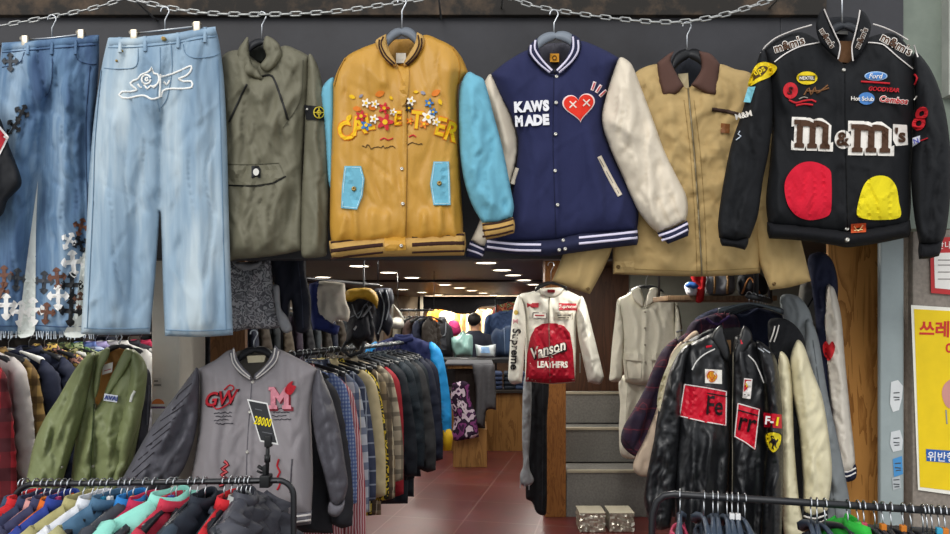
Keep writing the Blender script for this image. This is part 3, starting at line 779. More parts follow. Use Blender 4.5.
# ================================================================== tan work jacket
TJ = thing('work_jacket', 'tan canvas work jacket with a brown corduroy collar', 'jacket', P(687, 276, 2.44), 'jackets hung from the chain')
tn = mat('tan_canvas', '#b79c6a', .85, 'cloth', var=.16); cd = mat('brown_cord', '#5a4038', .9, 'cord')
tj = Panel([(657,64),(636,72),(628,90),(622,130),(618,180),(613,230),(613,274),(613,274),(650,275.5),(702,276.5),(740,275),(760,273),(760,273),(765,230),(768,180),(766,120),(752,75),(735,69),(718,64),(704,74),(688,88),(680,82),(670,72)], at(2.45), .055, 28, 3.8,
    folds=[(688,90,702,275,2.5,.01),(672,100,668,270,9,.01),(720,130,730,270,9,.01),(665,130,690,150,6,.01),(665,160,690,175,6,.008),(700,160,722,150,6,.01),(700,190,730,178,6,.008),(640,230,645,275,6,-.008)], amp=.005, wl=26, seed=30, lean=.7).build('body', tn, TJ)
tsl = Panel([(637,76),(617,118),(592,178),(571,235),(552,281),(552,281),(571,288),(590,294),(590,294),(604,268),(613,245),(622,190),(630,130)], at(2.43), .035, 15, 3.6, folds=[(600,200,575,285,6,.01)], amp=.003, seed=31).build('sleeve', tn, TJ)
tsr = Panel([(752,76),(765,110),(781,170),(797,225),(811,281),(811,281),(791,287),(770,290),(770,290),(758,256),(754,200),(750,130)], at(2.43), .035, 15, 3.6, folds=[(770,200,790,280,6,.01)], amp=.003, seed=32).build('sleeve', tn, TJ)
Panel([(657,63),(657,63),(667,55),(674,51),(674,51),(671,62),(684,86),(684,86),(676,94),(663,96),(663,96),(659,80)], at(2.405), .016, 7, 3, amp=.001, seed=33).build('collar', cd, TJ, 'brown corduroy collar')
Panel([(699,51),(699,51),(711,54),(720,64),(720,64),(718,80),(717,95),(717,95),(707,94),(691,85),(691,85),(701,69)], at(2.405), .016, 7, 3, amp=.001, seed=34).build('collar', cd, TJ, 'brown corduroy collar')
lnp = Panel([(672,60),(702,58),(702,72),(688,90),(677,80)], at(2.50), .004, 5, 3, seed=35).build('lining', C_('#23262e', .8), TJ)
lnp.decal('neck_label', [(678,74),(688,73),(689,88),(680,88)], C_('#cdbd98', .7), TJ, .03, label='beige neck label')
tj.stroke('zip', [(688,88),(694,150),(699,220),(702,276)], 2.6, C_('#8d7a52', .5), TJ, .005)
tj.stroke('zip_teeth', [(688,88),(694,150),(699,220),(702,276)], 1.0, mat('zip_steel', '#8a8474', .4, 'flat', metal=.8), TJ, .007)
tj.stroke('stitching', [[(684,100),(690,150),(695,220),(697,274)], [(694,100),(700,150),(705,220),(707,274)], [(613,268),(660,270),(702,271),(760,268)]], .8, C_('#8f794c', .8), TJ, .002)
tj.stroke('pocket_welt', [(712,109.5),(727,111.5),(742,115.5)], 4.4, C_('#3b2820', .7), TJ, .005, label='dark brown pocket welt')
tj.decal('leather_patch', [(721,123),(730,124),(729.5,133.5),(720.5,132.5)], C_('#7a4a23', .5, 'leather'), TJ, .006, label='brown leather patch')
tj.decal('waist_tab', [(614.5,261),(634,261),(634,272.5),(614.5,272.5)], tn, TJ, .007)
tj.button('tab_button', 618, 267, .007, mat('dark_brass', '#6f5a3a', .4, 'flat', metal=.8), TJ, .014)
tsl.button('cuff_button', 588, 289, .006, mat('dark_brass', '#6f5a3a', .4, 'flat', metal=.8), TJ, .008)
tsr.button('cuff_button', 774, 284, .006, mat('dark_brass', '#6f5a3a', .4, 'flat', metal=.8), TJ, .008)
# ================================================================== black racing jacket
BJ = thing('racing_jacket', 'black racing jacket covered in sponsor patches and big brown lettering', 'jacket', P(842, 246, 2.31), 'jackets hung from the chain')
bk = mat('black_twill', '#101216', .8, 'cloth', var=.2); bkr = mat('black_rib', '#0f1015', .85, 'rib')
bj = Panel([(820,42),(800,32),(778,39),(764,50),(764,50),(768,80),(772,120),(770,160),(766,200),(768,226),(768,226),(800,229),(835,233),(848,234),(880,231),(909,226),(909,226),(911,205),(911,180),(913,140),(916,90),(914,55),(914,55),(895,34),(868,38),(858,52),(846,64),(836,58)], at(2.31), .06, 30, 3.6,
    folds=[(843,64,846,232,3,.008),(775,60,785,110,8,.01),(890,50,900,110,8,.01),(775,140,780,220,7,.01)], amp=.003, wl=32, seed=40).build('body', bk, BJ)
bhb = Panel([(767,222),(767,222),(800,225),(835,229),(848,230),(880,226),(910,220),(910,220),(911,230),(909,237),(909,237),(880,243),(848,247.5),(835,245.5),(800,240.5),(769,238.5),(769,238.5),(767,231)], at(2.297), .055, 16, 3.2, amp=.0008, seed=41).build('hem_band', bkr, BJ)
bsl = Panel([(764,49),(757,62),(750,85),(741,115),(731,145),(723,185),(718,222),(719,238),(719,238),(735,241),(750,238),(750,238),(758,215),(763,180),(769,150),(773,115),(772,80)], at(2.285), .055, 19, 3.6,
    folds=[(762,80,742,190,6,.012),(750,150,732,230,5,-.01),(745,200,735,236,4,.01)], amp=.005, wl=22, seed=42).build('sleeve', bk, BJ)
Panel([(720,236),(720,236),(735,239),(749,236),(749,236),(748,244),(745,250),(745,250),(733,247),(722,246),(722,246),(720,241)], at(2.285), .03, 8, 2.8, amp=.001, seed=43).build('cuff', bkr, BJ)
bsr = Panel([(914,53),(928,65),(939,88),(947,120),(951,160),(950,200),(946,232),(942,243),(942,243),(930,245),(919,243),(919,243),(914,215),(911,180),(913,140),(915,95)], at(2.29), .055, 18, 3.6,
    folds=[(925,80,932,180,5,.012),(940,140,930,235,5,-.01)], amp=.005, wl=22, seed=44).build('sleeve', bk, BJ)
Panel([(919,242),(919,242),(930,243),(942,239),(942,239),(941,250),(939,256),(939,256),(929,258.5),(919,259),(919,259),(918,250)], at(2.29), .03, 8, 2.8, amp=.001, seed=45).build('cuff', bkr, BJ)
bcl = Panel([(823,8),(823,8),(818,16),(816,28),(820,42),(829,52),(838,60),(838,60),(840,48),(834,34),(828,20)], at(2.262), .016, 7, 2.8, amp=.0006, seed=46).build('collar', bk, BJ)
bcr = Panel([(860,9),(860,9),(866,14),(871,26),(867,42),(861,52),(853,62),(853,62),(852,47),(856,34),(858,20)], at(2.262), .016, 7, 2.8, amp=.0006, seed=47).build('collar', bk, BJ)
pw = C_('#e6e0dc', .7)
bcl.stroke('piping', [(824,9),(829,21),(835,34),(840,46),(838,59)], 1.5, pw, BJ, .004, label='white piping')
bcr.stroke('piping', [(860,10),(858,22),(855,35),(852,47),(853,61)], 1.5, pw, BJ, .004, label='white piping')
lnp = Panel([(825,20),(861,20),(856,45),(846,66),(836,50)], at(2.37), .004, 6, 3, seed=48).build('lining', C_('#14161c', .7), BJ)
lnp.decal('neck_facing', [(838.5,41),(852.5,41),(853,63),(838,62)], C_('#6a4a30', .8), BJ, .045, label='brown neck facing')
lnp.decal('neck_label', [(834,30),(848,31),(848,34.5),(834,33.5)], C_('#d9d7d2', .7), BJ, .045, label='white neck label')
bj.stroke('piping', [[(812,25),(795,30),(776,38),(766,46),(761,53)], [(819.5,42.5),(800,46.5),(785,54),(774.5,62)], [(873,24),(884,27.5),(896,33),(908,40)], [(868,42.5),(876,43),(884,45),(898,57),(913,69)]], 1.5, pw, BJ, .004, label='white piping')
bsr.stroke('piping', [(914,45),(916,52),(918,57)], 1.5, pw, BJ, .004, label='white piping')
brn, wh = C_('#4b3222', .8), C_('#ece7df', .75)
# the big slab-serif letters, built as shapes
def slab_m(w, h):
    """right-way-up slab letter: outline polygons in a box w x h (origin at the lower left)"""
    sw = w * .17; f = h * .14
    stems = []
    for k, x in enumerate((.05, .405, .76)):
        x0 = x * w
        stems.append([(x0 - sw * .3, h), (x0 - sw * .3, h - f), (x0, h - f * 1.3), (x0, f * (1.4 if k == 0 else 1.0)), (x0 + sw, f * (1.0)), (x0 + sw, h - f * 1.3), (x0 + sw * 1.3, h - f), (x0 + sw * 1.3, h)])
    tops = [[(-.03 * w, 0), (.22 * w, 0), (.22 * w, f * 1.2), (-.03 * w, f * 1.2)]]
    for x in (.05, .405):
        a = []
        x0 = x * w + sw * .6; x1 = (x + .355) * w + sw
        n = 10
        for i in range(n + 1):
            u = i / n; a.append((x0 + (x1 - x0) * u, h * .16 - h * .16 * math.sin(math.pi * min(1, .35 + u * .65)) ** .8 + (h * .16 if u == 1 else 0) * 0))
        b = []
        for i in range(n + 1):
            u = 1 - i / n; b.append((x0 + (x1 - x0) * u, h * (.36 - .14 * math.sin(math.pi * min(1, .3 + u * .55)))))
        tops.append(a + b)
    return stems, tops
def letter_m(pan, par, x0, y0, w, h, a, t=.006, only_fill=False):
    st_, tp = slab_m(w, h)
    for g, poly in enumerate(st_ + tp):
        yield rot([(x, y) for x, y in poly], x0, y0, a)
def m_group(pan, par, x0, y0, w, h, a, t, border=2.0, nm='lettering'):
    # one pale ground with a soft outline, brown letter on top
    q = border
    o = [(-.03*w-q, -q), (.22*w+q, -q), (.3*w, -q*.8), (.4*w, -q*.9), (.5*w, h*.07-q), (.62*w, -q*.9), (.74*w, -q*.9), (.86*w, h*.05-q*.4), (.93*w+q, h*.16), (.93*w+q, h*.83-q*.5), (1.0*w+q, h*.84-q), (1.0*w+q, h+q), (.69*w-q*.3, h+q), (.64*w, h*.93), (.63*w, h+q*.9), (.36*w-q*.3, h+q), (.31*w, h*.93), (.28*w, h+q), (-.02*w-q, h+q), (-.02*w-q, h*.84-q), (.05*w-q, h*.8), (.05*w-q, h*.2+q*.4), (-.03*w-q, h*.17+q)]
    pan.decal(nm, rot(o, x0, y0, a), wh, par, t, False, 3., label='white lettering ground')
    b = MB()
    for k, poly in enumerate(letter_m(pan, par, x0, y0, w, h, a)):
        V, Fc = pan.decal(None, poly, None, None, t + .004 + .0003 * k, False, 3.)
        b.add(V, Fc)
    b.build(nm, brn, par, False, True, 'brown slab lettering')
m_group(bj, BJ, 795.5, 119.5, 36, 28, .04, .004, 2.6)
m_group(bj, BJ, 852.5, 124, 39, 28, .02, .004, 3.2)
bj.decal('lettering', ring(843, 139.5, 8.5, 9.5), wh, BJ, .0035, label='white lettering ground')
bj.text('lettering', '&', 843, 139, 19, brn, BJ, .009, 0, .03, label='brown ampersand')
bj.decal('lettering', [(893,124),(907,125),(908,145),(896,146),(893,140)], wh, BJ, .0035, label='white lettering ground')
bj.text('lettering', "'s", 900.5, 135, 19, brn, BJ, .008, 0, .03, label='small brown lettering')
def small_mm(pan, x, y, s, a):
    pan.text('lettering', "m&m's", x, y, s, wh, BJ, .004, a, .07, xs=1.0, label='white lettering outline')
    pan.text('lettering', "m&m's", x, y, s, brn, BJ, .006, a, .02, xs=1.0, label='small brown lettering')
small_mm(bj, 789, 44, 11.5, -.3); small_mm(bj, 897, 44, 12.5, .5)
small_mm(bcl, 827.5, 38, 8, 1.0); small_mm(bcr, 861, 38, 8, -1.15)
# sleeve and chest patches
yl, rd, bl = C_('#e3c71c', .7), C_('#c4202b', .7), C_('#4a7fc0', .7)
bsl.decal('shield_patch', [(748,86),(753,70),(758,63.5),(766,62),(777,67),(771,76),(760,81)], yl, BJ, .005, True, 2.5, label='yellow shield patch')
bsl.decal('shield_centre', [(752,81),(755.5,71.5),(761,66),(768,67.5),(764,74),(757,78)], C_('#4a3415', .7), BJ, .007, True, 2.5)
bsl.text('patch_lettering', 'ups', 760, 72, 9, yl, BJ, .009, -.5, .02)
bsl.decal('sleeve_patch', [(748,87),(755.5,86.5),(750.5,102.5),(743.5,102)], C_('#79bccb', .7), BJ, .005, label='pale blue patch')
bsl.stroke('patch_mark', [(751,90),(748,95),(748.5,99)], 1.4, wh, BJ, .007)
bsl.text('sleeve_lettering', 'M&M', 743.5, 115, 8, wh, BJ, .005, -.25, .03)
bsl.stroke('sleeve_mark', [[(740,131),(738,134),(741,136),(736,140)]], 1.3, C_('#c9d5e2', .7), BJ, .004)
bj.decal('oval_patch', ring(807, 78, 10.5, 6.6, 20), yl, BJ, .004, label='yellow oval patch')
bj.decal('oval_band', [(799,75.5),(815,75.5),(815,80.5),(799,80.5)], C_('#3b3a2a', .7), BJ, .006)
bj.text('patch_lettering', 'NEXTEL', 807, 78, 4.2, wh, BJ, .008, 0, .02)
bj.decal('round_patch', ring(790.5, 90.5, 7.4, 8.2, 20), rd, BJ, .004, label='red round patch')
bj.text('patch_lettering', 'S', 790.5, 90.5, 11, C_('#3a0a0e', .7), BJ, .006, .3, .02)
bj.stroke('script_patch', [[(804,95),(809,88),(811,95),(815,87),(817,93),(828,85)], [(806,91),(818,91),(829,88)]], 1.8, C_('#7a5230', .7), BJ, .004, label='brown script')
bj.stroke('script_patch', [[(789,100),(796,103),(803,101),(812,100),(816,102)], [(796,105.5),(804,104),(813,105)]], 2.2, rd, BJ, .004, label='red script')
bj.stroke('script_patch', [[(799,99),(804,97),(808,98)]], 1.4, C_('#9c958c', .7), BJ, .004)
bj.decal('oval_patch', ring(876, 76, 11.5, 4.6, 22), C_('#a9c6e4', .7), BJ, .004, label='pale blue oval border')
bj.decal('oval_patch', ring(876, 76, 10.3, 3.7, 22), bl, BJ, .006, label='blue oval patch')
bj.text('patch_lettering', 'Ford', 876, 76, 7, wh, BJ, .008, 0, .01, .3)
bj.stroke('patch_line', [(861,81.5),(876,82.5),(890,83.5)], 2.2, rd, BJ, .004, label='thin red line')
bj.text('patch_lettering', 'GOODYEAR', 884, 89.3, 5.6, rd, BJ, .005, .06, .03, .2, label='red lettering')
bj.decal('globe_patch', ring(866.5, 98.5, 8.2, 6.2, 20), bl, BJ, .004, label='blue globe patch')
bj.text('patch_lettering', 'Hot Sclub', 862.5, 98.6, 5.8, wh, BJ, .006, .03, .02, label='white lettering')
bj.text('patch_lettering', 'Combos', 894, 100, 8.2, wh, BJ, .004, .1, .09, .2, label='white lettering outline')
bj.text('patch_lettering', 'Combos', 894, 100, 8.2, rd, BJ, .006, .1, .02, .2, label='red lettering')
bsr.text('sleeve_number', '8', 920, 118.5, 33, rd, BJ, .006, .12, .018, .2, xs=.85, label='red number')
bsr.stroke('sleeve_mark', [[(914,74),(917,78),(914.5,85)]], 2.2, rd, BJ, .004)
bsr.stroke('sleeve_mark', [[(914,100),(917,96)]], 1.6, wh, BJ, .004)
bsr.decal('sleeve_patch', [(912.5,138),(920,135.5),(920,142),(912.5,147)], C_('#dfe2ee', .7), BJ, .005, label='white sleeve patch')
bsr.text('patch_lettering', 'N', 916, 141, 7, C_('#4a4aa0', .7), BJ, .007, -.3, .03)
bsr.stroke('sleeve_mark', [[(920,141),(928,138)]], 1.2, rd, BJ, .004)
# plain round felt patches where the jacket carries its two large motifs
bj.decal('felt_patch', [(785,194),(785,182),(790,172),(799,164),(810,161.5),(821,164),(830,170),(831.5,178),(831.5,206),(829,215),(819,219),(808,220),(797,216),(789,207)], C_('#cf1430', .85, 'wool'), BJ, .006, True, 3., label='plain red felt patch')
bj.decal('felt_patch', [(857,215),(860,196),(866,182),(876,176),(888,177),(896,186),(899,202),(900,217),(880,220),(866,219)], C_('#e6d41c', .85, 'wool'), BJ, .006, True, 3., label='plain yellow felt patch')
bhb.decal('hem_badge', [(851,224),(866,223),(866,232),(851,233)], C_('#c9562c', .7), BJ, .006, label='orange hem badge')
bhb.stroke('hem_badge_mark', [[(854,226),(858,231),(863,225)], [(854,230.5),(863,229.5)]], 1.2, C_('#f0d8a0', .7), BJ, .008)
bj.button('snap', 843, 70.5, .0065, ST, BJ, .008); bhb.button('snap', 846, 229, .0075, ST, BJ, .009); bhb.button('snap', 846.5, 240, .0075, ST, BJ, .009)
bj.stroke('placket_edge', [(845,66),(846,150),(848,231)], 1.0, C_('#06070a', .9), BJ, .003)
bj.stroke('seam', [[(774,62),(770,90),(773,130)], [(913,70),(914,110)]], 1.2, C_('#05060a', .9), BJ, .002)
# ================================================================== the place itself
AX = Vector((.2011, .9796, 0)); RT = Vector((.9796, -.2011, 0)); YAW = -math.atan2(.2011, .9796)
def struct(name, mb, m, smooth=False):
    o = mb.build(name, m, None, smooth); o['kind'] = 'structure'; return o
def tiles():
    n = NT('maroon_floor_tiles')
    tcn = n.n('ShaderNodeTexCoord'); mp = n.n('ShaderNodeMapping'); mp.inputs['Rotation'].default_value = (0, 0, -YAW + math.radians(0))
    n.l(tcn.outputs['Object'], mp.inputs[0])
    b = n.n('ShaderNodeTexBrick'); b.offset = 0; b.squash = 1
    b.inputs['Scale'].default_value = 1; b.inputs['Brick Width'].default_value = .6; b.inputs['Row Height'].default_value = .6; b.inputs['Mortar Size'].default_value = .006; b.inputs['Mortar Smooth'].default_value = .1
    b.inputs['Color1'].default_value = lin('#68302e'); b.inputs['Color2'].default_value = lin('#5e2a29'); b.inputs['Mortar'].default_value = lin('#7d5852')
    n.l(mp.outputs[0], b.inputs['Vector'])
    t = n.n('ShaderNodeTexNoise', Scale=6., Detail=5); n.l(tcn.outputs['Object'], t.inputs['Vector'])
    mx = n.t.nodes.new('ShaderNodeMix'); mx.data_type = 'RGBA'; mx.blend_type = 'MULTIPLY'; mx.inputs[0].default_value = .5
    n.l(b.outputs['Color'], mx.inputs[6]); n.l(t.outputs['Color'], mx.inputs[7]); 
    n.l(mx.outputs[2], n.b.inputs['Base Color']); n.b.inputs['Roughness'].default_value = .3
    n.bump(b.outputs['Fac'], -.2, .002)
    return n.m
def quad_wall(name, x0, y0, x1, y1, z0, z1, th, m):
    """upright slab standing along a line on the floor"""
    d = Vector((x1 - x0, y1 - y0, 0)); L = d.length; a = math.atan2(d.y, d.x)
    M = Matrix.Translation((x0, y0, 0)) @ Matrix.Rotation(a, 4, 'Z')
    return struct(name, MB().box((0, 0, z0), (L, th, z1), 0, M), m)
struct('floor', MB().box((-4.2, 2.55, -.06), (4.2, 16.2, 0)), tiles())
struct('floor_pavement', MB().box((-8, -9, -.06), (8, 2.55, -.004)), mat('pavement', '#8f8c86', .9, 'stone'))
ceil_m = mat('ceiling_panels', '#54402f', .42, 'painted', dark='#44342a', scale=1.5)
struct('ceiling', MB().box((-4.2, 2.62, 2.12), (4.2, 16.2, 2.2)), ceil_m)
wl = mat('inside_wall', '#5b5248', .9, 'painted', dark='#4a4239')
quad_wall('wall_left', -3.40, 2.62, -.90, 16.2, 0, 2.12, .08, wl)
quad_wall('wall_left_front', -5.2, 2.60, -3.42, 2.60, 0, 1.85, .08, wl)
struct('wall_back', MB().box((-1.5, 14.6, 0), (2.6, 14.7, 2.12)), mat('back_wall', '#4a3a2c', .9, 'painted', dark='#3a2c22'))
dw = mat('dark_wood_wall', '#4d3020', .5, 'wood', dark='#3a2316', scale=1.2, rings=5)
quad_wall('wall_side', .96, 6.56, 2.57, 14.4, 0, 2.12, -.06, dw)
struct('wall_stairs', MB().box((.74, 6.46, 0), (1.45, 6.54, 2.12)), dw)
struct('wall_right', MB().box((1.45, 6.40, 0), (4.2, 6.48, 2.12)), mat('grey_inner_wall', '#8b8d84', .9, 'painted', dark='#7c7e76'))
quad_wall('wall_right_side', 2.6, 2.9, 3.4, 6.5, 0, 2.12, .08, wl)
struct('trim_ceiling', MB().box((-2.4, 8.5, 2.095), (.9, 8.56, 2.125)), mat('dark_trim', '#241c18', .6, 'flat'))
fas = mat('charcoal_fascia', '#3c3c40', .55, 'painted', dark='#2c2b2d', lo=.32, hi=.62, scale=1.6)
struct('wall_front', MB().box((-5.2, 2.56, 1.835), (1.14, 2.64, 3.5), .004).box((1.14, 2.56, 1.93), (1.60, 2.64, 3.5), .004), fas)
struct('wall_upper', MB().box((1.60, 2.58, 1.95), (1.80, 2.66, 3.5), .003), mat('grey_green_panel', '#7b8479', .6, 'painted', dark='#5d665e', scale=2.5))
struct('wall_upper_side', MB().box((1.755, 2.54, 2.44), (2.6, 2.66, 3.5), .003), mat('pale_post', '#a9aba3', .6, 'painted', dark='#8d9089'))
# rust streak board along the top of the fascia
rs = mat('rusty_board', '#57483a', .8, 'painted', dark='#2a2724', lo=.46, hi=.64, scale=7)
struct('trim_fascia', MB().box((-5.2, 2.535, 2.735), (1.3, 2.56, 3.4), .003), rs)
# left pillar, right plywood panel, steel post, stone wall
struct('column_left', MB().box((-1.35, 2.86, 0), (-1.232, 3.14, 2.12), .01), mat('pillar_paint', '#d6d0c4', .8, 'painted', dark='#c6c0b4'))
ply = mat('knotty_plywood', '#c98f4c', .6, 'wood', dark='#97622c', knots=1, stretch=(3.2, 3.2, .55), scale=2.6, rings=7)
struct('wall_left_board', MB().box((-1.22, 3.16, 0), (-1.06, 3.2, 2.12), .003), mat('brown_board', '#7a5230', .6, 'wood', dark='#5a3a1e'))
struct('wall_plywood', MB().box((1.535, 2.98, 0), (1.80, 3.0, 2.12), .003), ply)
stl = mat('grey_blue_steel', '#9aa5a6', .4, 'painted', dark='#8a9596', spec=.5)
pb = MB().box((1.655, 2.80, 0), (1.752, 2.825, 2.0), .008)
struct('column_right', pb, stl)
struct('wall_stone', MB().box((1.775, 2.78, 0), (4.4, 3.0, 3.5), .006), mat('granite', '#8a8178', .7, 'stone'))
struct('trim_post', MB().box((1.755, 2.86, 0), (1.775, 2.92, 2.0), .003), mat('dark_joint', '#3d3631', .8, 'flat'))

# posters, stickers on the stone wall and the posts
def poster(name, label, px, d, m, cat, th=.004):
    t = thing(name, label, cat, P(px[3][0], px[3][1], d))
    V = [P(x, y, d) for x, y in px] + [P(x, y, d + th) for x, y in px]
    n = len(px)
    mesh('sheet', V, [tuple(range(n))[::-1], tuple(range(n, 2 * n))] + [(i, (i + 1) % n, (i + 1) % n + n, i + n) for i in range(n)], m, t, False)
    return t
def flat_panel(px, d):
    p = Panel(px, at(d), 0.0, 10, 6, amp=0, sm=False); p.H = lambda Q: np.zeros(len(np.atleast_2d(Q))); return p
Y1 = poster('poster', 'yellow Korean notice poster with red heading on the stone wall', [(911,305),(990,310),(990,500),(918,490)], 2.77, C_('#e9e7dc', .6), 'poster')
fp = flat_panel([(911,305),(990,310),(990,500),(918,490)], 2.77)
fp.decal('yellow_field', [(914,309),(987,313),(987,495),(920,487)], C_('#e8c716', .55), Y1, .0015, label='yellow printed field')
redp = C_('#c8352b', .6)
fp.text('lettering', '쓰레기', 942, 329, 17, redp, Y1, .003, .03, .03, label='red heading')
fp.text('lettering', '이', 951, 349, 14, redp, Y1, .003, .03, .03, label='red heading')
fp.decal('pink_shape', [(942,395),(944,385),(952,379),(960,384),(964,396),(958,408),(947,407)], C_('#c98f86', .6), Y1, .003, True, 3, label='pink printed shape')
fp.stroke('printed_lines', [[(946,410),(947,424)], [(953,410),(953,424)]], 2.0, C_('#8a8f96', .6), Y1, .003)
fp.decal('blue_strip', [(926,449),(985,453),(985,466),(926.5,461)], C_('#2f5ea8', .6), Y1, .003, label='blue strip')
fp.text('lettering', '위반행위', 946, 457, 10.5, C_('#f0f0f0', .6), Y1, .0045, .05, .01, label='white lettering')
Y2 = poster('poster', 'white notice sheet with a red frame above the yellow poster', [(930,238),(990,235),(990,298),(931,293)], 2.77, C_('#b93436', .6), 'poster')
fp = flat_panel([(930,238),(990,235),(990,298),(931,293)], 2.77)
fp.decal('white_field', [(934,253),(985,252),(985,293),(935,288)], C_('#e4e1dc', .6), Y2, .0015, label='white printed field')
fp.stroke('printed_lines', [[(938,260),(950,260)], [(938,265),(956,265)], [(938,272),(950,272)], [(938,279),(952,279)]], 1.2, C_('#77706e', .6), Y2, .003)
fp.text('lettering', '안내', 944, 245, 9, C_('#efe6e2', .6), Y2, .003)
for nm, lb, c, px in (('sticker', 'torn white sticker high on the grey steel post', '#d7dadb', [(891,382),(898,380),(903,386),(902,398),(899,410),(893,412),(890,404)]),
    ('sticker', 'torn white and black sticker in the middle of the grey steel post', '#cfd3d5', [(891,432),(900,430),(903,440),(902,450),(893,452),(890,444)]),
    ('sticker', 'blue sticker on the grey steel post below the torn white ones', '#4a8fc8', [(893,459),(902,456),(903,474),(894,477)]),
    ('sticker', 'grey torn sticker lowest on the grey steel post', '#b4b9bc', [(892,478),(900,476),(901,488),(893,490)])):
    t = poster(nm, lb, px, 2.797, C_(c, .6), 'sticker', .003)
    q = flat_panel(px, 2.797)
    cx = sum(p[0] for p in px) / len(px); cy = sum(p[1] for p in px) / len(px)
    q.stroke('printed_lines', [[(cx - 3, cy - 3), (cx + 3, cy - 3.5)], [(cx - 3, cy + 1), (cx + 3, cy + 1.5)], [(cx - 2, cy + 4), (cx + 3, cy + 3.5)]], 1.4, C_('#4b5054', .6), t, .002)
t = poster('sticker', 'round orange and white sticker on the beige pillar', ring(158, 406, 7.5, 8.2, 20), 2.856, C_('#d9d3cc', .6), 'sticker', .003)
q = flat_panel(ring(158, 406, 7.5, 8.2, 20), 2.856)
q.decal('orange_arch', [(151.5,404)] + [(158 - 6.5 * math.cos(a), 405 - 6.3 * math.sin(a)) for a in [math.pi * k / 10 for k in range(1, 10)]] + [(164.5,404)], C_('#d87c3c', .6), t, .0015, label='orange arch')
q.stroke('printed_band', [(151,407.5),(165,407.5)], 2.6, C_('#6d4a6a', .6), t, .002)
t = poster('sticker', 'small pale label with dark print on the beige pillar', [(153,378),(161,378),(162,387),(153,387)], 2.856, C_('#bdb7ab', .6), 'sticker', .003)
flat_panel([(153,378),(161,378),(162,387),(153,387)], 2.856).stroke('printed_lines', [[(154,381),(158,381)], [(154,385),(161,385)]], 1.5, C_('#4a4642', .6), t, .002)

# ------------------------------------------------------------------ ceiling lamps
lamp_m = emit('lamp_glow', '#fff3da', 9.0)
rim_m = mat('lamp_rim', '#d8d2c4', .5, 'flat')
o1, o2 = Vector((-1.04, 6.27, 0)), None
rows = [(-.02, [0, .83, 1.66, 2.5, 3.2, 4.1, 5.0, 6.0, 7.0, 7.9]), (1.18, [-.1, .75, 1.5, 2.4, 3.4, 4.6, 5.8, 7.0]), (-1.0, [1.4, 2.2, 3.2, 4.4, 5.5, 6.6, 7.6]), (1.18, [-1.2, -2.2]), (-.02, [-1.0, -2.1, -3.1]), (2.3, [-1.6, -.4, -2.6])]
nl = 0; seen = []
for off, ks in rows:
    for k in ks:
        c = o1 + RT * off + AX * k
        if c.y < 3.2 or c.y > 14.2: continue
        t = thing('ceiling_light', 'round white recessed ceiling light among equal ones in rows', 'ceiling light', (c.x, c.y, 2.12), 'ceiling lights inside the shop')
        MB().lathe((c.x, c.y, 2.12), [(.105, 0), (.105, -.008), (.088, -.012), (.088, -.002)], 24).build('rim', rim_m, t)
        MB().lathe((c.x, c.y, 2.12), [(.087, -.003), (.087, -.009), (0, -.009)], 24).build('diffuser', lamp_m, t)
        ld = bpy.data.lights.new('lamp', 'AREA'); ld.shape = 'DISK'; ld.size = .17; ld.energy = 9.0; ld.color = (1, .965, .89)
        lo = bpy.data.objects.new('lamp', ld); COL.objects.link(lo); lo.location = (c.x, c.y, 2.105)
        nl += 1
# ================================================================== green bomber and grey varsity on the left
GB = thing('bomber_jacket', 'olive green bomber jacket with an orange lining hanging left of the beige pillar', 'jacket', P(95, 520, 2.72))
gr = mat('bomber_nylon', '#7b8359', .5, 'nylon', var=.08, spec=.4)
gb = Panel([(108,349),(108,349),(94,354),(86,366),(82,385),(78,420),(72,470),(69,522),(69,522),(100,527),(126,525),(126,525),(133,465),(141,420),(144,385),(140,360),(130,350),(130,350),(119,367),(105,394),(96,408),(96,408),(95,388),(100,366)], at(2.74), .06, 18, 3.4,
    folds=[(104,378,84,470,6,.02),(97,380,92,520,3,-.014),(120,380,104,450,7,.016),(128,410,118,500,5,-.014),(90,400,76,470,4,-.014),(110,440,106,520,5,.014)], amp=.0055, wl=22, seed=50, lean=.45).build('body', gr, GB)
gsl = Panel([(95,353),(84,358),(72,374),(58,398),(45,418),(35,440),(29,466),(25,490),(25,520),(25,520),(40,523),(58,520),(58,520),(62,485),(74,445),(84,412),(90,385)], at(2.70), .06, 14, 3.4,
    folds=[(86,365,52,450,4,.016),(70,390,40,470,3,-.016),(78,400,56,480,3,.014),(48,430,36,510,3,.012)], amp=.005, wl=19, seed=51, lean=.5).build('sleeve', gr, GB)
gsr = Panel([(131,350),(141,356),(147,368),(146,388),(143,408),(134,440),(126,470),(116,500),(112,522),(112,522),(97,520),(97,520),(104,480),(114,440),(122,410),(128,380)], at(2.71), .055, 12, 3.4,
    folds=[(138,370,120,450,4,.014),(132,400,108,490,3,-.014)], amp=.005, wl=18, seed=52, lean=.5).build('sleeve', gr, GB)
Panel([(109,347),(101,352),(96,364),(93,384),(95,398),(99,388),(102,370),(109,356)], at(2.69), .014, 5, 2.6, amp=.001, seed=53).build('collar', gr, GB)
Panel([(127,348),(134,353),(128,366),(116,386),(103,402),(106,388),(115,368),(122,354)], at(2.69), .014, 5, 2.6, amp=.001, seed=54).build('collar', gr, GB)
lp = Panel([(104,352),(132,350),(124,372),(100,404),(93,400),(97,376)], at(2.775), .003, 5, 3, seed=55).build('lining', C_('#c48a4c', .5, 'nylon'), GB, 'orange lining')
lp.decal('neck_label', [(103,365),(113,362),(112,372),(102,375)], C_('#e5e0d6', .7), GB, .055, label='white neck label')
lp.stroke('label_print', [(104,371),(111,369)], 1.2, C_('#b4303a', .7), GB, .058)
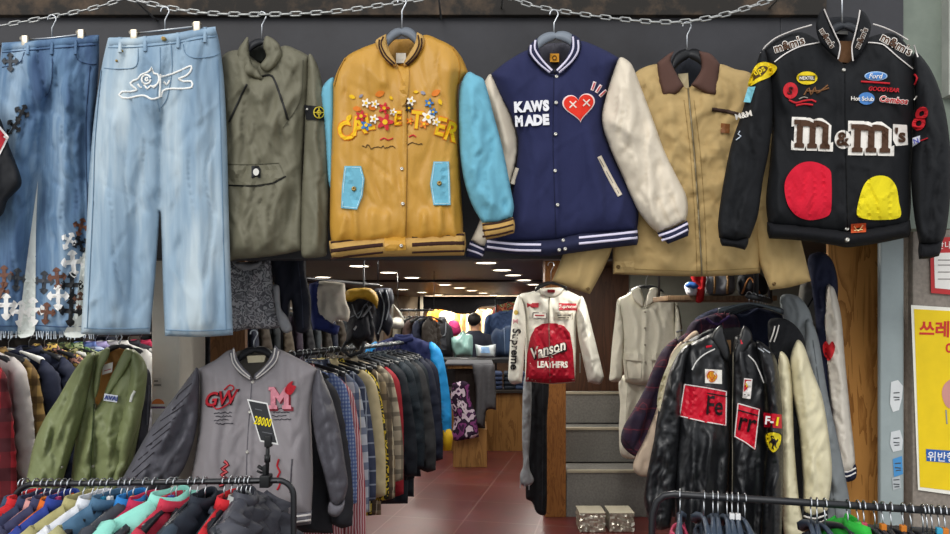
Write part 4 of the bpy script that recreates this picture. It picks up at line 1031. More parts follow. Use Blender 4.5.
gb.decal('chest_label', [(104.5,393.5),(118,395.5),(117,402.5),(103.5,400.5)], C_('#dfe3ea', .7), GB, .006, flat=True, label='white chest label')
gb.text('lettering', 'AVAI', 110.8, 398, 6.2, C_('#3a4a8c', .7), GB, .012, .14, .03, flat=True)
gsr.stroke('sleeve_tape', [(130.5,402),(132,396),(135,391)], 3, C_('#d6d8d0', .7), GB, .006, label='white sleeve tape')
gb.button('snap', 62 + 32, 466, .006, ST, GB, .012); gsl.button('snap', 62, 467, .006, ST, GB, .008)
gb.stroke('zip', [(94,404),(91,460),(90,524)], 1.6, C_('#3f4a2c', .6), GB, .006)
bar_hanger(119, 334, 104, 356, 135, 354, 346, 2.745, '#1c1d20', 'dark hanger inside the olive green bomber jacket', 8, group='hangers of the jackets beside the pillar', rr=3)

DJ = thing('track_jacket', 'dark grey jacket hidden between the green bomber and the beige pillar', 'jacket', P(135, 520, 2.8))
dj = Panel([(140,366),(150,372),(151,400),(147,440),(138,480),(132,525),(104,525),(112,480),(126,430),(134,390)], at(2.80), .03, 10, 3.6, folds=[(145,380,124,500,4,.012)], amp=.006, wl=14, seed=56).build('body', C_('#4a4a52', .7, 'nylon'), DJ)
dj.stroke('seam', [(146,378),(140,430),(124,515)], 1.2, C_('#33333a', .7), DJ, .003)
dj.stroke('sleeve_tape', [(149,385),(147,425)], 1.6, C_('#6a6a74', .7), DJ, .003)

GV = thing('varsity_jacket', 'grey varsity jacket with pink and red embroidery beside the price sign', 'jacket', P(250, 527, 2.62))
gy = mat('grey_wool', '#908b8e', .92, 'wool', var=.06); dg_ = mat('dark_grey_satin', '#54535a', .5, 'nylon', var=.08)
rb = mat('grey_rib', '#77757c', .85, 'rib'); wsn = C_('#ded9d4', .8)
gv = Panel([(232,350),(215,360),(198,369),(198,369),(200,395),(198,430),(194,460),(188,500),(187,520),(187,520),(215,521),(248,521),(280,519),(311,516),(311,516),(313,480),(312,440),(311,405),(318,369),(318,369),(298,358),(276,349),(270,362),(256,376),(251,378),(242,370)], at(2.62), .06, 26, 3.6,
    folds=[(252,380,248,516,3,.008),(215,400,205,510,9,.012),(290,420,295,510,9,.012),(230,420,228,515,7,.01)], amp=.004, wl=26, seed=60).build('body', gy, GV)
ghb = Panel([(187,514),(187,514),(215,516),(248,516),(280,514),(312,510),(312,510),(311,524),(311,524),(280,528),(248,530),(215,530),(187,528),(187,528),(186,520)], at(2.61), .05, 10, 3.2, amp=.0008, seed=61).build('hem_band', rb, GV)
for off in (3.5, 9): ghb.stroke('rib_stripe', [(187,515+off),(215,517+off),(248,517+off),(280,515+off),(311,511+off)], 2.3, wsn, GV, .0022, label='white rib stripe')
gl = Panel([(198,368),(190,376),(178,392),(164,410),(152,426),(138,450),(126,472),(115,490),(108,505),(108,505),(122,516),(134,520),(134,520),(150,506),(168,490),(184,468),(195,436),(199,402)], at(2.59), .055, 18, 3.6,
    folds=[(192,385,160,450,6,.014),(176,410,135,490,6,.012),(190,410,150,500,4,-.012),(184,440,140,505,4,.012)], amp=.006, wl=20, seed=62, lean=.7).build('sleeve', dg_, GV, 'dark grey satin sleeve')
grr = Panel([(318,368),(325,382),(333,402),(340,430),(345,462),(348,485),(344,500),(344,500),(338,506),(331,504),(331,504),(325,478),(317,448),(312,415),(312,390)], at(2.60), .05, 14, 3.6,
    folds=[(320,390,338,490,5,.012),(314,420,332,480,3,-.01)], amp=.007, wl=16, seed=63, lean=.6).build('sleeve', dg_, GV, 'dark grey satin sleeve')
Panel([(330,502),(338,505),(345,499),(345,499),(343,510),(336,517),(328,513)], at(2.60), .025, 6, 2.8, amp=.001, seed=64).build('cuff', rb, GV)
gl.stroke('printed_script', [[(192,383),(178,395),(176,399)], [(190,393),(172,410)], [(184,405),(160,421)], [(176,417),(152,436)], [(170,428),(146,447)], [(162,440),(138,460)], [(154,452),(132,472)], [(150,464),(128,483)]], 1.0, C_('#2d2a30', .6), GV, .002, label='thin dark printed lines')
gcl = Panel([(234,347),(234,347),(229,354),(232,364),(240,373),(251,380),(251,375),(243,367),(237,357)], at(2.585), .015, 5, 2.6, amp=.0006, seed=65).build('collar', rb, GV)
gcr = Panel([(275,345),(275,345),(280,352),(277,362),(268,371),(255,380),(254,375),(264,366),(271,355)], at(2.585), .015, 5, 2.6, amp=.0006, seed=66).build('collar', rb, GV)
gcl.stroke('rib_stripe', [[(233.5,349),(235,360),(242,370),(250,377)], [(231,353),(233,363),(240,372),(250,379)]], 1.6, wsn, GV, .002, label='white rib stripe')
gcr.stroke('rib_stripe', [[(275,348),(273,358),(265,368),(256,377)], [(278.5,351),(276,361),(268,370),(256,379)]], 1.6, wsn, GV, .002, label='white rib stripe')
lp = Panel([(236,352),(274,350),(268,364),(254,381),(243,370)], at(2.67), .003, 5, 3, seed=67).build('lining', C_('#6d6962', .6, 'nylon'), GV)
lp.decal('neck_label', [(247,356),(266,355),(264,362),(248,363)], C_('#cfc4a6', .7), GV, .05, label='beige neck label')
gv.stroke('placket_edge', [(252,380),(247,450),(246,515)], 1.0, C_('#5f5d64', .9), GV, .002)
for x, y in ((253, 382), (250, 412), (247.5, 452), (247.5, 491)): gv.button('snap', x, y, .0065, ST, GV, .006)
pk, cr2 = C_('#d98f9c', .8, 'wool'), C_('#b3232f', .8)
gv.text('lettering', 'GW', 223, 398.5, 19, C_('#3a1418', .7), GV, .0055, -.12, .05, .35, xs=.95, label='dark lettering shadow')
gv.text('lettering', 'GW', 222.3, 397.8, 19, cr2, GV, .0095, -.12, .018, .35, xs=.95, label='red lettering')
gv.stroke('red_flourish', [[(212,404),(216,409),(225,406),(233,399)], [(224,390),(230,385),(234,388),(229,393)]], 1.6, cr2, GV, .006)
MM = [(-11,-11),(-5.5,-11),(0,-3),(5.5,-11),(11,-11),(11,-7.5),(9,-7),(9,7),(11.5,7.5),(11.5,11),(2.5,11),(2.5,7.5),(4.2,7),(4.2,-1),(0,5),(-4.2,-1),(-4.2,7),(-2.5,7.5),(-2.5,11),(-11.5,11),(-11.5,7.5),(-9,7),(-9,-7),(-11,-7.5)]
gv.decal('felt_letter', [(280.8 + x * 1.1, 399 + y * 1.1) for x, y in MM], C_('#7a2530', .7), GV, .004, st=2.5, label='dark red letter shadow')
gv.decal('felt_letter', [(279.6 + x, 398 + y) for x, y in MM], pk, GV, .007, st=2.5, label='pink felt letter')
gv.decal('red_flourish', [(285,392),(286,387),(289,383),(293,381),(292,385),(296,386),(294,391),(290,395)], cr2, GV, .010, True, 2.)
for x0, x1, y0, n in ((214, 234, 413, 4), (272, 292, 409, 4)):
    L = []
    for k in range(n):
        y = y0 + k * 3.6
        L.append([(x0 + (k % 2) * 1.5 + i * 1.6, y + random.uniform(-.8, .8) - i * .05) for i in range(int((x1 - x0 - (k % 3) * 2) / 1.6))])
    gv.stroke('script_embroidery', L, 1.0, C_('#34323a', .7), GV, .003, st=2, label='thin dark script lines')
gv.stroke('red_script', [[(219,486),(224,484),(221,480),(226,478),(221,475),(227,472),(222,469),(228,465),(224,461)]], 4.6, C_('#5f1a20', .7), GV, .003, label='dark red script border')
gv.stroke('red_script', [[(219,486),(224,484),(221,480),(226,478),(221,475),(227,472),(222,469),(228,465),(224,461)]], 2.2, C_('#d0555a', .7), GV, .0055, label='red script')
gv.stroke('red_script', [[(277,490),(280,484),(277,478),(280,472),(277,466),(279,459)]], 2.2, cr2, GV, .004, label='red script')
gv.stroke('pocket_slit', [(292,459),(291,476),(290,493)], 1.6, C_('#4c4a50', .8), GV, .003)
bar_hanger(254, 330, 237, 362, 273, 359, 350, 2.625, '#15161a', 'black hanger in the neck of the grey varsity jacket', 11, group='hangers of the jackets beside the pillar', rr=3.6)
# price sign clamped on the front rail
PS = thing('price_sign', 'black price card with yellow digits on a clamp at the rail end', 'sign', P(266, 482, 2.2))
card = [(247,399),(267.5,403),(278.5,445),(260,441.5)]
V = [P(x, y, 2.19) for x, y in card] + [P(x, y, 2.196) for x, y in card]
mesh('card', V, [(3, 2, 1, 0), (4, 5, 6, 7), (0, 1, 5, 4), (1, 2, 6, 5), (2, 3, 7, 6), (3, 0, 4, 7)], C_('#d8d8d6', .5, 'flat'), PS, False, label='white card edge')
cp = Panel(card, at(2.19), 0, 10, 4, amp=0, sm=False); cp.H = lambda Q: np.zeros(len(np.atleast_2d(Q)))
cp.decal('black_field', [(248.6,400.8),(266.4,404.2),(276.6,443),(260.8,440)], C_('#2c2d30', .45, 'flat'), PS, .0012, label='black printed field')
cp.text('digits', '28000', 262.9, 421.5, 11.5, C_('#e9d416', .5, 'flat'), PS, .0025, .2, .02, .0, xs=.56, space=1.1, label='yellow digits')
cp.stroke('printed_line', [[(255,409),(262,410.5)], [(262,432),(272,434)]], 1.6, C_('#55565a', .5, 'flat'), PS, .002)
b = MB(); b.tube([P(268, 441, 2.2), P(267, 474, 2.2)], .0065, 8); b.tube([P(267.5, 455, 2.2), P(267.3, 462, 2.2)], .010, 8)
b.build('stem', C_('#1a1b1d', .4, 'flat'), PS)
b = MB(); b.box(P(259, 476, 2.178), P(273, 485, 2.222), .004); b.box(P(262, 466, 2.19), P(268, 476, 2.21), .003); b.tube([P(258, 466, 2.2), P(264, 470, 2.2)], .006, 8); b.tube([P(257, 471, 2.2), P(262, 473, 2.2)], .004, 8)
b.build('clamp', C_('#161719', .45, 'flat'), PS)
b = MB(); b.box(P(264, 436, 2.182), P(273, 446, 2.204), .003); b.build('card_clip', C_('#1a1b1d', .45, 'flat'), PS)

# ================================================================== jackets on the right-hand rail
LJ = thing('leather_jacket', 'black leather racing jacket with red chest panels and white piping', 'jacket', P(728, 545, 2.55))
bl_ = mat('black_leather', '#131417', .40, 'leather', spec=.5, var=.25)
ll = Panel([(716,333),(702,338),(690,345),(684,362),(681,390),(678,430),(675,480),(676,545),(676,545),(700,548),(727,548),(727,548),(729,480),(731,420),(729,370),(724,345)], at(2.55), .055, 18, 3.4,
    folds=[(712,430,700,540,5,.016),(695,430,690,540,4,.014),(720,440,716,540,3,-.012),(704,345,696,372,6,.008)], amp=.005, wl=18, seed=70).build('front_panel', bl_, LJ)
lr = Panel([(736,336),(747,338),(756,343),(763,358),(767,385),(769,430),(766,480),(762,548),(762,548),(746,550),(731,548),(731,548),(731,480),(733,420),(732,370),(733,350)], at(2.54), .05, 14, 3.4,
    folds=[(745,450,742,540,4,.014),(757,450,754,540,3,-.012)], amp=.006, wl=16, seed=71).build('front_panel', bl_, LJ)
lsl = Panel([(691,344),(680,351),(670,370),(662,402),(654,440),(647,475),(644,500),(648,520),(648,520),(658,530),(670,528),(670,528),(676,490),(680,440),(683,395),(688,360)], at(2.54), .05, 14, 3.4,
    folds=[(682,365,660,470,5,.014),(674,400,655,500,3,-.012)], amp=.005, wl=15, seed=72, lean=.5).build('sleeve', bl_, LJ)
lsr = Panel([(756,342),(768,347),(777,362),(781,395),(783,435),(783,490),(781,548),(781,548),(771,551),(761,548),(761,548),(764,490),(768,435),(766,390)], at(2.51), .05, 10, 3.2,
    folds=[(772,360,774,540,4,.012),(778,450,768,500,3,-.01)], amp=.006, wl=14, seed=73).build('sleeve', bl_, LJ)
Panel([(722,325),(714,331),(712,340),(718,350),(727,362),(730,352),(726,338)], at(2.51), .014, 5, 2.8, amp=.001, seed=74).build('collar', bl_, LJ)
Panel([(744,326),(751,332),(752,342),(746,352),(736,364),(734,352),(739,338)], at(2.51), .014, 5, 2.8, amp=.001, seed=75).build('collar', bl_, LJ)
lp = Panel([(716,332),(750,330),(742,360),(734,545),(727,545),(724,360)], at(2.60), .003, 5, 4, seed=76).build('lining', C_('#0b0b0d', .8), LJ)
lp.decal('neck_label', [(723,340),(731,340),(731,354),(723,354)], C_('#6b5033', .7), LJ, .01, label='brown neck label')
wpp = C_('#dcdad6', .6)
rdl = mat('red_leather', '#c4122b', .4, 'leather', var=.06)
def bordered(pan, par, q, m, nm, lab, t=.005):
    cx = sum(p[0] for p in q) / len(q); cy = sum(p[1] for p in q) / len(q)
    pan.decal(nm, q, m, par, t, label=lab, st=3)
    pan.stroke('panel_border', [(x + (.6 if x < cx else -.6), y + (.6 if y < cy else -.6)) for x, y in q + q[:1]], 1.5, wpp, par, t + .002, sm=False, label='white panel border')
bordered(ll, LJ, [(684,384),(706,387),(727,391),(726.5,426),(702,422),(679,416.5)], rdl, 'chest_panel', 'red chest panel')
bordered(lr, LJ, [(737.5,403),(760,409),(755.5,450),(745,443),(734,437)], rdl, 'chest_panel', 'red chest panel')
inkk = C_('#1a1214', .6)
ll.text('lettering', 'Fe', 715, 405.5, 27, inkk, LJ, .011, .08, .012, xs=.7, label='black condensed lettering')
lr.text('lettering', 'rr', 747.5, 425, 27, inkk, LJ, .011, .2, .012, xs=.85, label='black condensed lettering')
ll.stroke('lettering_bar', [(707,393),(727,396.5)], 1.6, inkk, LJ, .010, sm=False)
lr.stroke('lettering_bar', [(738,410),(758,415.5)], 1.6, inkk, LJ, .010, sm=False)
ll.decal('shell_badge', [(705,369),(722,370),(722,384),(705,383)], C_('#e7e3da', .6), LJ, .006, label='white badge')
ll.decal('shell_emblem', [(707,376),(708.5,372.5),(711.5,371),(715,372.5),(717,376),(715.5,380),(712,382),(708.5,380)], C_('#d8a11c', .6), LJ, .009, True, 2, label='gold shell emblem')
ll.stroke('shell_emblem', [[(712,381),(708.8,374)], [(712,381),(712,372)], [(712,381),(715.4,374)], [(707,376),(708.5,372.5),(711.5,371),(715,372.5),(717,376),(715.5,380),(712,382),(708.5,380),(707,376)]], .9, C_('#c4352a', .6), LJ, .010, st=1.5, label='red shell lines')
lr.decal('pennant_badge', [(744,378),(752.5,379),(750.5,399),(742.5,398)], C_('#e5dfda', .6), LJ, .006, label='white badge')
lr.decal('pennant_stripe', [(744.8,379.5),(751.5,380.2),(747,389),(743.8,392)], C_('#c11f2c', .6), LJ, .008, label='red badge corner')
lr.stroke('badge_mark', [(746,383),(747,387)], 1.6, C_('#e0c020', .6), LJ, .010)
lr.stroke('badge_mark', [(744,394.5),(749.5,395.2)], 1.3, inkk, LJ, .008)
lsr.decal('sleeve_panel', [(763.5,412.5),(781.5,414.5),(782,428.5),(764,427)], rdl, LJ, .005, label='red sleeve panel')
lsr.text('lettering', 'F-', 769.5, 420.5, 11.5, wpp, LJ, .009, .1, .03, label='white lettering')
lsr.text('lettering', '1', 777.5, 421.5, 12, C_('#e5c91c', .6), LJ, .009, .1, .03, .05, xs=1.2, label='yellow numeral')
shd = [(765,434),(771,431.5),(777,432),(782,434.5),(781.5,443),(779,449),(773.5,453.5),(768.5,449),(765.5,442)]
lsr.decal('shield_patch', shd, C_('#2a2410', .6), LJ, .005, True, 2, label='dark shield border')
lsr.decal('shield_patch', [(773.5 + (x - 773.5) * .88, 442 + (y - 442) * .9) for x, y in shd], C_('#e6cf1f', .6), LJ, .008, True, 2, label='yellow shield')
lsr.decal('horse_emblem', [(771.5,448),(772.5,444),(770.5,442.5),(769.5,444.5),(769,442),(771,440),(771.5,437.5),(770,437),(771.5,435.5),(773.5,436),(774.5,438.5),(776,440.5),(778,438.5),(778.2,441),(776.5,443),(776,446),(777.5,448.5),(775.5,447.5),(774.5,444.5),(773.5,446),(773,449.5)], inkk, LJ, .011, False, 1.5, label='black prancing horse')
ll.stroke('piping', [(715,349),(705,354),(697,361),(692,370)], 1.6, wpp, LJ, .004, label='white piping')
lr.stroke('piping', [(748,355),(755,362),(760,373),(764,383)], 1.6, wpp, LJ, .004, label='white piping')
ll.stroke('red_tab', [(706,347),(712,346)], 2.5, rdl, LJ, .006); lr.stroke('red_tab', [(741,337),(742,344)], 3, rdl, LJ, .008)
lsr.stroke('shoulder_print', [[(758,348),(764,352)], [(763,348.5),(770,353)]], 1.6, C_('#a9adb2', .6), LJ, .003)
lr.stroke('zip', [(733,352),(732.5,420),(732,546)], 1.2, mat('zip_steel', '#8a8474', .4, 'flat', metal=.8), LJ, .004)

def coat(nm, lab, base, d, parts, cat='jacket', group=None):
    t = thing(nm, lab, cat, P(base[0], base[1], d), group)
    ps = []
    for k, q in enumerate(parts):
        n, out, m, T, R, dz, folds = q[:7]
        p = Panel(out, at(d + dz), T, R, 3.6, folds=folds, amp=.006, wl=17, seed=hash(lab) % 90 + k if False else len(lab) * 3 + k, lean=.4).build(n, m, t, q[7] if len(q) > 7 else None)
        ps.append(p)
    return t, ps
blk = mat('black_wool', '#141519', .9, 'wool', var=.2); ivory = mat('ivory_leather', '#d8cfae', .45, 'leather', var=.05)
t, ps = coat('varsity_jacket', 'black varsity jacket with ivory sleeves right of the black leather jacket', (795, 520), 2.66, [
    ('body', [(768,322),(782,318),(796,326),(805,342),(806,380),(803,440),(800,530),(776,532),(774,440),(772,380)], blk, .04, 14, 0, []),
    ('sleeve', [(780,352),(788,358),(792,380),(794,440),(799,500),(804,536),(785,538),(782,480),(780,420),(778,380)], ivory, .04, 9, -.075, [(786,370,790,530,3,.012)], 'ivory leather sleeve'),
    ('sleeve', [(797,340),(804,346),(813,372),(822,396),(828,430),(832,470),(829,500),(826,512),(812,516),(804,512),(803,480),(799,430),(792,390),(790,360)], ivory, .05, 13, -.055, [(800,360,816,480,5,.014),(808,420,822,500,3,-.012)], 'ivory leather sleeve'),
    ('cuff', [(804,511),(815,513),(827,509),(826,528),(815,532),(804,529)], blk, .03, 6, -.05, [])])
for off in (5, 10): ps[3].stroke('rib_stripe', [(803.5,511+off),(815,513.5+off),(827,509.5+off)], 2, wsn, t, .003, label='white rib stripe')
ps[0].stroke('collar_stripe', [[(775,326),(773,334),(770,342)], [(779,325),(777,333),(774,342)]], 1.5, wsn, t, .004, label='white collar stripe')
gw = mat('grey_fleece', '#7d8284', .95, 'wool')
t, ps = coat('wool_jacket', 'plain grey wool jacket behind the ivory sleeved varsity jacket', (830, 522), 2.78, [
    ('body', [(780,298),(797,296),(810,312),(815,340),(818,400),(822,522),(800,524),(796,400),(788,340)], gw, .04, 13, 0, []),
    ('sleeve', [(806,318),(814,326),(820,346),(828,395),(838,440),(846,480),(851,512),(848,522),(832,525),(822,520),(820,470),(812,410),(804,360)], gw, .045, 11, -.03, [(812,350,838,510,5,.012)])])
ps[1].stroke('seam', [(813,340),(824,420),(836,515)], 1.0, C_('#5f6466', .9), t, .003)
whl = mat('white_leather', '#d5cdc0', .5, 'leather', var=.05)
t, ps = coat('varsity_jacket', 'navy varsity jacket with white sleeves and a small red heart beside the plywood', (845, 480), 2.88, [
    ('body', [(808,258),(822,252),(833,262),(838,285),(836,330),(832,440),(815,442),(816,330),(812,290)], mat('navy_dark', '#1c2036', .9, 'wool'), .04, 12, 0, []),
    ('sleeve', [(827,284),(834,288),(841,315),(845,360),(851,420),(855,458),(853,470),(838,471),(834,440),(828,380),(824,320)], whl, .045, 10, -.03, [(834,300,846,450,4,.012)], 'white leather sleeve'),
    ('cuff', [(838,466),(846,468),(855.5,464),(856,478),(847,482),(839,480)], mat('navy_dark', '#1c2036', .9, 'wool'), .028, 5, -.028, [])])
for off in (3.5, 8): ps[2].stroke('rib_stripe', [(838,466.5+off),(847,468.5+off),(856,464.5+off)], 1.8, wsn, t, .003, label='white rib stripe')
ps[1].decal('heart_patch', [(828.5,361),(823.5,353),(823,345),(826,341),(829,345),(832,341),(835,346),(833.5,354)], C_('#c8262c', .8), t, .006, True, 2, label='red heart patch')
pld = mat('plum_plaid', '#3a2030', .85, 'plaid', bands=[('x', .09, .35, 0, '#1e1a2c'), ('z', .09, .35, 0, '#231a30'), ('x', .09, .06, .5, '#6a2a36'), ('z', .09, .06, .5, '#6a2a36')])
t, ps = coat('plaid_jacket', 'dark plum plaid jacket leftmost on the right-hand rail', (650, 458), 3.02, [
    ('body', [(700,330),(682,336),(672,350),(668,400),(668,470),(700,472),(712,400)], pld, .035, 12, 0, []),
    ('sleeve', [(678,340),(664,348),(654,366),(644,390),(632,412),(623,428),(621,442),(628,452),(638,457),(646,452),(654,436),(664,410),(672,380)], pld, .05, 12, -.03, [(668,356,634,440,5,.014),(660,380,640,450,3,-.012)])])
ps[1].stroke('cuff_edge', [(622,436),(630,447),(642,455)], 1.6, C_('#221620', .8), t, .004)
bei = mat('beige_suede', '#b8a490', .85, 'cloth')
t, ps = coat('suede_jacket', 'beige jacket whose sleeve shows below the plum plaid jacket', (645, 475), 2.93, [
    ('body', [(698,332),(684,340),(676,360),(674,420),(676,476),(700,478),(706,400)], bei, .03, 10, 0, []),
    ('sleeve', [(684,342),(672,352),(664,380),(656,410),(646,436),(636,456),(633,468),(640,476),(652,474),(662,450),(672,420),(678,380)], bei, .035, 9, -.02, [(676,370,648,460,4,.01)])])
crm2 = mat('cream_wool', '#cfc7ac', .8, 'wool')
t, ps = coat('blouson', 'black jacket with a cream raglan stripe behind the black leather jacket', (665, 500), 2.76, [
    ('body', [(716,330),(700,334),(686,344),(676,380),(670,440),(666,510),(700,512),(712,420)], mat('black_nylon', '#16171c', .5, 'nylon'), .03, 11, 0, []),
    ('sleeve', [(690,342),(678,348),(668,366),(660,400),(654,440),(650,480),(652,505),(664,508),(674,470),(682,410),(688,370)], mat('black_nylon', '#16171c', .5, 'nylon'), .035, 9, -.03, [(682,360,660,480,4,.012)])])
ps[1].decal('raglan_stripe', [(694,341),(678,347),(669,362),(660,385),(657,404),(661,412),(668,395),(675,374),(684,356),(696,346)], crm2, t, .004, True, 3, label='cream raglan stripe')

# ================================================================== deeper: white and red leather jacket on the post, white suit
VJ = thing('leather_jacket', 'white leather jacket with a red arched front hanging on the wooden post', 'jacket', P(553, 383, 4.6))
wl_ = mat('white_cow', '#d9d6cb', .45, 'leather', var=.04)
vj = Panel([(540,290),(530,292),(519,296),(524,320),(525,350),(525,381),(525,381),(550,384),(575,382),(575,382),(576,350),(576,320),(581,297),(581,297),(571,292),(562,289),(556,294),(546,294)], at(4.6), .07, 12, 2.6, folds=[(549,300,551,380,2,.01)], amp=.006, wl=14, seed=80).build('body', wl_, VJ)
vsl = Panel([(519,295),(514,306),(511,330),(509,360),(508,379),(508,379),(512,384),(522,383),(522,383),(524,360),(526,330),(525,308)], at(4.56), .06, 7, 2.6, folds=[(518,310,516,375,3,.012)], amp=.008, wl=10, seed=81).build('sleeve', wl_, VJ)
vsr = Panel([(581,296),(586,304),(590,320),(598,352),(604,377),(604,377),(600,384),(588,382),(588,382),(584,364),(578,335),(576,312)], at(4.58), .06, 7, 2.6, folds=[(584,310,594,375,3,.014)], amp=.008, wl=10, seed=82).build('sleeve', wl_, VJ)
rvj = mat('red_cow', '#a3142a', .42, 'leather', var=.06)
vj.decal('red_front', [(525.5,381.5),(527,355),(530,338),(535,328),(542,324),(549,323),(557,323.5),(564,326),(570,333),(573,350),(575,381.5),(550,383.5)], rvj, VJ, .006, False, 3, label='red arched front panel')
wt = C_('#ece6de', .6)
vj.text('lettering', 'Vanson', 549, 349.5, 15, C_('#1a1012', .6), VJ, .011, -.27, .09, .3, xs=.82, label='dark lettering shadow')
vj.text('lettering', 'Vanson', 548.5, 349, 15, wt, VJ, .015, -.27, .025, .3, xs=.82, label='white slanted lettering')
vj.stroke('lettering_underline', [(538,358),(552,355),(566,348)], 1.2, wt, VJ, .012)
vj.text('lettering', 'LEATHERS', 552.5, 364.5, 8.6, wt, VJ, .011, .01, .05, xs=.78, label='white capitals')
vsl.text('lettering', 'Supreme', 514.3, 349, 11.5, inkk, VJ, .008, math.pi / 2 + .06, .02, label='black sleeve lettering')
rr_ = C_('#a82a35', .6)
vj.decal('chest_patch', [(527,303),(539,303),(538.5,307.5),(527,307.5)], rr_, VJ, .006, label='red chest patch')
vj.decal('chest_patch', [(532.5,312),(547,312.5),(547,319),(532.5,318.5)], wt, VJ, .006, label='white chest patch')
vj.stroke('patch_frame', [(533,312.6),(546.5,313),(546.5,318.4),(533,318),(533,312.6)], .9, inkk, VJ, .008, sm=False); vj.stroke('patch_band', [(535,315.4),(545,315.6)], 2.2, rr_, VJ, .008)
vj.decal('chest_patch', [(559,303),(576.5,303.5),(576.5,310.5),(559,310)], rr_, VJ, .006, label='red box patch')
vj.text('lettering', 'Supreme', 567.7, 306.8, 4.8, wt, VJ, .009, .02, .02, .2, label='white box lettering')
vj.decal('chest_patch', [(555,312.5),(573,312.5),(573,319.5),(555,319.5)], C_('#b7b0a0', .6), VJ, .006, label='beige chest patch')
vj.stroke('patch_print', [[(557,315),(571,315)], [(557,317.5),(569,317.5)]], 1.3, C_('#4c4640', .6), VJ, .008)
vsl.decal('sleeve_patch', ring(516, 312.5, 2.3, 2.6, 10), C_('#b79b3c', .6), VJ, .006, label='yellow sleeve patch'); vsl.decal('sleeve_patch', [(513,319),(518,319),(518,324),(513,324)], C_('#c08a8c', .6), VJ, .006, label='pink sleeve patch')
vj.stroke('zip', [(549.5,296),(549,325),(550,382)], 1.1, mat('zip_steel', '#8a8474', .4, 'flat', metal=.8), VJ, .008)
vj.stroke('pocket_slit', [(580,353),(580,373)], 1.1, C_('#6d6a62', .6), VJ, .005)
Panel([(540,289),(563,288),(558,296),(546,296)], at(4.55), .012, 4, 2, amp=0, seed=83).build('collar', wl_, VJ)
vj.decal('neck_label', [(547.5,289.5),(555,289.5),(555,292.5),(547.5,292.5)], rr_, VJ, .05, label='red neck label')
bar_hanger(551, 262, 535, 291, 567, 289, 283, 4.6, '#1a1a1c', 'black hanger of the white and red leather jacket', 6, group='hangers by the steps', rr=3)
WS = thing('suit_jacket', 'ivory safari style jacket with flap pockets hanging above the steps', 'jacket', P(640, 384, 5.15))
iv = mat('ivory_cotton', '#cfcbbc', .85, 'cloth', var=.05)
ws = Panel([(633,291),(626,295),(618,300),(621,330),(623,360),(625,382),(625,382),(640,385),(658,384),(676,381),(676,381),(678,350),(676,320),(676,301),(676,301),(668,295),(658,291),(650,300),(644,304),(638,298)], at(5.15), .07, 12, 2.8, folds=[(646,304,643,383,2,.012)], amp=.006, wl=14, seed=84).build('body', iv, WS)
for q in ([(618,299),(615,320),(612,345),(610,372),(610,381),(621,380),(623,360),(624,330)], [(676,300),(681,318),(683,345),(683,378),(675,382),(674,350),(675,320)]):
    sp_ = Panel(q, at(5.11), .05, 6, 2.6, folds=[], amp=.007, wl=9, seed=85).build('sleeve', iv, WS)
sp_.stroke('sleeve_stripe', [[(676,332),(683,330)], [(676,338),(683,336)], [(676,344),(683,342)]], 1.6, C_('#85898f', .8), WS, .006, label='grey sleeve stripes')
Panel([(632,290),(640,288),(644,300),(643,307),(634,300)], at(5.06), .014, 4, 2.4, amp=0, seed=86).build('lapel', iv, WS)
Panel([(659,290),(651,288),(646,300),(645,307),(655,301)], at(5.06), .014, 4, 2.4, amp=0, seed=87).build('lapel', iv, WS)
for x in (626, 652): ws.decal('pocket_flap', [(x,353),(x+16,354),(x+16,361),(x,360)], iv, WS, .018); ws.stroke('pocket_edge', [(x,361),(x+2,378),(x+15,379),(x+16,362)], .9, C_('#a5a194', .8), WS, .004, sm=False)
for y in (312, 328, 345, 362): ws.button('button', 645, y, .008, C_('#8f8a7c', .5, 'flat'), WS, .014)
ws.stroke('neck_shadow_line', [(640,294),(649,296),(655,294)], 1.0, C_('#8d897c', .8), WS, .004) if False else None
TR = thing('trousers', 'ivory trousers hanging under the ivory safari style jacket', 'trousers', P(632, 460, 5.2))
tr = Panel([(622,376),(660,376),(656,400),(650,425),(644,445),(640,458),(622,456),(619,436),(620,405)], at(5.22), .05, 9, 2.8, folds=[(640,380,632,455,3,-.02),(628,385,626,450,3,.014)], amp=.006, wl=10, seed=88).build('body', iv, TR)
tr.stroke('crease', [(628,382),(626,420),(628,454)], .9, C_('#b0ac9d', .8), TR, .004)
bar_hanger(646, 270, 628, 296, 664, 295, 287, 5.17, '#222327', 'dark hanger of the ivory safari style jacket', 6, group='hangers by the steps', rr=3)
# dark garments hung under the white and red jacket
BT = thing('trousers', 'black trousers hanging against the wooden post under the white jacket', 'trousers', P(540, 515, 5.2))
bt = Panel([(531,378),(548,378),(547,420),(547,470),(546,514),(537,513),(532,502),(526,498),(527,440),(529,410)], at(5.2), .04, 6, 2.8, folds=[(538,400,537,510,2,-.015)], amp=.006, wl=9, seed=89).build('body', C_('#17181c', .85), BT)
bt.stroke('crease', [(543,384),(543,440),(542,510)], .9, C_('#2b2c31', .8), BT, .004)
GS = thing('scarf', 'grey knitted scarf hanging beside the black trousers', 'scarf', P(526, 485, 5.1))
gs = Panel([(524,378),(531,378),(531,420),(529,455),(530,470),(534,480),(529,486),(521,484),(520,474),(523,466),(522,430)], at(5.1), .035, 4, 2.4, folds=[], amp=.006, wl=7, seed=90).build('body', C_('#8d8f93', .9, 'wool'), GS)
gs.stroke('fringe', [[(521,482),(520,488)], [(525,484),(524,489)], [(529,485),(529,490)]], 1., C_('#8d8f93', .9, 'wool'), GS, .002)
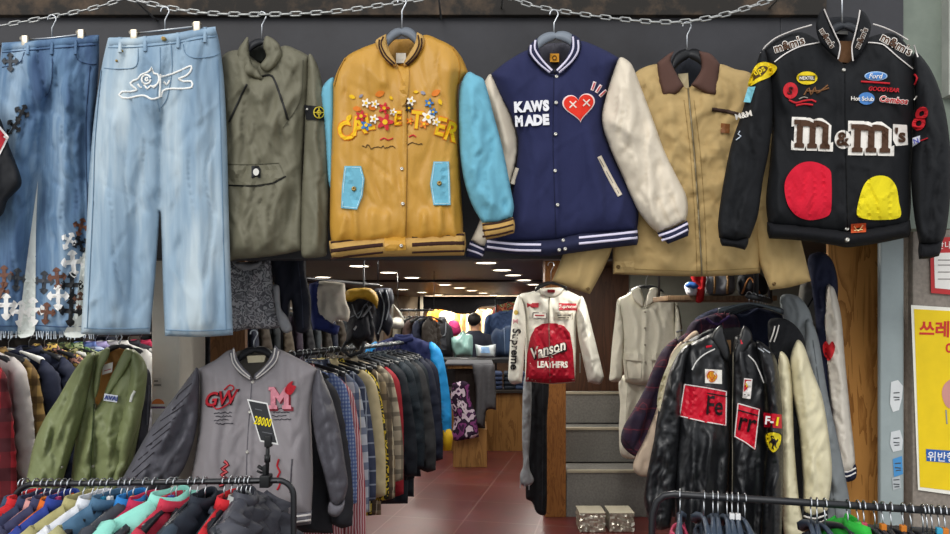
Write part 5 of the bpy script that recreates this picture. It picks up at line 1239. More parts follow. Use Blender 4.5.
# ================================================================== cloth and hanger patterns shared by the packed rails
ST_H = MATS['hook_steel']
def lp(u, v, h): return Vector((u, -h, v))
def proto_panel(out, T, R, seed, amp=.006, dy=0., folds=(), back=1.0, s=.022):
    V = []
    p = Panel(out, lambda u, v, h: Vector((u, dy - h, v)), T, R, s, folds=folds, amp=amp, wl=.11, back=back, seed=seed, lean=.3)
    o = p.build('x', None, None) if False else None
    return p
def panel_mesh(name, p):
    o = p.build(name, MATS['hook_steel'], None).obj
    me = o.data; bpy.data.objects.remove(o); me.use_fake_user = False
    return me
def garment_proto(kind, seed):
    rnd = random.Random(seed)
    T, L, W = {'shirt': (.012, .74, .215), 'jacket': (.024, .70, .235), 'fleece': (.032, .68, .235), 'coat': (.026, .86, .235), 'slim': (.010, .70, .205)}[kind]
    j = lambda a: a + rnd.uniform(-.012, .012)
    body = [(-.06, -.072), (-.06, -.072), (-W * .6, -.095), (-W, -.135), (-W - .005, -.2), (-W + .01, -.33), (j(-W), -.55), (j(-W), -L), (j(-W), -L), (-.05, -L - .01), (.06, -L - .01), (j(W), -L), (j(W), -L), (j(W), -.55), (W - .01, -.33), (W + .005, -.2), (W, -.135), (W * .6, -.095), (.06, -.072), (.06, -.072), (0, -.10)]
    parts = [('body', panel_mesh('garment_body', proto_panel(body, T, .07, seed, .4 * T, folds=[(rnd.uniform(-.1, .1), -.25, rnd.uniform(-.15, .15), -L, .03, T * .6), (-.1, -.2, -.15, -L, .025, T * .5), (.1, -.2, .15, -L, .025, T * .5)])), 0)]
    for sx in (-1, 1):
        k = rnd.uniform(-.02, .03)
        sl = [(W * .78, -.105), (W, -.125), (W + .035, -.17), (W + .06 + k * .4, -.32), (W + .07 + k, -.5), (W + .07 + k, -.66), (W + .07 + k, -.66), (W + .02 + k, -.675), (W - .025 + k, -.66), (W - .025 + k, -.66), (W - .02, -.5), (W - .03, -.33), (W - .05, -.2)]
        sl = [(sx * u, v) for u, v in sl]
        parts.append(('sleeve', panel_mesh('garment_sleeve', proto_panel(sl, T * 1.5, .05, seed + 5 + sx, .5 * T, dy=-.008, folds=[(sx * W, -.2, sx * (W + .03), -.62, .018, T * .5)])), 1))
    b = MB(); V = []; Fc = []; n = 18; hh = .034 if kind != 'slim' else .014
    for rx, ry, z0, dr in ((.078, .030, -.098, .012), (.062, .024, -.098 + hh, .016), (.054, .018, -.098 + hh - .002, .016), (.066, .022, -.1, .012)):
        for k in range(n):
            a = 2 * math.pi * k / n
            V.append(Vector((rx * math.cos(a), ry * math.sin(a) + .002, z0 - dr * (.5 - .5 * math.sin(a)) + .012 * abs(math.cos(a)))))
    for i in range(4):
        for k in range(n): Fc.append((i * n + k, i * n + (k + 1) % n, ((i + 1) % 4) * n + (k + 1) % n, ((i + 1) % 4) * n + k))
    b.add(V, Fc)
    cm = b.build('garment_collar', ST_H, None).data
    bpy.data.objects.remove([o for o in COL.objects if o.data == cm][0])
    parts.append(('collar', cm, 0))
    return parts
PROTO = {(k, s): garment_proto(k, 100 + 17 * s + len(k)) for k in ('shirt', 'jacket', 'fleece', 'coat', 'slim') for s in (0, 1)}

def hanger_proto():
    b = MB(); pts = [Vector((-.017, 0, -.016))]
    for k in range(10):
        a = math.pi * (1 - k / 9 * 1.25); pts.append(Vector((.017 * math.cos(a), 0, -.0135 + .0165 * math.sin(a))))
    pts += [Vector((0, 0, -.042)), Vector((0, 0, -.08))]
    b.tube(pts, .0021, 7); hk = b.build('hanger_hook', ST_H, None)
    V = []; Fc = []; n = 14
    for i in range(n + 1):
        u = 2 * i / n - 1; x = .205 * u; z = -.078 - .055 * abs(u) ** 1.4; hw = .008 + .012 * u * u; dep = .006 + .011 * abs(u) ** 1.5
        for oz, od in ((hw, 0), (hw * .4, -dep), (-hw * .7, -dep * .8), (-hw, 0), (-hw * .7, dep * .8), (hw * .4, dep)): V.append((x, od, z + oz))
    for i in range(n):
        for k in range(6): Fc.append((i * 6 + k, i * 6 + (k + 1) % 6, i * 6 + 6 + (k + 1) % 6, i * 6 + 6 + k))
    Fc.append(tuple(range(6))[::-1]); Fc.append(tuple(n * 6 + k for k in range(6)))
    br = mesh('hanger_bar', V, Fc, ST_H, None)
    b = MB(); b.box((-.009, -.007, -.074), (.009, .007, -.057), .002); sz = b.build('hanger_sizer', ST_H, None, False)
    r = [o.data for o in (hk, br, sz)]
    for o in (hk, br, sz): bpy.data.objects.remove(o)
    return r
HK, BAR, SIZER = hanger_proto()

def inst(name, me, m, parent):
    o = bpy.data.objects.new(name, me); COL.objects.link(o); o.parent = parent
    if m is not None:
        o.material_slots[0].link = 'OBJECT'; o.material_slots[0].material = m
    return o
def put_hanger(loc, yaw, label, group, col='#23262b', sizer=None, sc=1.):
    t = thing('coat_hanger', label, 'hanger', loc, group); t.rotation_euler = (0, 0, yaw); t.scale = (sc, sc, sc)
    inst('hook', HK, ST_H, t); inst('shoulder_bar', BAR, C_(col, .42, 'flat'), t)
    if sizer: inst('size_marker', SIZER, C_(sizer, .5, 'flat'), t)['label'] = 'coloured size marker'
    return t
def put_garment(kind, var, loc, yaw, m, ms, name, label, cat, group=None, sc=(1, 1, 1), mc=None, tilt=0):
    t = thing(name, label, cat, loc, group); t.rotation_euler = (0, tilt, yaw); t.scale = sc
    for nm, me, role in PROTO[(kind, var)]:
        inst(nm, me, ms if role else (mc if (nm == 'collar' and mc) else m), t)
    return t
def rail(name, label, pts, r, m, group=None, legs=(), extra=None):
    base = Vector(legs[0][1]) if legs else Vector(pts[0])
    t = thing(name, label, 'clothes rail', base, group)
    MB().tube(pts, r, 12).build('bar', m, t)
    for a, b in legs: MB().tube([a, b], r * 1.15, 10).build('leg', m, t)
    return t
blkst = mat('black_tube', '#2a2b2e', .38, 'flat', metal=.4, spec=.5)

# ------------------------------------------------------------------ rail in the foreground, left
D1 = 2.2
def bend(c, r, a0, a1, n, f): return [f(c[0] + r * math.cos(a0 + (a1 - a0) * k / n), c[1] - r * math.sin(a0 + (a1 - a0) * k / n)) for k in range(n + 1)]
pf = lambda x, y: P(x, y, D1)
pts = [P(14, 660, D1), P(14, 520, D1)] + bend((34, 504), 20, math.pi, math.pi / 2, 8, pf) + [P(90, 483.4, D1), P(278, 480.4, D1)] + bend((278, 496), 15.6, math.pi / 2, 0, 8, pf) + [P(293.6, 540, D1), P(293.6, 660, D1)]
R1 = thing('clothes_rail', 'black tube rail in the foreground below the grey varsity jacket', 'clothes rail', (P(150, 0, D1).x, D1, 0))
MB().tube(pts, .0095, 12).build('bar', blkst, R1)
for px in (14, 293.6):
    x = P(px, 0, D1).x; z = P(0, 658, D1).z
    MB().tube([(x, D1, z + .01), (x, D1, .05)], .0125, 10).build('leg', blkst, R1)
    b = MB().tube([(x, D1 - .26, .04), (x, D1 + .26, .04)], .0125, 10); b.build('foot', blkst, R1)
def railz(px): return 1.6 - ((483.4 if px < 90 else 483.4 - (px - 90) / 188 * 3) - 322) / F * D1 + .0125
FG = 'garments on the front rail at the left'; FH = 'hangers on the front rail at the left'
M_ = lambda c, k='cloth', r=.8: C_(c, r, k)
front_left = [
 # hook px, kind, yaw offset, body, sleeve, name, label, category, sizer, hanger colour
 (13, 'jacket', .1, M_('#33475f'), M_('#33475f'), 'denim_jacket', 'slate blue jacket at the far left end of the front rail', 'jacket', None),
 (26, 'jacket', .15, M_('#c8242a'), M_('#c8242a'), 'jacket', 'bright red jacket near the bend of the front left rail', 'jacket', '#3f8fc0'),
 (36, 'jacket', .1, M_('#2d3350'), M_('#2d3350'), 'track_jacket', 'navy track jacket with white sleeve stripes on the front left rail', 'jacket', '#cf8130'),
 (44, 'shirt', .1, M_('#c98f8a'), M_('#c98f8a'), 'shirt', 'dusty pink shirt after the navy track jacket on the front rail', 'shirt', '#cf8130'),
 (50, 'jacket', .12, M_('#383a58'), M_('#383a58'), 'track_jacket', 'dark blue zipped jacket between pink and orange on the front rail', 'jacket', '#c84f86'),
 (58, 'shirt', .1, M_('#d0641f'), M_('#d0641f'), 'shirt', 'orange shirt before the royal blue jacket on the front rail', 'shirt', '#c84f86'),
 (64, 'jacket', .1, M_('#2b3f8e'), M_('#2b3f8e'), 'jacket', 'royal blue jacket beside the orange shirt on the front rail', 'jacket', None),
 (70, 'slim', .0, M_('#1f2024'), M_('#1f2024'), 'shirt', 'black shirt before the khaki jacket on the front rail', 'shirt', None),
 (83, 'jacket', .22, M_('#a8a06e'), M_('#a8a06e'), 'jacket', 'khaki yellow jacket turned outward on the front left rail', 'jacket', None),
 (92, 'slim', .1, M_('#23252b'), M_('#23252b'), 'shirt', 'black shirt right after the khaki yellow jacket', 'shirt', None),
 (96, 'jacket', .2, M_('#d9dbe0', 'nylon', .4), M_('#d9dbe0', 'nylon', .4), 'windbreaker', 'shiny white windbreaker on the front left rail', 'jacket', None),
 (103, 'slim', .1, M_('#2c2f36'), M_('#2c2f36'), 'shirt', 'charcoal shirt between the white windbreaker and two-tone jacket', 'shirt', '#2f8fb8'),
 (110, 'jacket', .25, M_('#4d708c', 'denim'), M_('#aaa679'), 'jacket', 'two-tone khaki and slate blue jacket on the front left rail', 'jacket', '#e8e8e6'),
 (121, 'slim', .05, M_('#1d2433'), M_('#1d2433'), 'shirt', 'midnight blue shirt with a blue size marker on the front rail', 'shirt', '#2f8fb8'),
 (127, 'slim', .0, M_('#3a4a5c'), M_('#3a4a5c'), 'shirt', 'steel blue shirt in the middle of the front left rail', 'shirt', None),
 (133, 'jacket', .15, M_('#3d4048'), M_('#3d4048'), 'jacket', 'grey black jacket with bright blue collar on the front rail', 'jacket', '#cf8130'),
 (146, 'shirt', .2, M_('#b8274c'), M_('#b8274c'), 'shirt', 'crimson shirt to the left of the mint fleece', 'shirt', None),
 (171, 'fleece', .55, M_('#8fd6c6', 'wool'), M_('#8fd6c6', 'wool'), 'fleece', 'fluffy mint green fleece on the front left rail', 'fleece', '#4a4f9a'),
 (176, 'shirt', .2, M_('#c0344a'), M_('#c0344a'), 'shirt', 'rose red shirt to the right of the mint fleece', 'shirt', None),
 (190, 'slim', .05, M_('#22242a'), M_('#22242a'), 'shirt', 'black shirt with thick hanger in the gap right of the mint fleece', 'shirt', None),
 (197, 'slim', .1, M_('#cfd3d2'), M_('#cfd3d2'), 'shirt', 'white shirt between two black ones on the front left rail', 'shirt', None),
 (205, 'jacket', .12, M_('#262c36'), M_('#33404d'), 'jacket', 'dark teal jacket with a broad hanger on the front left rail', 'jacket', None),
 (224, 'slim', .0, M_('#3c4250', 'denim'), M_('#3c4250', 'denim'), 'shirt', 'dark denim shirt left of the scarlet shirt', 'shirt', None),
 (231, 'shirt', .1, M_('#c7262f'), M_('#c7262f'), 'shirt', 'scarlet shirt near the price sign on the front rail', 'shirt', '#cf8130'),
 (237, 'slim', .05, M_('#6b6d70'), M_('#6b6d70'), 'shirt', 'mid grey shirt right after the scarlet shirt', 'shirt', '#e6e4de'),
 (241, 'shirt', .1, M_('#9fa29f', 'wool'), M_('#9fa29f', 'wool'), 'sweater', 'light grey sweater beside the charcoal puffer jacket', 'sweater', None),
 (246, 'fleece', .05, M_('#45464e', 'quilt', .5), M_('#45464e', 'quilt', .5), 'puffer_jacket', 'charcoal puffer jacket at the right end of the front left rail', 'jacket', None),
]
bigs = {'fleece'}
for i, (px, kind, yo, mb_, ms_, nm, lab, cat, sz) in enumerate(front_left):
    x = P(px, 0, D1).x
    if px < 20: x = P(22, 0, D1).x
    z = railz(px)
    yaw = math.pi / 2 + yo * (1 if px < 300 else -1) * -1
    put_hanger((x, D1, z), yaw + random.uniform(-.05, .05), 'dark moulded hanger carrying the ' + lab.split(' on the')[0].split(' at the')[0].split(' near')[0].split(' in the')[0], FH, '#2a2d33', sz, .96)
    g = put_garment(kind, i % 2, (x, D1, z + {'fleece': .022, 'jacket': .016, 'shirt': .008, 'slim': -.006}[kind]), yaw, mb_, ms_, nm, lab, cat, FG, (.82 if 'puffer' in lab else 1.06, {'fleece': 1.35, 'jacket': 1.15}.get(kind, 1.3), 1))
# stripes of the navy track jacket, blue collar
for o in list(COL.objects):
    if o.get('label') == 'navy track jacket with white sleeve stripes on the front left rail':
        for k in (0, 1):
            b = MB(); b.tube([(-.19 - k * .018, -.045 - .0 * k, -.115 - k * .012), (-.245 - k * .014, -.055, -.2), (-.28 - k * .01, -.055, -.45), (-.29 - k * .01, -.052, -.64)], .0045, 6)
            b.build('sleeve_stripe', C_('#e6e6ea', .7), o, world=False)['label'] = 'white sleeve stripe'
    if o.get('label', '').startswith('grey black jacket with bright blue'):
        for c in o.children:
            if c.name.startswith('collar'): c.material_slots[0].material = C_('#2678bd', .7); c['label'] = 'bright blue collar'
# two empty hangers at the right of the mint fleece
for px, lab in ((155, 'bare dark hanger just left of the mint fleece'), (250, 'bare dark hanger just left of the charcoal puffer jacket')):
    put_hanger((P(px, 0, D1).x, D1, railz(px)), math.pi / 2 - .1, lab, FH, '#30343a')

# ------------------------------------------------------------------ rail in the foreground, right (turned a little towards the street)
A2, B2 = P(674, 493.6, 2.04), P(960, 511.5, 1.845)
zz = 1.6 - .512
def r2(px):
    # point of the bar straight below pixel column px
    k = (px - CX) / F; dx, dy = B2.x - A2.x, B2.y - A2.y
    s = (k * A2.y - A2.x) / (dx - k * dy); return Vector((A2.x + dx * s, A2.y + dy * s, zz))
pts = [r2(652) + Vector((0, 0, -.5)), r2(652) + Vector((0, 0, -.10)), r2(653) + Vector((0, 0, -.06)), r2(657) + Vector((0, 0, -.025)), r2(664) + Vector((0, 0, -.006)), r2(674), r2(800), r2(985)]
R2 = thing('clothes_rail', 'black tube rail in the foreground below the black leather jacket', 'clothes rail', (r2(800).x, r2(800).y, 0))
MB().tube(pts, .0105, 12).build('bar', blkst, R2)
for px in (652, 985):
    q = r2(px)
    MB().tube([(q.x, q.y, zz - (.48 if px < 700 else 0)), (q.x, q.y, .05)], .0125, 10).build('leg', blkst, R2)
    MB().tube([(q.x, q.y - .26, .04), (q.x, q.y + .26, .04)], .0125, 10).build('foot', blkst, R2)
ya2 = math.atan2(B2.y - A2.y, B2.x - A2.x) + math.pi / 2
front_right = [(680, '#b8415e', 'pink and white tee', None), (704, '#2b3340', None, None), (713, '#2f3641', None, None), (718, '#1f2733', None, None), (727, '#3a4656', None, None), (732, '#262c38', None, '#dedede'), (738, '#2a3240', None, '#dedede'), (745, '#303846', None, None),
    (811, '#31363f', None, None), (817, '#23262c', None, None), (825, '#7a3a30', None, None), (848, '#3d4046', None, None), (858, '#2fae3c', 'green', '#4fc04a'), (864, '#5a4a3c', None, '#c04a5e'), (875, '#4a4640', None, None), (883, '#5a4470', None, '#cf7a28'), (891, '#77507e', None, None), (903, '#8a7db0', None, '#cf7a28'), (911, '#6b6d70', None, None), (923, '#a8aaa6', None, None), (927, '#3a3c40', None, None), (932, '#5c5e62', None, None), (939, '#39a0c4', None, '#39a0c4'), (945, '#c77b34', None, '#cf7a28')]
names = {'#b8415e': 'pink shirt leftmost on the right front rail', '#2b3340': 'slate shirt second on the right front rail', '#2f3641': 'dark slate shirt third on the right front rail', '#1f2733': 'blue black shirt fourth on the right front rail', '#3a4656': 'grey blue shirt fifth on the right front rail', '#262c38': 'dark shirt under the first white size marker at right', '#2a3240': 'dark shirt under the second white size marker at right', '#303846': 'navy grey shirt rightmost of the dark group under the leather jacket',
 '#31363f': 'dark shirt under the striped cuff of the ivory sleeves', '#23262c': 'black shirt after the striped cuff of the ivory sleeves', '#7a3a30': 'rust red shirt below the grey wool jacket', '#3d4046': 'grey shirt left of the fuzzy green one', '#2fae3c': 'fuzzy bright green sweater on the right front rail', '#5a4a3c': 'brown shirt with red size marker beside the green sweater', '#4a4640': 'dark olive shirt below the plywood panel', '#5a4470': 'dark purple shirt below the plywood edge', '#77507e': 'mauve shirt below the grey steel post', '#8a7db0': 'lilac shirt with orange size marker on the right front rail', '#6b6d70': 'plain grey shirt right of the lilac one', '#a8aaa6': 'pale grey shirt below the yellow poster', '#3a3c40': 'black shirt right of the pale grey one', '#5c5e62': 'mid grey shirt left of the turquoise one', '#39a0c4': 'turquoise shirt near the photo edge at right', '#c77b34': 'orange shirt at the right edge of the photo'}
GR2 = 'garments on the front rail at the right'; GH2 = 'hangers on the front rail at the right'
for i, (px, c, nm, sz) in enumerate(front_right):
    q = r2(px); lab = names[c]; fuzzy = nm == 'green'
    yaw = ya2 + random.uniform(-.12, .12)
    put_hanger((q.x, q.y, q.z + .0125), yaw, 'moulded hanger carrying the ' + lab.split(' on the')[0], GH2, '#3d4a5a' if px < 830 else '#33363c', sz)
    put_garment('fleece' if fuzzy else 'slim', i % 2, (q.x, q.y, q.z + (.022 if fuzzy else -.022)), yaw, M_(c, 'wool' if fuzzy else 'cloth'), M_(c, 'wool' if fuzzy else 'cloth'), 'sweater' if fuzzy else 'shirt', lab, 'sweater' if fuzzy else 'shirt', GR2)

# ------------------------------------------------------------------ packed rack in the shop (left of the aisle)
def plaid(n, base, *bands, op=.7): return mat(n, base, .85, 'plaid', bands=list(bands), op=op)
pl_rw = plaid('red_white_stripe', '#cfb4b6', ('x', .013, .55, 0, '#96202f'), op=.9)
pl_bl = plaid('blue_check', '#8e9cb8', ('x', .016, .5, 0, '#3b4f86'), ('z', .016, .5, 0, '#41558c'))
pl_bw = plaid('blue_white_plaid', '#b4bac4', ('x', .07, .4, 0, '#3a4a6c'), ('z', .07, .4, 0, '#34466a'), ('x', .07, .06, .6, '#d8c9a8'))
pl_nv = plaid('navy_plaid', '#3b4258', ('x', .06, .12, 0, '#a8aeb8'), ('z', .06, .12, 0, '#98a0ae'))
pl_br = plaid('brown_plaid', '#8a7a60', ('x', .08, .35, 0, '#433a34'), ('z', .08, .35, 0, '#4a4038'), ('x', .08, .06, .6, '#d8d0b8'))
pl_bg = plaid('beige_plaid', '#a59a86', ('x', .07, .3, 0, '#5c5448'), ('z', .07, .3, 0, '#5a5248'))
pl_dk = plaid('dark_green_plaid', '#162024', ('x', .1, .4, 0, '#141a24'), ('z', .1, .4, 0, '#121822'), ('x', .1, .05, .6, '#3c4a4c'))
fl_y = mat('yellow_floral', '#23221c', .8, 'print', cols=['#b8a028', '#2a2820', '#c9b43a', '#1c1c1a'], scale=26)
RACKG = 'garments on the rack along the aisle'; RACKH = 'hangers on the rack along the aisle'
def rk(Y, x0=-.785, y0=3.2): return Vector((x0 + (Y - y0) * .185, Y, 0))
aisle = [
 (2.95, 'jacket', M_('#2b2b30'), M_('#2b2b30'), 'black jacket right behind the grey varsity jacket', 'jacket', 'jacket', 1.0),
 (3.05, 'shirt', pl_bl, pl_bl, 'small blue checked shirt nearest on the aisle rack', 'shirt', 'shirt', .92),
 (3.13, 'shirt', pl_rw, pl_rw, 'red and white finely striped shirt on the aisle rack', 'shirt', 'shirt', 1.16),
 (3.22, 'shirt', pl_bw, pl_bw, 'blue and white plaid shirt on the aisle rack', 'shirt', 'shirt', 1.04),
 (3.31, 'shirt', pl_nv, pl_nv, 'navy windowpane shirt on the aisle rack', 'shirt', 'shirt', .98),
 (3.40, 'shirt', M_('#c3b48e'), M_('#c3b48e'), 'plain cream shirt between plaid ones on the aisle rack', 'shirt', 'shirt', 1.0),
 (3.49, 'shirt', fl_y, fl_y, 'black shirt with yellow flowers on the aisle rack', 'shirt', 'shirt', 1.05),
 (3.58, 'shirt', pl_br, pl_br, 'brown and cream plaid shirt on the aisle rack', 'shirt', 'shirt', 1.08),
 (3.67, 'shirt', pl_bg, pl_bg, 'beige and grey plaid shirt on the aisle rack', 'shirt', 'shirt', .98),
 (3.77, 'jacket', M_('#232327'), M_('#8e1f2a'), 'black jacket with dark red sleeves on the aisle rack', 'jacket', 'jacket', 1.12),
 (3.87, 'jacket', M_('#151c26'), M_('#131922'), 'blue black jacket after the red sleeved one', 'jacket', 'jacket', 1.0),
 (3.97, 'shirt', pl_dk, pl_dk, 'dark green plaid shirt on the aisle rack', 'shirt', 'shirt', 1.05),
 (4.06, 'coat', M_('#172028', 'denim'), M_('#16212a', 'denim'), 'long teal black denim coat on the aisle rack', 'coat', 'coat', 1.0),
 (4.17, 'coat', M_('#121c24'), M_('#121c24'), 'long dark petrol coat behind the denim one', 'coat', 'coat', .98),
 (4.28, 'jacket', M_('#1a1d24'), M_('#2c2d30'), 'grey piped black jacket on the aisle rack', 'jacket', 'jacket', 1.08),
 (4.38, 'jacket', M_('#131c24'), M_('#131c24'), 'dark slate jacket with small white chest mark', 'jacket', 'jacket', 1.06),
 (4.49, 'fleece', M_('#10172a', 'wool'), M_('#10172a', 'wool'), 'navy fleece near the end of the aisle rack', 'fleece', 'fleece', 1.05),
 (4.60, 'jacket', M_('#0f1428'), M_('#0f1428'), 'ink blue jacket next to the bright blue ski jacket', 'jacket', 'jacket', 1.08),
 (4.76, 'jacket', M_('#18204a'), M_('#2492d8', 'nylon', .5), 'ski jacket with bright blue sleeves at the end of the aisle rack', 'jacket', 'jacket', 1.16),
]
HZ = 1.455
a0, a1 = rk(2.85), rk(5.0)
RA = thing('clothes_rail', 'long steel rail full of shirts running along the aisle', 'clothes rail', (a0.x, a0.y, 0))
MB().tube([(a0.x, a0.y, HZ), (a1.x, a1.y, HZ)], .0125, 10).build('bar', blkst, RA)
for q, z0, z1 in ((a0, HZ, .02), (rk(3.97), 2.12, HZ), (rk(2.95), 2.12, HZ)):
    MB().tube([(q.x, q.y, z0), (q.x, q.y, z1)], .012 if z1 < 1 else .005, 10).build('upright' if z1 < 1 else 'hanging_rod', blkst, RA)
for i, (Y, kind, mb_, ms_, lab, nm, cat, sc) in enumerate(aisle):
    q = rk(Y); yw = YAW + random.uniform(-.10, .06)
    put_hanger((q.x, q.y, HZ + .015), yw, 'hanger carrying the ' + lab.split(' on the')[0].split(' nearest')[0], RACKH, '#26282c', None, .9)
    put_garment(kind, i % 2, (q.x, q.y, HZ + .028 + (.10 if lab.startswith('ski') else 0)), yw, mb_, ms_, nm, lab, cat, RACKG, (1.02 + .03 * (i % 3), 1.25, sc * (1.0 if lab.startswith('ski') else 1.1)))
for o in list(COL.objects):
    if o.get('label', '').startswith('ski jacket with bright blue'):
        b = MB(); b.tube([(.29, -.012, -.62), (.30, -.012, -.67), (.305, -.012, -.74)], [.04, .045, .03], 10); b.build('cuff', C_('#d8b020', .6, 'nylon'), o, world=False)['label'] = 'yellow cuff'
    if o.get('label', '').startswith('dark slate jacket with small white'):
        b = MB(); b.box((.255, -.062, -.60), (.285, -.05, -.585), .001); b.build('chest_mark', C_('#d8d8d8', .6), o, world=False)
# spare hangers crowd the rail between the garments
for k in range(16):
    Y = 2.93 + k * .125; q = rk(Y)
    put_hanger((q.x + random.uniform(-.01, .01), q.y, HZ + .015), YAW + random.uniform(-.2, .2), 'thin dark hanger crowded among the others on the aisle rack', 'spare hangers on the rack along the aisle', '#1d1f22', None, .78)

# ------------------------------------------------------------------ packed rack at the far left behind the bomber
pl_red = plaid('red_black_plaid', '#8e1d26', ('x', .11, .45, 0, '#2c1218'), ('z', .11, .45, 0, '#33141a'))
pl_yb = plaid('mustard_plaid', '#8a7040', ('x', .07, .4, 0, '#4b3824'), ('z', .07, .4, 0, '#463422'))
pl_b2 = plaid('sky_plaid', '#54689c', ('x', .05, .3, 0, '#27356a'), ('z', .05, .3, 0, '#b3bdd0'))
camo = mat('camo_cloth', '#39422a', .85, 'print', cols=['#5c643c', '#23261c', '#7d7a54', '#39422a'], scale=17)
camo2 = mat('camo_green', '#2d4a2c', .85, 'print', cols=['#5a7a4a', '#1c2a1e', '#8f9a78', '#2d4a2c'], scale=24)
flo = mat('floral_cloth', '#3c2c30', .85, 'print', cols=['#a87a6c', '#40343a', '#b89a50', '#2c2428'], scale=28)
LG = 'garments on the rack behind the green bomber'
def rl(Y): return Vector((-2.21 + (Y - 2.95) * .2053, Y, 0))
left = [
 (2.95, pl_red, pl_red, 'red and black plaid shirt at the left edge of the photo', 'shirt', 'shirt', 1.12),
 (3.03, M_('#b8b2b0'), M_('#b8b2b0'), 'pale grey shirt behind the red plaid one', 'shirt', 'shirt', 1.0),
 (3.10, pl_yb, pl_yb, 'mustard plaid shirt left of the navy jackets', 'shirt', 'shirt', 1.12),
 (3.18, M_('#151c33'), M_('#151c33'), 'thick navy jacket in the rack behind the green bomber', 'jacket', 'jacket', 1.2),
 (3.29, M_('#1b2136'), M_('#1b2136'), 'second navy jacket with dark red lining behind the first', 'jacket', 'jacket', 1.15),
 (3.38, flo, flo, 'brown floral shirt right of the navy jackets', 'shirt', 'shirt', 1.05),
 (3.46, camo, camo, 'brown green camouflage shirt behind the green bomber', 'shirt', 'shirt', 1.0),
 (3.54, camo2, camo2, 'leaf green camouflage shirt behind the green bomber', 'shirt', 'shirt', 1.0),
 (3.63, pl_b2, pl_b2, 'blue plaid shirt after the camouflage shirts', 'shirt', 'shirt', 1.0),
 (3.71, M_('#9088b4'), M_('#9088b4'), 'lavender shirt after the blue plaid shirt', 'shirt', 'shirt', 1.0),
 (3.79, M_('#8a8a90'), M_('#8a8a90'), 'grey shirt between lavender and white ones', 'shirt', 'shirt', 1.0),
 (3.87, M_('#c3c2c0'), M_('#c3c2c0'), 'white shirt near the end of the left rack', 'shirt', 'shirt', 1.0),
 (3.96, M_('#25242c'), M_('#25242c'), 'black jacket near the end of the left rack', 'jacket', 'jacket', 1.0),
 (4.06, M_('#a02848'), M_('#a02848'), 'magenta jacket at the end of the left rack', 'jacket', 'jacket', 1.0),
]
LZ = 1.53
q0, q1 = rl(2.86), rl(4.3)
RL = thing('clothes_rail', 'steel rail packed with shirts behind the green bomber jacket', 'clothes rail', (q0.x, q0.y, 0))
MB().tube([(q0.x, q0.y, LZ), (q1.x, q1.y, LZ)], .0125, 10).build('bar', blkst, RL)
for q in (q0, q1): MB().tube([(q.x, q.y, LZ), (q.x, q.y, .02)], .014, 10).build('upright', blkst, RL)
for i, (Y, mb_, ms_, lab, nm, cat, sc) in enumerate(left):
    q = rl(Y); yw = YAW + random.uniform(-.08, .08)
    put_hanger((q.x, q.y, LZ + .015), yw, 'hanger carrying the ' + lab.split(' behind')[0].split(' at the')[0].split(' in the')[0], 'hangers on the rack behind the green bomber', '#c9cac8' if i % 3 == 0 else '#26282c', None, .92)
    put_garment('jacket' if cat == 'jacket' else 'shirt', i % 2, (q.x, q.y, LZ + .025), yw, mb_, ms_, nm, lab, cat, LG, (1.04, 1.3, sc))
# rail of the jackets at the right
RR = thing('clothes_rail', 'dark rail behind the black leather jacket at the right', 'clothes rail', (1.2, 2.9, 1.7))
ra, rb_ = P(737, 305, 2.5), P(800, 250, 3.0)
e0 = Vector((1.045, 2.62, 1.70)); e1 = Vector((1.42, 3.3, 1.70))
MB().tube([e0, e1], .0125, 10).build('bar', blkst, RR)
for q in (e0.lerp(e1, .3), e1): MB().tube([(q.x, q.y, q.z), (q.x, q.y, 2.12)], .010, 10).build('hanging_rod', blkst, RR)
# ================================================================== hangers of the right-hand rail
for k, (u, lab) in enumerate(((.02, 'hanger carrying the black leather racing jacket'), (.2, 'hanger carrying the ivory sleeved varsity jacket'), (.34, 'hanger carrying the cream striped black jacket'), (.48, 'hanger carrying the grey wool jacket'), (.6, 'hanger carrying the white sleeved navy varsity jacket'), (.74, 'bare hanger behind the jackets at the right'), (.86, 'hanger deepest on the rail at the right'))):
    q = e0.lerp(e1, u)
    put_hanger((q.x, q.y, q.z + .015), -.2 + .1 * (k % 3), lab, 'hangers on the rail at the right', '#24282e' if k % 3 else '#3a4248', None, .55)
t, ps = coat('jacket', 'dark navy jacket deepest on the rail at the right', (745, 420), 3.08, [
    ('body', [(694,322),(706,312),(728,306),(760,308),(786,318),(796,340),(800,420),(790,430),(700,430),(690,360)], C_('#1b2034', .9, 'wool'), .04, 14, 0, [(730,320,720,420,5,.014)]),
    ('sleeve', [(700,316),(690,326),(684,346),(680,390),(678,424),(692,428),(700,380),(708,330)], C_('#1b2034', .9, 'wool'), .03, 7, -.03, [])])
ps[0].stroke('collar_edge', [(728,308),(742,316),(758,309)], 3, C_('#30364c', .9), t, .004)
t, ps = coat('plaid_shirt', 'purple plaid shirt shoulder above the cream striped jacket', (705, 345), 3.0, [
    ('body', [(690,324),(704,317),(722,313),(738,318),(740,345),(734,380),(700,380),(684,345)], pld, .03, 10, 0, [])], 'shirt')
ps[0].stroke('collar_edge', [(706,318),(716,324),(730,316)], 3, C_('#402a5a', .9), t, .004)

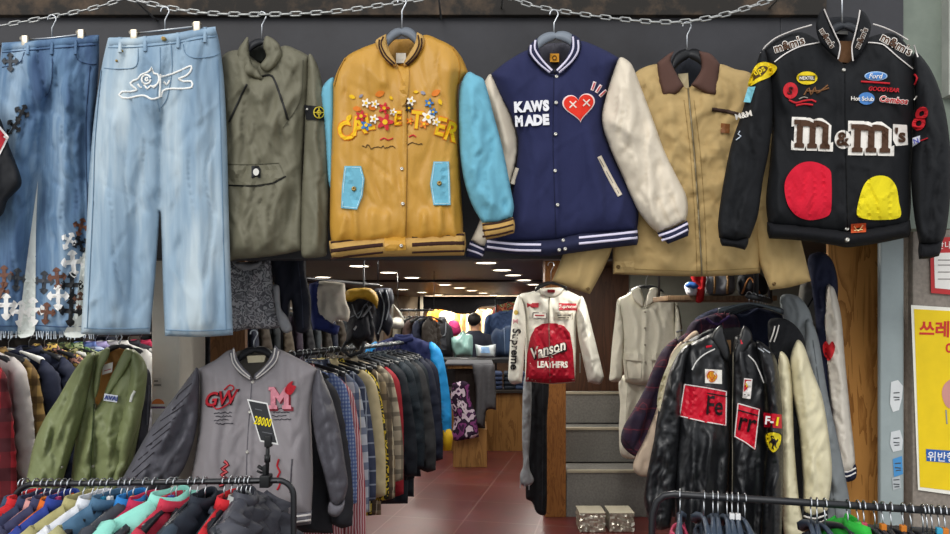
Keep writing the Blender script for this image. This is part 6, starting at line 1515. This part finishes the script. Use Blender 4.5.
# shelf with bags above the right-hand rail
SF = thing('wall_shelf', 'narrow wooden shelf with bags above the rail at the right', 'shelf', (1.0, 3.45, 1.70))
sz_ = P(0, 296, 3.4).z
MB().box((P(664, 0, 3.4).x, 3.34, sz_ - .025), (P(772, 0, 3.4).x, 3.62, sz_), .003).build('board', mat('shelf_wood', '#7a6248', .6, 'wood', dark='#5e4833'), SF)
for x in (670, 765): MB().tube([(P(x, 0, 3.4).x, 3.6, sz_), (P(x, 0, 3.4).x, 3.6, 2.12)], .006, 8).build('hanging_rod', blkst, SF)
t, ps = coat('handbag', 'grey handbag with brown straps on the shelf', (720, 295), 3.38, [
    ('body', [(706,274),(714,270),(728,270),(734,276),(735,290),(730,295),(708,295),(704,288)], C_('#6d6e72', .6, 'leather'), .07, 9, 0, [], None)], 'bag')
for x in (714, 727): ps[0].stroke('strap', [(x,271),(x+1,282),(x,294)], 2.6, C_('#8a6a42', .6, 'leather'), t, .006, label='brown strap')
t, ps = coat('cloth', 'bright red cloth hanging over the front of the shelf', (698, 300), 3.33, [
    ('body', [(690,272),(700,270),(706,276),(705,288),(703,301),(696,302),(697,288),(692,280)], C_('#c01f22', .8), .03, 6, 0, [(699,276,700,300,2,-.012)])], 'cloth')
t, ps = coat('cap', 'white cap with a blue top at the left of the shelf', (690, 298), 3.36, [
    ('crown', [(684,286),(688,282),(695,283),(699,288),(698,295),(688,296)], C_('#d6d9dd', .8), .06, 7, 0, []),
    ('top', [(685,286),(689,282),(695,282.5),(699,287),(692,289)], C_('#2f5fa8', .8), .03, 4, -.05, [], 'blue top')], 'cap')
t, ps = coat('duffel_bag', 'dark duffel bag right of the grey handbag on the shelf', (750, 296), 3.4, [
    ('body', [(738,276),(746,272),(758,273),(766,280),(766,294),(740,295)], C_('#26272c', .7, 'nylon'), .08, 9, 0, [])], 'bag')
ps[0].stroke('strap', [(742,294),(750,278),(760,294)], 2.2, C_('#a06a3c', .6), t, .006, label='tan strap')
t, ps = coat('tote_bag', 'grey shoulder bag with a dark strap beside the navy varsity jacket', (812, 330), 3.0, [
    ('body', [(800,286),(808,280),(814,286),(818,300),(818,322),(806,328),(798,318)], C_('#75726c', .8), .05, 8, 0, [])], 'bag')
ps[0].stroke('strap', [(802,316),(812,300),(817,290)], 1.8, C_('#1c1c20', .7), t, .004)

# ================================================================== pieces on the upper rail, left of the aisle
UR = thing('clothes_rail', 'high dark rail with bags over the aisle rack', 'clothes rail', (rk(3.3).x, 3.3, 1.8))
u0, u1 = Vector((-1.10, 3.18, 1.83)), rk(4.3) + Vector((-.02, 0, 1.83))
MB().tube([u0, u1], .011, 10).build('bar', blkst, UR)
for f_ in (.99,):
    q = u0.lerp(u1, f_); MB().tube([q, (q.x, q.y, 2.12)], .004, 8).build('hanging_rod', blkst, UR)
pat = mat('letter_knit', '#6f6f74', .9, 'print', cols=['#98989c', '#5c5c62', '#a8a8ac', '#68686e'], scale=38)
t, ps = coat('sweater', 'grey patterned knit sweater hanging below the olive anorak', (255, 328), 2.72, [
    ('body', [(224,258),(240,262),(262,260),(270,258),(273,285),(277,310),(280,327),(250,329),(226,328)], pat, .04, 14, 0, [(250,270,248,322,7,.014)]),
    ('collar', [(232,262),(240,270),(250,272),(260,266),(262,261),(250,263),(240,262)], C_('#8a8a8e', .9, 'wool'), .02, 4, -.035, [])], 'sweater')
t, ps = coat('trousers', 'dark navy trousers hanging beside the grey patterned sweater', (292, 330), 2.76, [
    ('body', [(268,250),(286,251),(304,249),(306,275),(311,300),(309,330),(296,331),(291,300),(288,331),(280,330),(277,300),(272,275)], C_('#171a26', .85), .04, 11, 0, [(288,256,291,300,3,-.01)])], 'trousers')
ps[0].stroke('crease', [(298,262),(302,300),(303,328)], .9, C_('#2b3040', .85), t, .003)
t, ps = coat('scarf', 'pale grey strap of cloth over the dark navy trousers', (283, 330), 2.68, [
    ('body', [(273,285),(279,286),(281,308),(288,318),(292,330),(284,333),(278,322),(275,305)], C_('#8f9094', .9, 'wool'), .03, 4, 0, [])], 'scarf')
t, ps = coat('tote_bag', 'white canvas bag with navy edge left of the yellow topped backpack', (328, 333), 3.25, [
    ('body', [(309,284),(309,284),(322,281),(345,283),(345,283),(346,300),(350,312),(348,322),(348,322),(336,320),(328,330),(314,328),(314,328),(310,305)], C_('#d6cebf', .85), .05, 8, 0, [(320,285,324,325,4,-.016),(335,285,338,318,3,.012),(328,290,345,312,3,-.01)]),
    ('side_panel', [(309,284),(309,284),(319,281),(319,281),(318,296),(319,310),(330,322),(340,326),(340,326),(336,335),(322,331),(313,330),(313,330),(309,305)], C_('#1f2a60', .85), .04, 5, -.03, [], 'navy side panel')], 'bag')
t, ps = coat('backpack', 'black backpack with a mustard yellow top on the high rail', (358, 345), 3.6, [
    ('body', [(345,294),(358,290),(371,293),(371,293),(376,306),(373,318),(375,330),(371,344),(364,341),(358,349),(352,343),(346,345),(347,325),(343,312)], C_('#14161e', .6, 'nylon'), .07, 9, 0, [(358,300,352,340,2,.02),(366,300,370,340,2,-.02)]),
    ('lid', [(344,301),(344,301),(346,291),(358,288),(372,289),(378,298),(377,309),(377,309),(371,302),(360,299),(352,302)], C_('#b08a28', .65, 'nylon'), .07, 6, -.06, [], 'mustard yellow lid'),
    ('pocket', [(351,320),(351,320),(368,314),(368,314),(371,336),(371,336),(360,341),(352,338),(352,338)], C_('#1b1d26', .6, 'nylon'), .035, 5, -.06, [])], 'backpack')
MB().tube([P(346,342,3.5), P(342,350,3.48), P(350,356,3.47), P(361,352,3.49), P(364,342,3.5)], .009, 8).build('loose_strap', C_('#1a1c22', .7), t)
ps[0].stroke('strap', [(354,330),(362,318),(371,306)], 2.6, C_('#8a8d92', .6), t, .012)
ps[0].stroke('strap', [(352,304),(358,318),(366,304),(372,318)], 1.4, C_('#7d8188', .6), t, .006); ps[0].stroke('strap', [(349,318),(360,312),(372,296)], 1.2, C_('#555a62', .6), t, .006)
t, ps = coat('backpack', 'dark navy backpack with grey straps right of the yellow topped one', (384, 335), 3.8, [
    ('body', [(374,290),(382,288),(392,288),(392,288),(394,300),(390,312),(393,322),(388,336),(382,330),(378,342),(374,328),(372,308)], C_('#191c28', .6, 'nylon'), .06, 7, 0, [(384,292,380,330,2,-.02)])], 'backpack')
ps[0].stroke('strap', [[(379,291),(384,304),(382,322),(378,334)], [(386,290),(389,305),(386,320)]], 1.5, C_('#8f949c', .6), t, .008)
t, ps = coat('shoulder_bag', 'small white shoulder bag behind the dark navy backpack', (398, 328), 4.2, [
    ('body', [(391,319),(402,318),(404,326),(398,329),(391,327)], C_('#c6c3ba', .6, 'leather'), .05, 5, 0, [])], 'bag')
b = MB().tube([P(392, 320, 4.19), P(393, 304, 4.19), P(398, 310, 4.19), P(404, 320, 4.19)], .006, 8); b.build('strap', C_('#b5b2aa', .6), t)

# ================================================================== steps, post, foil boxes
struct('column_post', MB().box((.575, 5.62, 0), (.745, 5.80, 2.12), .004), mat('grained_post', '#8a5a2c', .55, 'wood', dark='#6a3f1a', scale=3.2, rings=8))
ST3 = thing('steps', 'three broad grey carpeted steps right of the wooden post', 'steps', (1.2, 5.95, 0))
crp = mat('grey_carpet', '#75736f', .95, 'stone'); nos = mat('pale_nosing', '#a79c88', .6, 'painted', dark='#96907e')
for k, (y, z) in enumerate(((5.63, .385), (5.95, .685), (6.22, .967))):
    z0 = (0, .385, .685)[k]
    o = MB().box((.75, y, z0), (1.95, 6.395, z - .010), .004).build('step', crp, ST3, False)
    MB().box((.75, y - .010, z - .022), (1.95, y + .03, z), .004).build('nosing', nos, o, False, label='pale edge strip')
foil = mat('crumpled_foil', '#cfcabb', .28, 'painted', metal=.7, dark='#aaa595', scale=14)
n_ = foil.node_tree
for i, (x0, x1, y0, y1, lab) in enumerate(((580, 605, 511, 529.5, 'foil wrapped box nearer the wooden post on the floor'), (610, 634, 512, 530.5, 'foil wrapped box farther from the wooden post on the floor'))):
    d = 5.22; a = P(x0, y1, d); c_ = P(x1, y0, d)
    bm = bmesh.new(); bmesh.ops.create_cube(bm, size=1); bmesh.ops.subdivide_edges(bm, edges=bm.edges[:], cuts=9, use_grid_fill=True)
    for v in bm.verts:
        q = Vector((v.co.x * (c_.x - a.x), v.co.y * .2, v.co.z * (c_.z - a.z)))
        k = .006 if abs(v.co.z) < .49 else .002
        q += Vector((random.uniform(-k, k), random.uniform(-k, k), random.uniform(-k, k)))
        v.co = q + Vector(((a.x + c_.x) / 2, d + .1, (c_.z - a.z) / 2 + .003))
    me = bpy.data.meshes.new('foil_box'); bm.to_mesh(me); bm.free()
    bx = thing('foil_box', lab, 'box', ((a.x + c_.x) / 2, d + .1, 0), 'foil boxes at the foot of the steps')
    V = [v.co.copy() for v in me.vertices]; Fc = [tuple(p.vertices) for p in me.polygons]; bpy.data.meshes.remove(me)
    mesh('wrapping', V, Fc, foil, bx, False)
    tp = MB().box((a.x - .004, d - .004, c_.z - a.z + .001), (c_.x + .004, d + .204, c_.z - a.z + .008), .002); tp.build('lid', C_('#b5ae9b', .5, 'leather'), bx, False)

# ================================================================== display table and counter
DT = thing('display_table', 'wooden display box table under a grey blanket at the end of the aisle', 'table', (P(470, 0, 7.6).x, 7.8, 0))
wdb = mat('display_wood', '#8f6838', .55, 'wood', dark='#6f4c24', scale=1.4, rings=5)
xa, xb = P(453, 0, 7.55).x, P(487, 0, 7.55).x
MB().box((xa, 7.55, 0), (xb, 8.15, .42), .005).build('lower_box', wdb, DT, False)
MB().box((xa + .02, 7.6, .42), (xb - .02, 8.15, 1.09), .004).build('core', C_('#2c2420', .8, 'wood', dark='#241c18'), DT, False)
MB().box((xa - .06, 7.5, 1.09), (xb + .04, 8.2, 1.125), .004).build('top', wdb, DT, False)
t, ps = coat('blanket', 'grey blanket draped over the wooden display table', (475, 425), 7.46, [
    ('drape', [(472,364),(472,364),(494.5,364),(494.5,364),(496,390),(496,410),(496,410),(487,410),(484,427),(484,427),(474,424),(474,424),(476,395)], C_('#4c4c50', .95, 'wool'), .03, 3, 0, [(479,368,478,422,1.2,.03),(484,368,483,418,1,-.03),(489,368,489,408,1.2,.03)])], 'blanket')
MB().box((xa - .09, 7.46, 1.127), (xb + .07, 8.2, 1.15), .008).build('top_fold', C_('#4c4c50', .95, 'wool'), t, True)
ppl = mat('purple_floral', '#3a2040', .85, 'print', cols=['#7a3a72', '#2a1830', '#c9b8c8', '#4a2850'], scale=9)
t, ps = coat('shawl', 'purple floral cloth hanging on the front of the display table', (462, 440), 7.42, [
    ('drape', [(452,384),(452,384),(462,381),(469,384),(470,398),(476,415),(479,437),(479,437),(468,439),(456,441),(451,438),(451,438),(454,420),(451,402)], ppl, .03, 3, 0, [(458,386,462,436,1.2,.03),(466,390,472,436,1.2,-.03)])], 'cloth')
ps[0].stroke('white_print', [(458,408),(461,402),(463,410),(466,414)], 1.6, C_('#d6cdd6', .8), t, .006)
CT = thing('counter', 'wood fronted counter at the far end of the aisle', 'counter', (.3, 8.7, 0))
MB().box((-.35, 8.5, 0), (.86, 8.9, .72), .004).build('front', wdb, CT, False)
MB().box((-.40, 8.46, .72), (.88, 8.95, .757), .004).build('worktop', C_('#2a2522', .4, 'flat'), CT, False)
DK = thing('display_table', 'black display table piled with bags behind the wood fronted counter', 'table', (.2, 9.3, 0))
MB().box((-.75, 9.0, 1.06), (1.05, 9.7, 1.11), .004).build('top', C_('#1b1a1c', .5, 'flat'), DK, False)
for x in (-.72, 1.02):
    for y in (9.03, 9.67): MB().box((x - .02, y - .02, 0), (x + .02, y + .02, 1.06), .003).build('leg', C_('#1b1a1c', .5, 'flat'), DK, False)
for k, (px, col, w_, lab) in enumerate(((497, '#2a3550', 11, 'folded dark jeans leftmost on the counter'), (509, '#1f2530', 11, 'folded black jeans second on the counter'), (520, '#33405c', 10, 'folded mid blue jeans third on the counter'), (531, '#262b38', 10, 'folded slate jeans rightmost on the counter'))):
    x = P(px, 0, 8.7).x
    b = MB()
    t = thing('folded_jeans', lab, 'jeans', (x, 8.7, .757), 'folded jeans on the counter')
    for j in range(4):
        MB().box((x - .065, 8.55, .757 + j * .055), (x + .065, 8.88, .757 + j * .055 + .05), .02).build('fold', C_(col, .85, 'denim', dark=col, light=col), t)
# things on the black table
def lump(nm, lab, cat, px, d, m, T, extra=(), base=None):
    t, ps = coat(nm, lab, base or (sum(p[0] for p in px) / len(px), max(p[1] for p in px)), d, [('body', px, m, T, 7, 0, list(extra))], cat)
    return t, ps[0]
t, p = lump('backpack', 'black rucksack standing on the black display table', 'backpack', [(431,330),(434,322),(438,323),(439,317),(445,317),(447,322),(452,328),(454,345),(452,357),(452,357),(434,357),(434,357),(432,345)], 9.0, C_('#17181d', .7, 'nylon'), .09)
p.stroke('strap', [(437,322),(438,335),(445,335),(446,322)], 1.4, C_('#5a5d64', .7), t, .01); p.decal('pocket', [(437,338),(446,338),(447,350),(437,350)], C_('#24262c', .7), t, .02)
t, p = lump('plastic_bag', 'mint green plastic bag on the black display table', 'bag', [(451,338),(457,336),(462,332),(466,334),(472,335),(473,345),(472,357),(472,357),(455,357),(455,357),(452,348)], 8.95, C_('#83aaa4', .35, 'nylon', spec=.6), .14, [(456,340,470,350,2,.03),(466,336,456,354,2,-.02)])
p.stroke('handle_knot', [(460,335),(463,331),(466,335)], 1.4, C_('#83aaa4', .35, 'nylon'), t, .01)
t, p = lump('shopping_bag', 'white bag with a pale blue print right of the mint bag', 'bag', [(475,344),(475,344),(484,346),(496,344),(496,344),(495,357),(495,357),(477,357),(477,357)], 8.92, C_('#c5cdd0', .5), .05)
p.decal('blue_print', [(481,347),(489,347),(490,353),(481,353)], C_('#7fa3cc', .6), t, .01, label='pale blue print')
t, p = lump('denim_jacket', 'dark blue denim jacket heaped at the right of the black table', 'jacket', [(491,336),(496,328),(501,330),(506,326),(512,326),(514,332),(519,340),(518,357),(518,357),(495,357),(495,357),(493,346)], 9.1, C_('#27364e', .9, 'denim', dark='#1a2740', light='#3a4d6a'), .14, [(500,330,498,354,2,.02)])
p.stroke('seam', [(504,328),(505,354)], .9, C_('#6b7a92', .8), t, .006)
t, p = lump('sweater', 'hot pink sweater between the rucksack and the dark haired person', 'sweater', [(449,322),(454,320),(459,323),(461,332),(456,336),(449,334)], 9.6, C_('#b83268', .85), .1)
p.stroke('fold_line', [(451,326),(456,329),(459,327)], .9, C_('#8a2450', .85), t, .005)
DK2 = thing('display_stand', 'low dark stand behind the black display table', 'stand', (-.2, 9.95, 0))
MB().box((-.75, 9.82, 1.28), (.0, 10.1, 1.33), .004).build('top', C_('#1b1a1c', .5, 'flat'), DK2, False); MB().box((-.7, 9.86, 0), (-.05, 10.06, 1.28), .004).build('base', C_('#221f20', .6, 'flat'), DK2, False)
# clothes on a far stand and rail
FR = thing('clothes_rail', 'short dark rail with coats far back left of the rucksack', 'clothes rail', (P(412, 0, 7.0).x, 7.0, 0))
fx0, fx1 = P(398, 0, 7.0).x, P(434, 0, 7.0).x
MB().tube([(fx0, 7.0, 1.72), (fx1, 7.0, 1.72)], .012, 8).build('bar', blkst, FR)
for x in (fx0, fx1): MB().tube([(x, 7.0, 1.72), (x, 7.0, 2.12)], .004, 8).build('hanging_rod', blkst, FR)
for k, (c, lab) in enumerate((('#4a3a2c', 'brown coat leftmost on the short far rail'), ('#6a6458', 'taupe jacket second on the short far rail'), ('#3a2a26', 'dark brown jacket in the middle of the short far rail'), ('#1f2436', 'navy coat fourth on the short far rail'), ('#2a2420', 'black brown coat rightmost on the short far rail'))):
    x = fx0 + .04 + k * (fx1 - fx0 - .08) / 4
    put_hanger((x, 7.0, 1.735), 1.0, 'hanger carrying the ' + lab.split(' on the')[0].split(' in the')[0], 'hangers on the short far rail', '#222222')
    put_garment('jacket', k % 2, (x, 7.0, 1.722), 1.0 + .1 * k, M_(c), M_(c), 'coat', lab, 'coat', 'coats on the short far rail')
for k, (px, c, lab, y, yy) in enumerate(((503, '#2b3d5e', 'blue jacket on the far stand left of the red patterned one', 312, 10.2), (511, '#8a3a30', 'red patterned jacket on the far stand', 303, 10.4), (519, '#394a66', 'grey blue jacket on the far stand by the side wall', 309, 10.3))):
    q = P(px, y, yy); t = put_garment('jacket', k % 2, (q.x, q.y, q.z + .075), .3 * (k - 1), M_(c) if k != 1 else mat('red_pattern', '#7a3028', .85, 'print', cols=['#b86a4a', '#5a3a34', '#8a9a6a', '#7a3028'], scale=14), M_(c), 'jacket', lab, 'jacket', 'jackets on the far stand')
FS = thing('clothes_rail', 'free standing rail carrying jackets by the side wall', 'clothes rail', (P(511, 0, 10.3).x, 10.3, 0))
zz_ = P(0, 300, 10.3).z + .03
MB().tube([(P(496, 0, 10.3).x, 10.3, zz_), (P(527, 0, 10.3).x, 10.3, zz_)], .012, 8).build('bar', blkst, FS)
for px in (496, 527): MB().tube([(P(px, 0, 10.3).x, 10.3, zz_), (P(px, 0, 10.3).x, 10.3, .02)], .014, 8).build('upright', blkst, FS)
# valance and the lit row of clothes on the back wall
VL = thing('valance', 'black cloth valance hanging from the ceiling at the very back', 'valance', (.1, 13.6, 1.8))
vp = Panel([(418,296.5),(418,296.5),(540,296.5),(540,296.5),(540,309),(528,310),(514,307),(496,306),(480,307),(474,313),(460,314),(448,311),(436,309),(424,309),(418,311)], at(13.6), .05, 5, 4, amp=.01, wl=9, seed=91).build('cloth', C_('#0e0d10', .9), VL)
vp.stroke('hem', [(420,309),(436,307.5),(460,312),(474,311),(480,305.5),(514,305.5),(538,308)], 1.2, C_('#1a181c', .9), VL, .01)
LS = thing('added_light_strip', 'unseen light strip added behind the black valance', 'light', (.1, 13.85, 2.08))  # no source in view here; added to brighten the back row of clothes
MB().box((-1.0, 13.83, 2.07), (1.1, 13.87, 2.11), .004).build('tube', emit('added_strip_glow', '#ffe9c4', 14), LS)
ld = bpy.data.lights.new('strip', 'AREA'); ld.shape = 'RECTANGLE'; ld.size = 2.0; ld.size_y = .05; ld.energy = 60; ld.color = (1, .88, .68)  # area lamp of the added strip, aimed at the back row
lo = bpy.data.objects.new('strip', ld); COL.objects.link(lo); lo.location = (.05, 13.85, 2.06); lo.rotation_euler = (math.radians(25), 0, 0)
BRL = thing('clothes_rail', 'rail along the back wall under the added light strip', 'clothes rail', (.05, 14.3, 1.93))
MB().tube([(-1.05, 14.3, 1.93), (1.3, 14.3, 1.93)], .012, 8).build('bar', blkst, BRL)
for x in (-1.05, 1.2): MB().tube([(x, 14.3, 1.93), (x, 14.6, 1.93)], .01, 8).build('bracket', blkst, BRL)
bc = [('#e0a04a', 'amber'), ('#d88a30', 'orange'), ('#e2c89a', 'cream'), ('#e6dcc8', 'off white'), ('#c89a5a', 'caramel'), ('#dcb478', 'sand'), ('#e8d8b4', 'pale straw'), ('#b89468', 'light brown'), ('#d8c4a0', 'oat'), ('#8a7458', 'mud brown'), ('#ddd0b8', 'ivory'), ('#5a6a84', 'slate blue'), ('#d4c8b4', 'stone'), ('#a8483a', 'brick red'), ('#3a3f4a', 'charcoal')]
for k, (c, nmc) in enumerate(bc):
    x = P(435 + k * 6.8, 0, 14.3).x
    put_garment('shirt', k % 2, (x, 14.25 + .03 * (k % 2), 1.93), .9 - .1 * (k % 4), M_(c), M_(c), 'shirt', nmc + ' shirt in the lit row on the back wall', 'shirt', 'shirts in the lit row on the back wall')
struct('trim_corner', MB().box((P(420, 0, 13.2).x, 13.2, 0), (P(423, 0, 13.2).x, 13.26, 2.12), .003), mat('pale_trim', '#cfc4ac', .6, 'flat'))

# ================================================================== the person behind the table
def skin_person():
    d = 9.95; hx = P(474.5, 0, d).x
    root = thing('person', 'person with short black hair in a dark navy jacket behind the display table', 'person', (hx, d, 0))
    Vx = []; E = []; R = []
    def v(x, y, z, r, p=None):
        Vx.append((x, y, z)); R.append(r)
        if p is not None: E.append((p, len(Vx) - 1))
        return len(Vx) - 1
    pel = v(0, 0, .93, .145); sp1 = v(0, .0, 1.1, .135, pel); ch = v(0, -.01, 1.28, .15, sp1); nk = v(0, -.01, 1.42, .065, ch); hd0 = v(0, -.02, 1.50, .06, nk)
    hd1 = v(0, -.035, 1.56, .082, hd0); hd2 = v(0, -.03, 1.63, .085, hd1); v(0, -.02, 1.68, .055, hd2)
    for s in (-1, 1):
        sh = v(s * .17, 0, 1.35, .058, ch); el = v(s * .23, -.06, 1.1, .048, sh); wr = v(s * .17, -.27, 1.155, .034, el); hnd = v(s * .14, -.34, 1.16, .034, wr)
        for j in range(4):
            f0 = v(s * (.165 - j * .02), -.385, 1.16, .010, hnd); v(s * (.165 - j * .02), -.42 + .008 * abs(j - 1), 1.145, .009, f0)
        t0 = v(s * .10, -.355, 1.165, .011, hnd); v(s * .085, -.385, 1.155, .009, t0)
        hp = v(s * .095, 0, .86, .095, pel); kn = v(s * .105, -.01, .48, .062, hp); an = v(s * .105, .02, .09, .042, kn); v(s * .11, -.13, .035, .038, an)
    me = bpy.data.meshes.new('body'); me.from_pydata(Vx, E, []); me.update()
    o = bpy.data.objects.new('body', me); COL.objects.link(o); o.parent = root
    m = o.modifiers.new('skin', 'SKIN'); m.use_smooth_shade = True; m2 = o.modifiers.new('sub', 'SUBSURF'); m2.levels = 2; m2.render_levels = 2
    for i, r in enumerate(R):
        me.skin_vertices[0].data[i].radius = (r, r)
    me.skin_vertices[0].data[0].use_root = True
    me.materials.append(mat('skin_tone', '#b58a6e', .5, 'flat'))
    hair = MB().ell((hx, d + .0, 1.635), (.098, .108, .105), 18, 12, lambda q: 1 + .04 * math.sin(9 * q.x + 7 * q.z)).V
    b = MB(); b.ell((hx, d + .012, 1.64), (.098, .10, .098), 20, 12, lambda q: 1 + .03 * math.sin(11 * q.x + 8 * q.z))
    # leave the face free: flatten the front lower part of the hair
    b.V = [Vector((p.x, max(p.y, d - .055 + max(0, 1.64 - p.z) * 1.2) if p.z < 1.66 else p.y, p.z)) for p in b.V]
    b.build('hair', C_('#0f0d0d', .6, 'cloth'), root)
    f = MB(); f.ell((hx, d - .118, 1.565), (.013, .018, .02), 8, 6); f.build('nose', mat('skin_tone', '#b58a6e', .5, 'flat'), root)
    for s in (-1, 1):
        MB().ell((hx + s * .032, d - .105, 1.592), (.012, .008, .007), 8, 6).build('eye', C_('#1a1412', .3, 'flat'), root)
        MB().ell((hx + s * .083, d - .02, 1.575), (.012, .022, .032), 8, 6).build('ear', mat('skin_tone', '#b58a6e', .5, 'flat'), root)
    MB().ell((hx, d - .112, 1.532), (.024, .008, .006), 8, 6).build('mouth', C_('#8a4a44', .5, 'flat'), root)
    # jacket: trunk and sleeves over the body
    j = MB()
    j.lathe((0, 0, 0), [(.0, .80), (.185, .80), (.19, .86), (.175, 1.05), (.185, 1.22), (.195, 1.31), (.19, 1.37), (.15, 1.42), (.095, 1.455), (.08, 1.475)], 22)
    j.V = [Vector((hx + q.x * 1.12, d + q.y * .78, q.z)) for q in j.V]
    jk = j.build('jacket', C_('#181b28', .8), root)
    for s in (-1, 1):
        MB().tube([(hx + s * .12, d, 1.375), (hx + s * .185, d - .005, 1.355), (hx + s * .225, d - .03, 1.24), (hx + s * .235, d - .06, 1.1), (hx + s * .21, d - .16, 1.12), (hx + s * .18, d - .25, 1.15)], [.075, .085, .076, .064, .056, .046], 12).build('sleeve', C_('#181b28', .8), root)
        MB().tube([(hx + s * .095, d, .92), (hx + s * .1, d - .005, .5), (hx + s * .105, d + .02, .1)], [.115, .085, .07], 12).build('trouser_leg', C_('#1d1e24', .85), root)
        MB().ell((hx + s * .11, d - .06, .045), (.05, .135, .045), 12, 8).build('shoe', C_('#17171a', .6), root)
    root.rotation_euler = (.0, 0, math.pi - .3)
skin_person()

# dark row of coats along the left wall, mostly behind the bags
WR = thing('clothes_rail', 'rail of dark coats along the left wall behind the bags', 'clothes rail', (-2.0, 5.2, 1.74))
w0, w1 = Vector((-2.62, 4.0, 1.74)), Vector((-1.62, 8.6, 1.74))
MB().tube([w0, w1], .012, 8).build('bar', blkst, WR)
for f_ in (.05, .5, .95):
    q = w0.lerp(w1, f_); MB().tube([q, (q.x, q.y, 2.12)], .005, 8).build('hanging_rod', blkst, WR)
dc = ['#2a2622', '#1d2230', '#3a332c', '#24282c', '#4a4238', '#2c2430', '#1b1c20', '#33393e']
for k in range(22):
    q = w0.lerp(w1, (k + .5) / 22)
    put_garment('jacket', k % 2, (q.x, q.y, q.z + .03), YAW + .35 + random.uniform(-.2, .2), M_(dc[k % 8]), M_(dc[k % 8]), 'coat', 'dark coat in the row along the left wall behind the hanging bags', 'coat', 'dark coats along the left wall', (1, 1.6, 1.1))
# ================================================================== light and camera
cam = bpy.data.cameras.new('camera'); co = bpy.data.objects.new('camera', cam); COL.objects.link(co)
co.location = (0, 0, CZ); co.rotation_euler = (math.radians(90), 0, 0)
cam.sensor_width = 36; cam.sensor_fit = 'HORIZONTAL'; cam.lens = F / 950 * 36
cam.shift_y = (HY - 267) / 950; cam.clip_start = .05; cam.clip_end = 200
SC.camera = co
w = bpy.data.worlds.new('overcast_sky'); SC.world = w; w.use_nodes = True
bg = w.node_tree.nodes['Background']
tc = w.node_tree.nodes.new('ShaderNodeTexCoord'); sx = w.node_tree.nodes.new('ShaderNodeSeparateXYZ'); rp = w.node_tree.nodes.new('ShaderNodeValToRGB')
w.node_tree.links.new(tc.outputs['Generated'], sx.inputs[0]); w.node_tree.links.new(sx.outputs[2], rp.inputs[0])
rp.color_ramp.elements[0].position = 0; rp.color_ramp.elements[0].color = (.75, .78, .82, 1)
rp.color_ramp.elements[1].position = .7; rp.color_ramp.elements[1].color = (.95, .97, 1, 1)
w.node_tree.links.new(rp.outputs[0], bg.inputs[0]); bg.inputs[1].default_value = 1.15
sl = bpy.data.lights.new('sun', 'SUN'); sl.energy = 1.5; sl.angle = math.radians(35); sl.color = (1, .97, .92)
so = bpy.data.objects.new('sun', sl); COL.objects.link(so)
so.rotation_euler = Vector((.45, 1, -.75)).to_track_quat('-Z', 'Y').to_euler()
SC.view_settings.view_transform = 'Standard'; SC.view_settings.look = 'None'; SC.view_settings.gamma = 1
SC.view_settings.use_curve_mapping = False; SC.view_settings.exposure = 0.0
SC.render.use_persistent_data = False
SC.cycles.use_denoising = True
SC.cycles.max_bounces = 6; SC.cycles.diffuse_bounces = 3; SC.cycles.glossy_bounces = 3; SC.cycles.transmission_bounces = 4; SC.cycles.transparent_max_bounces = 4
SC.cycles.sample_clamp_indirect = 6
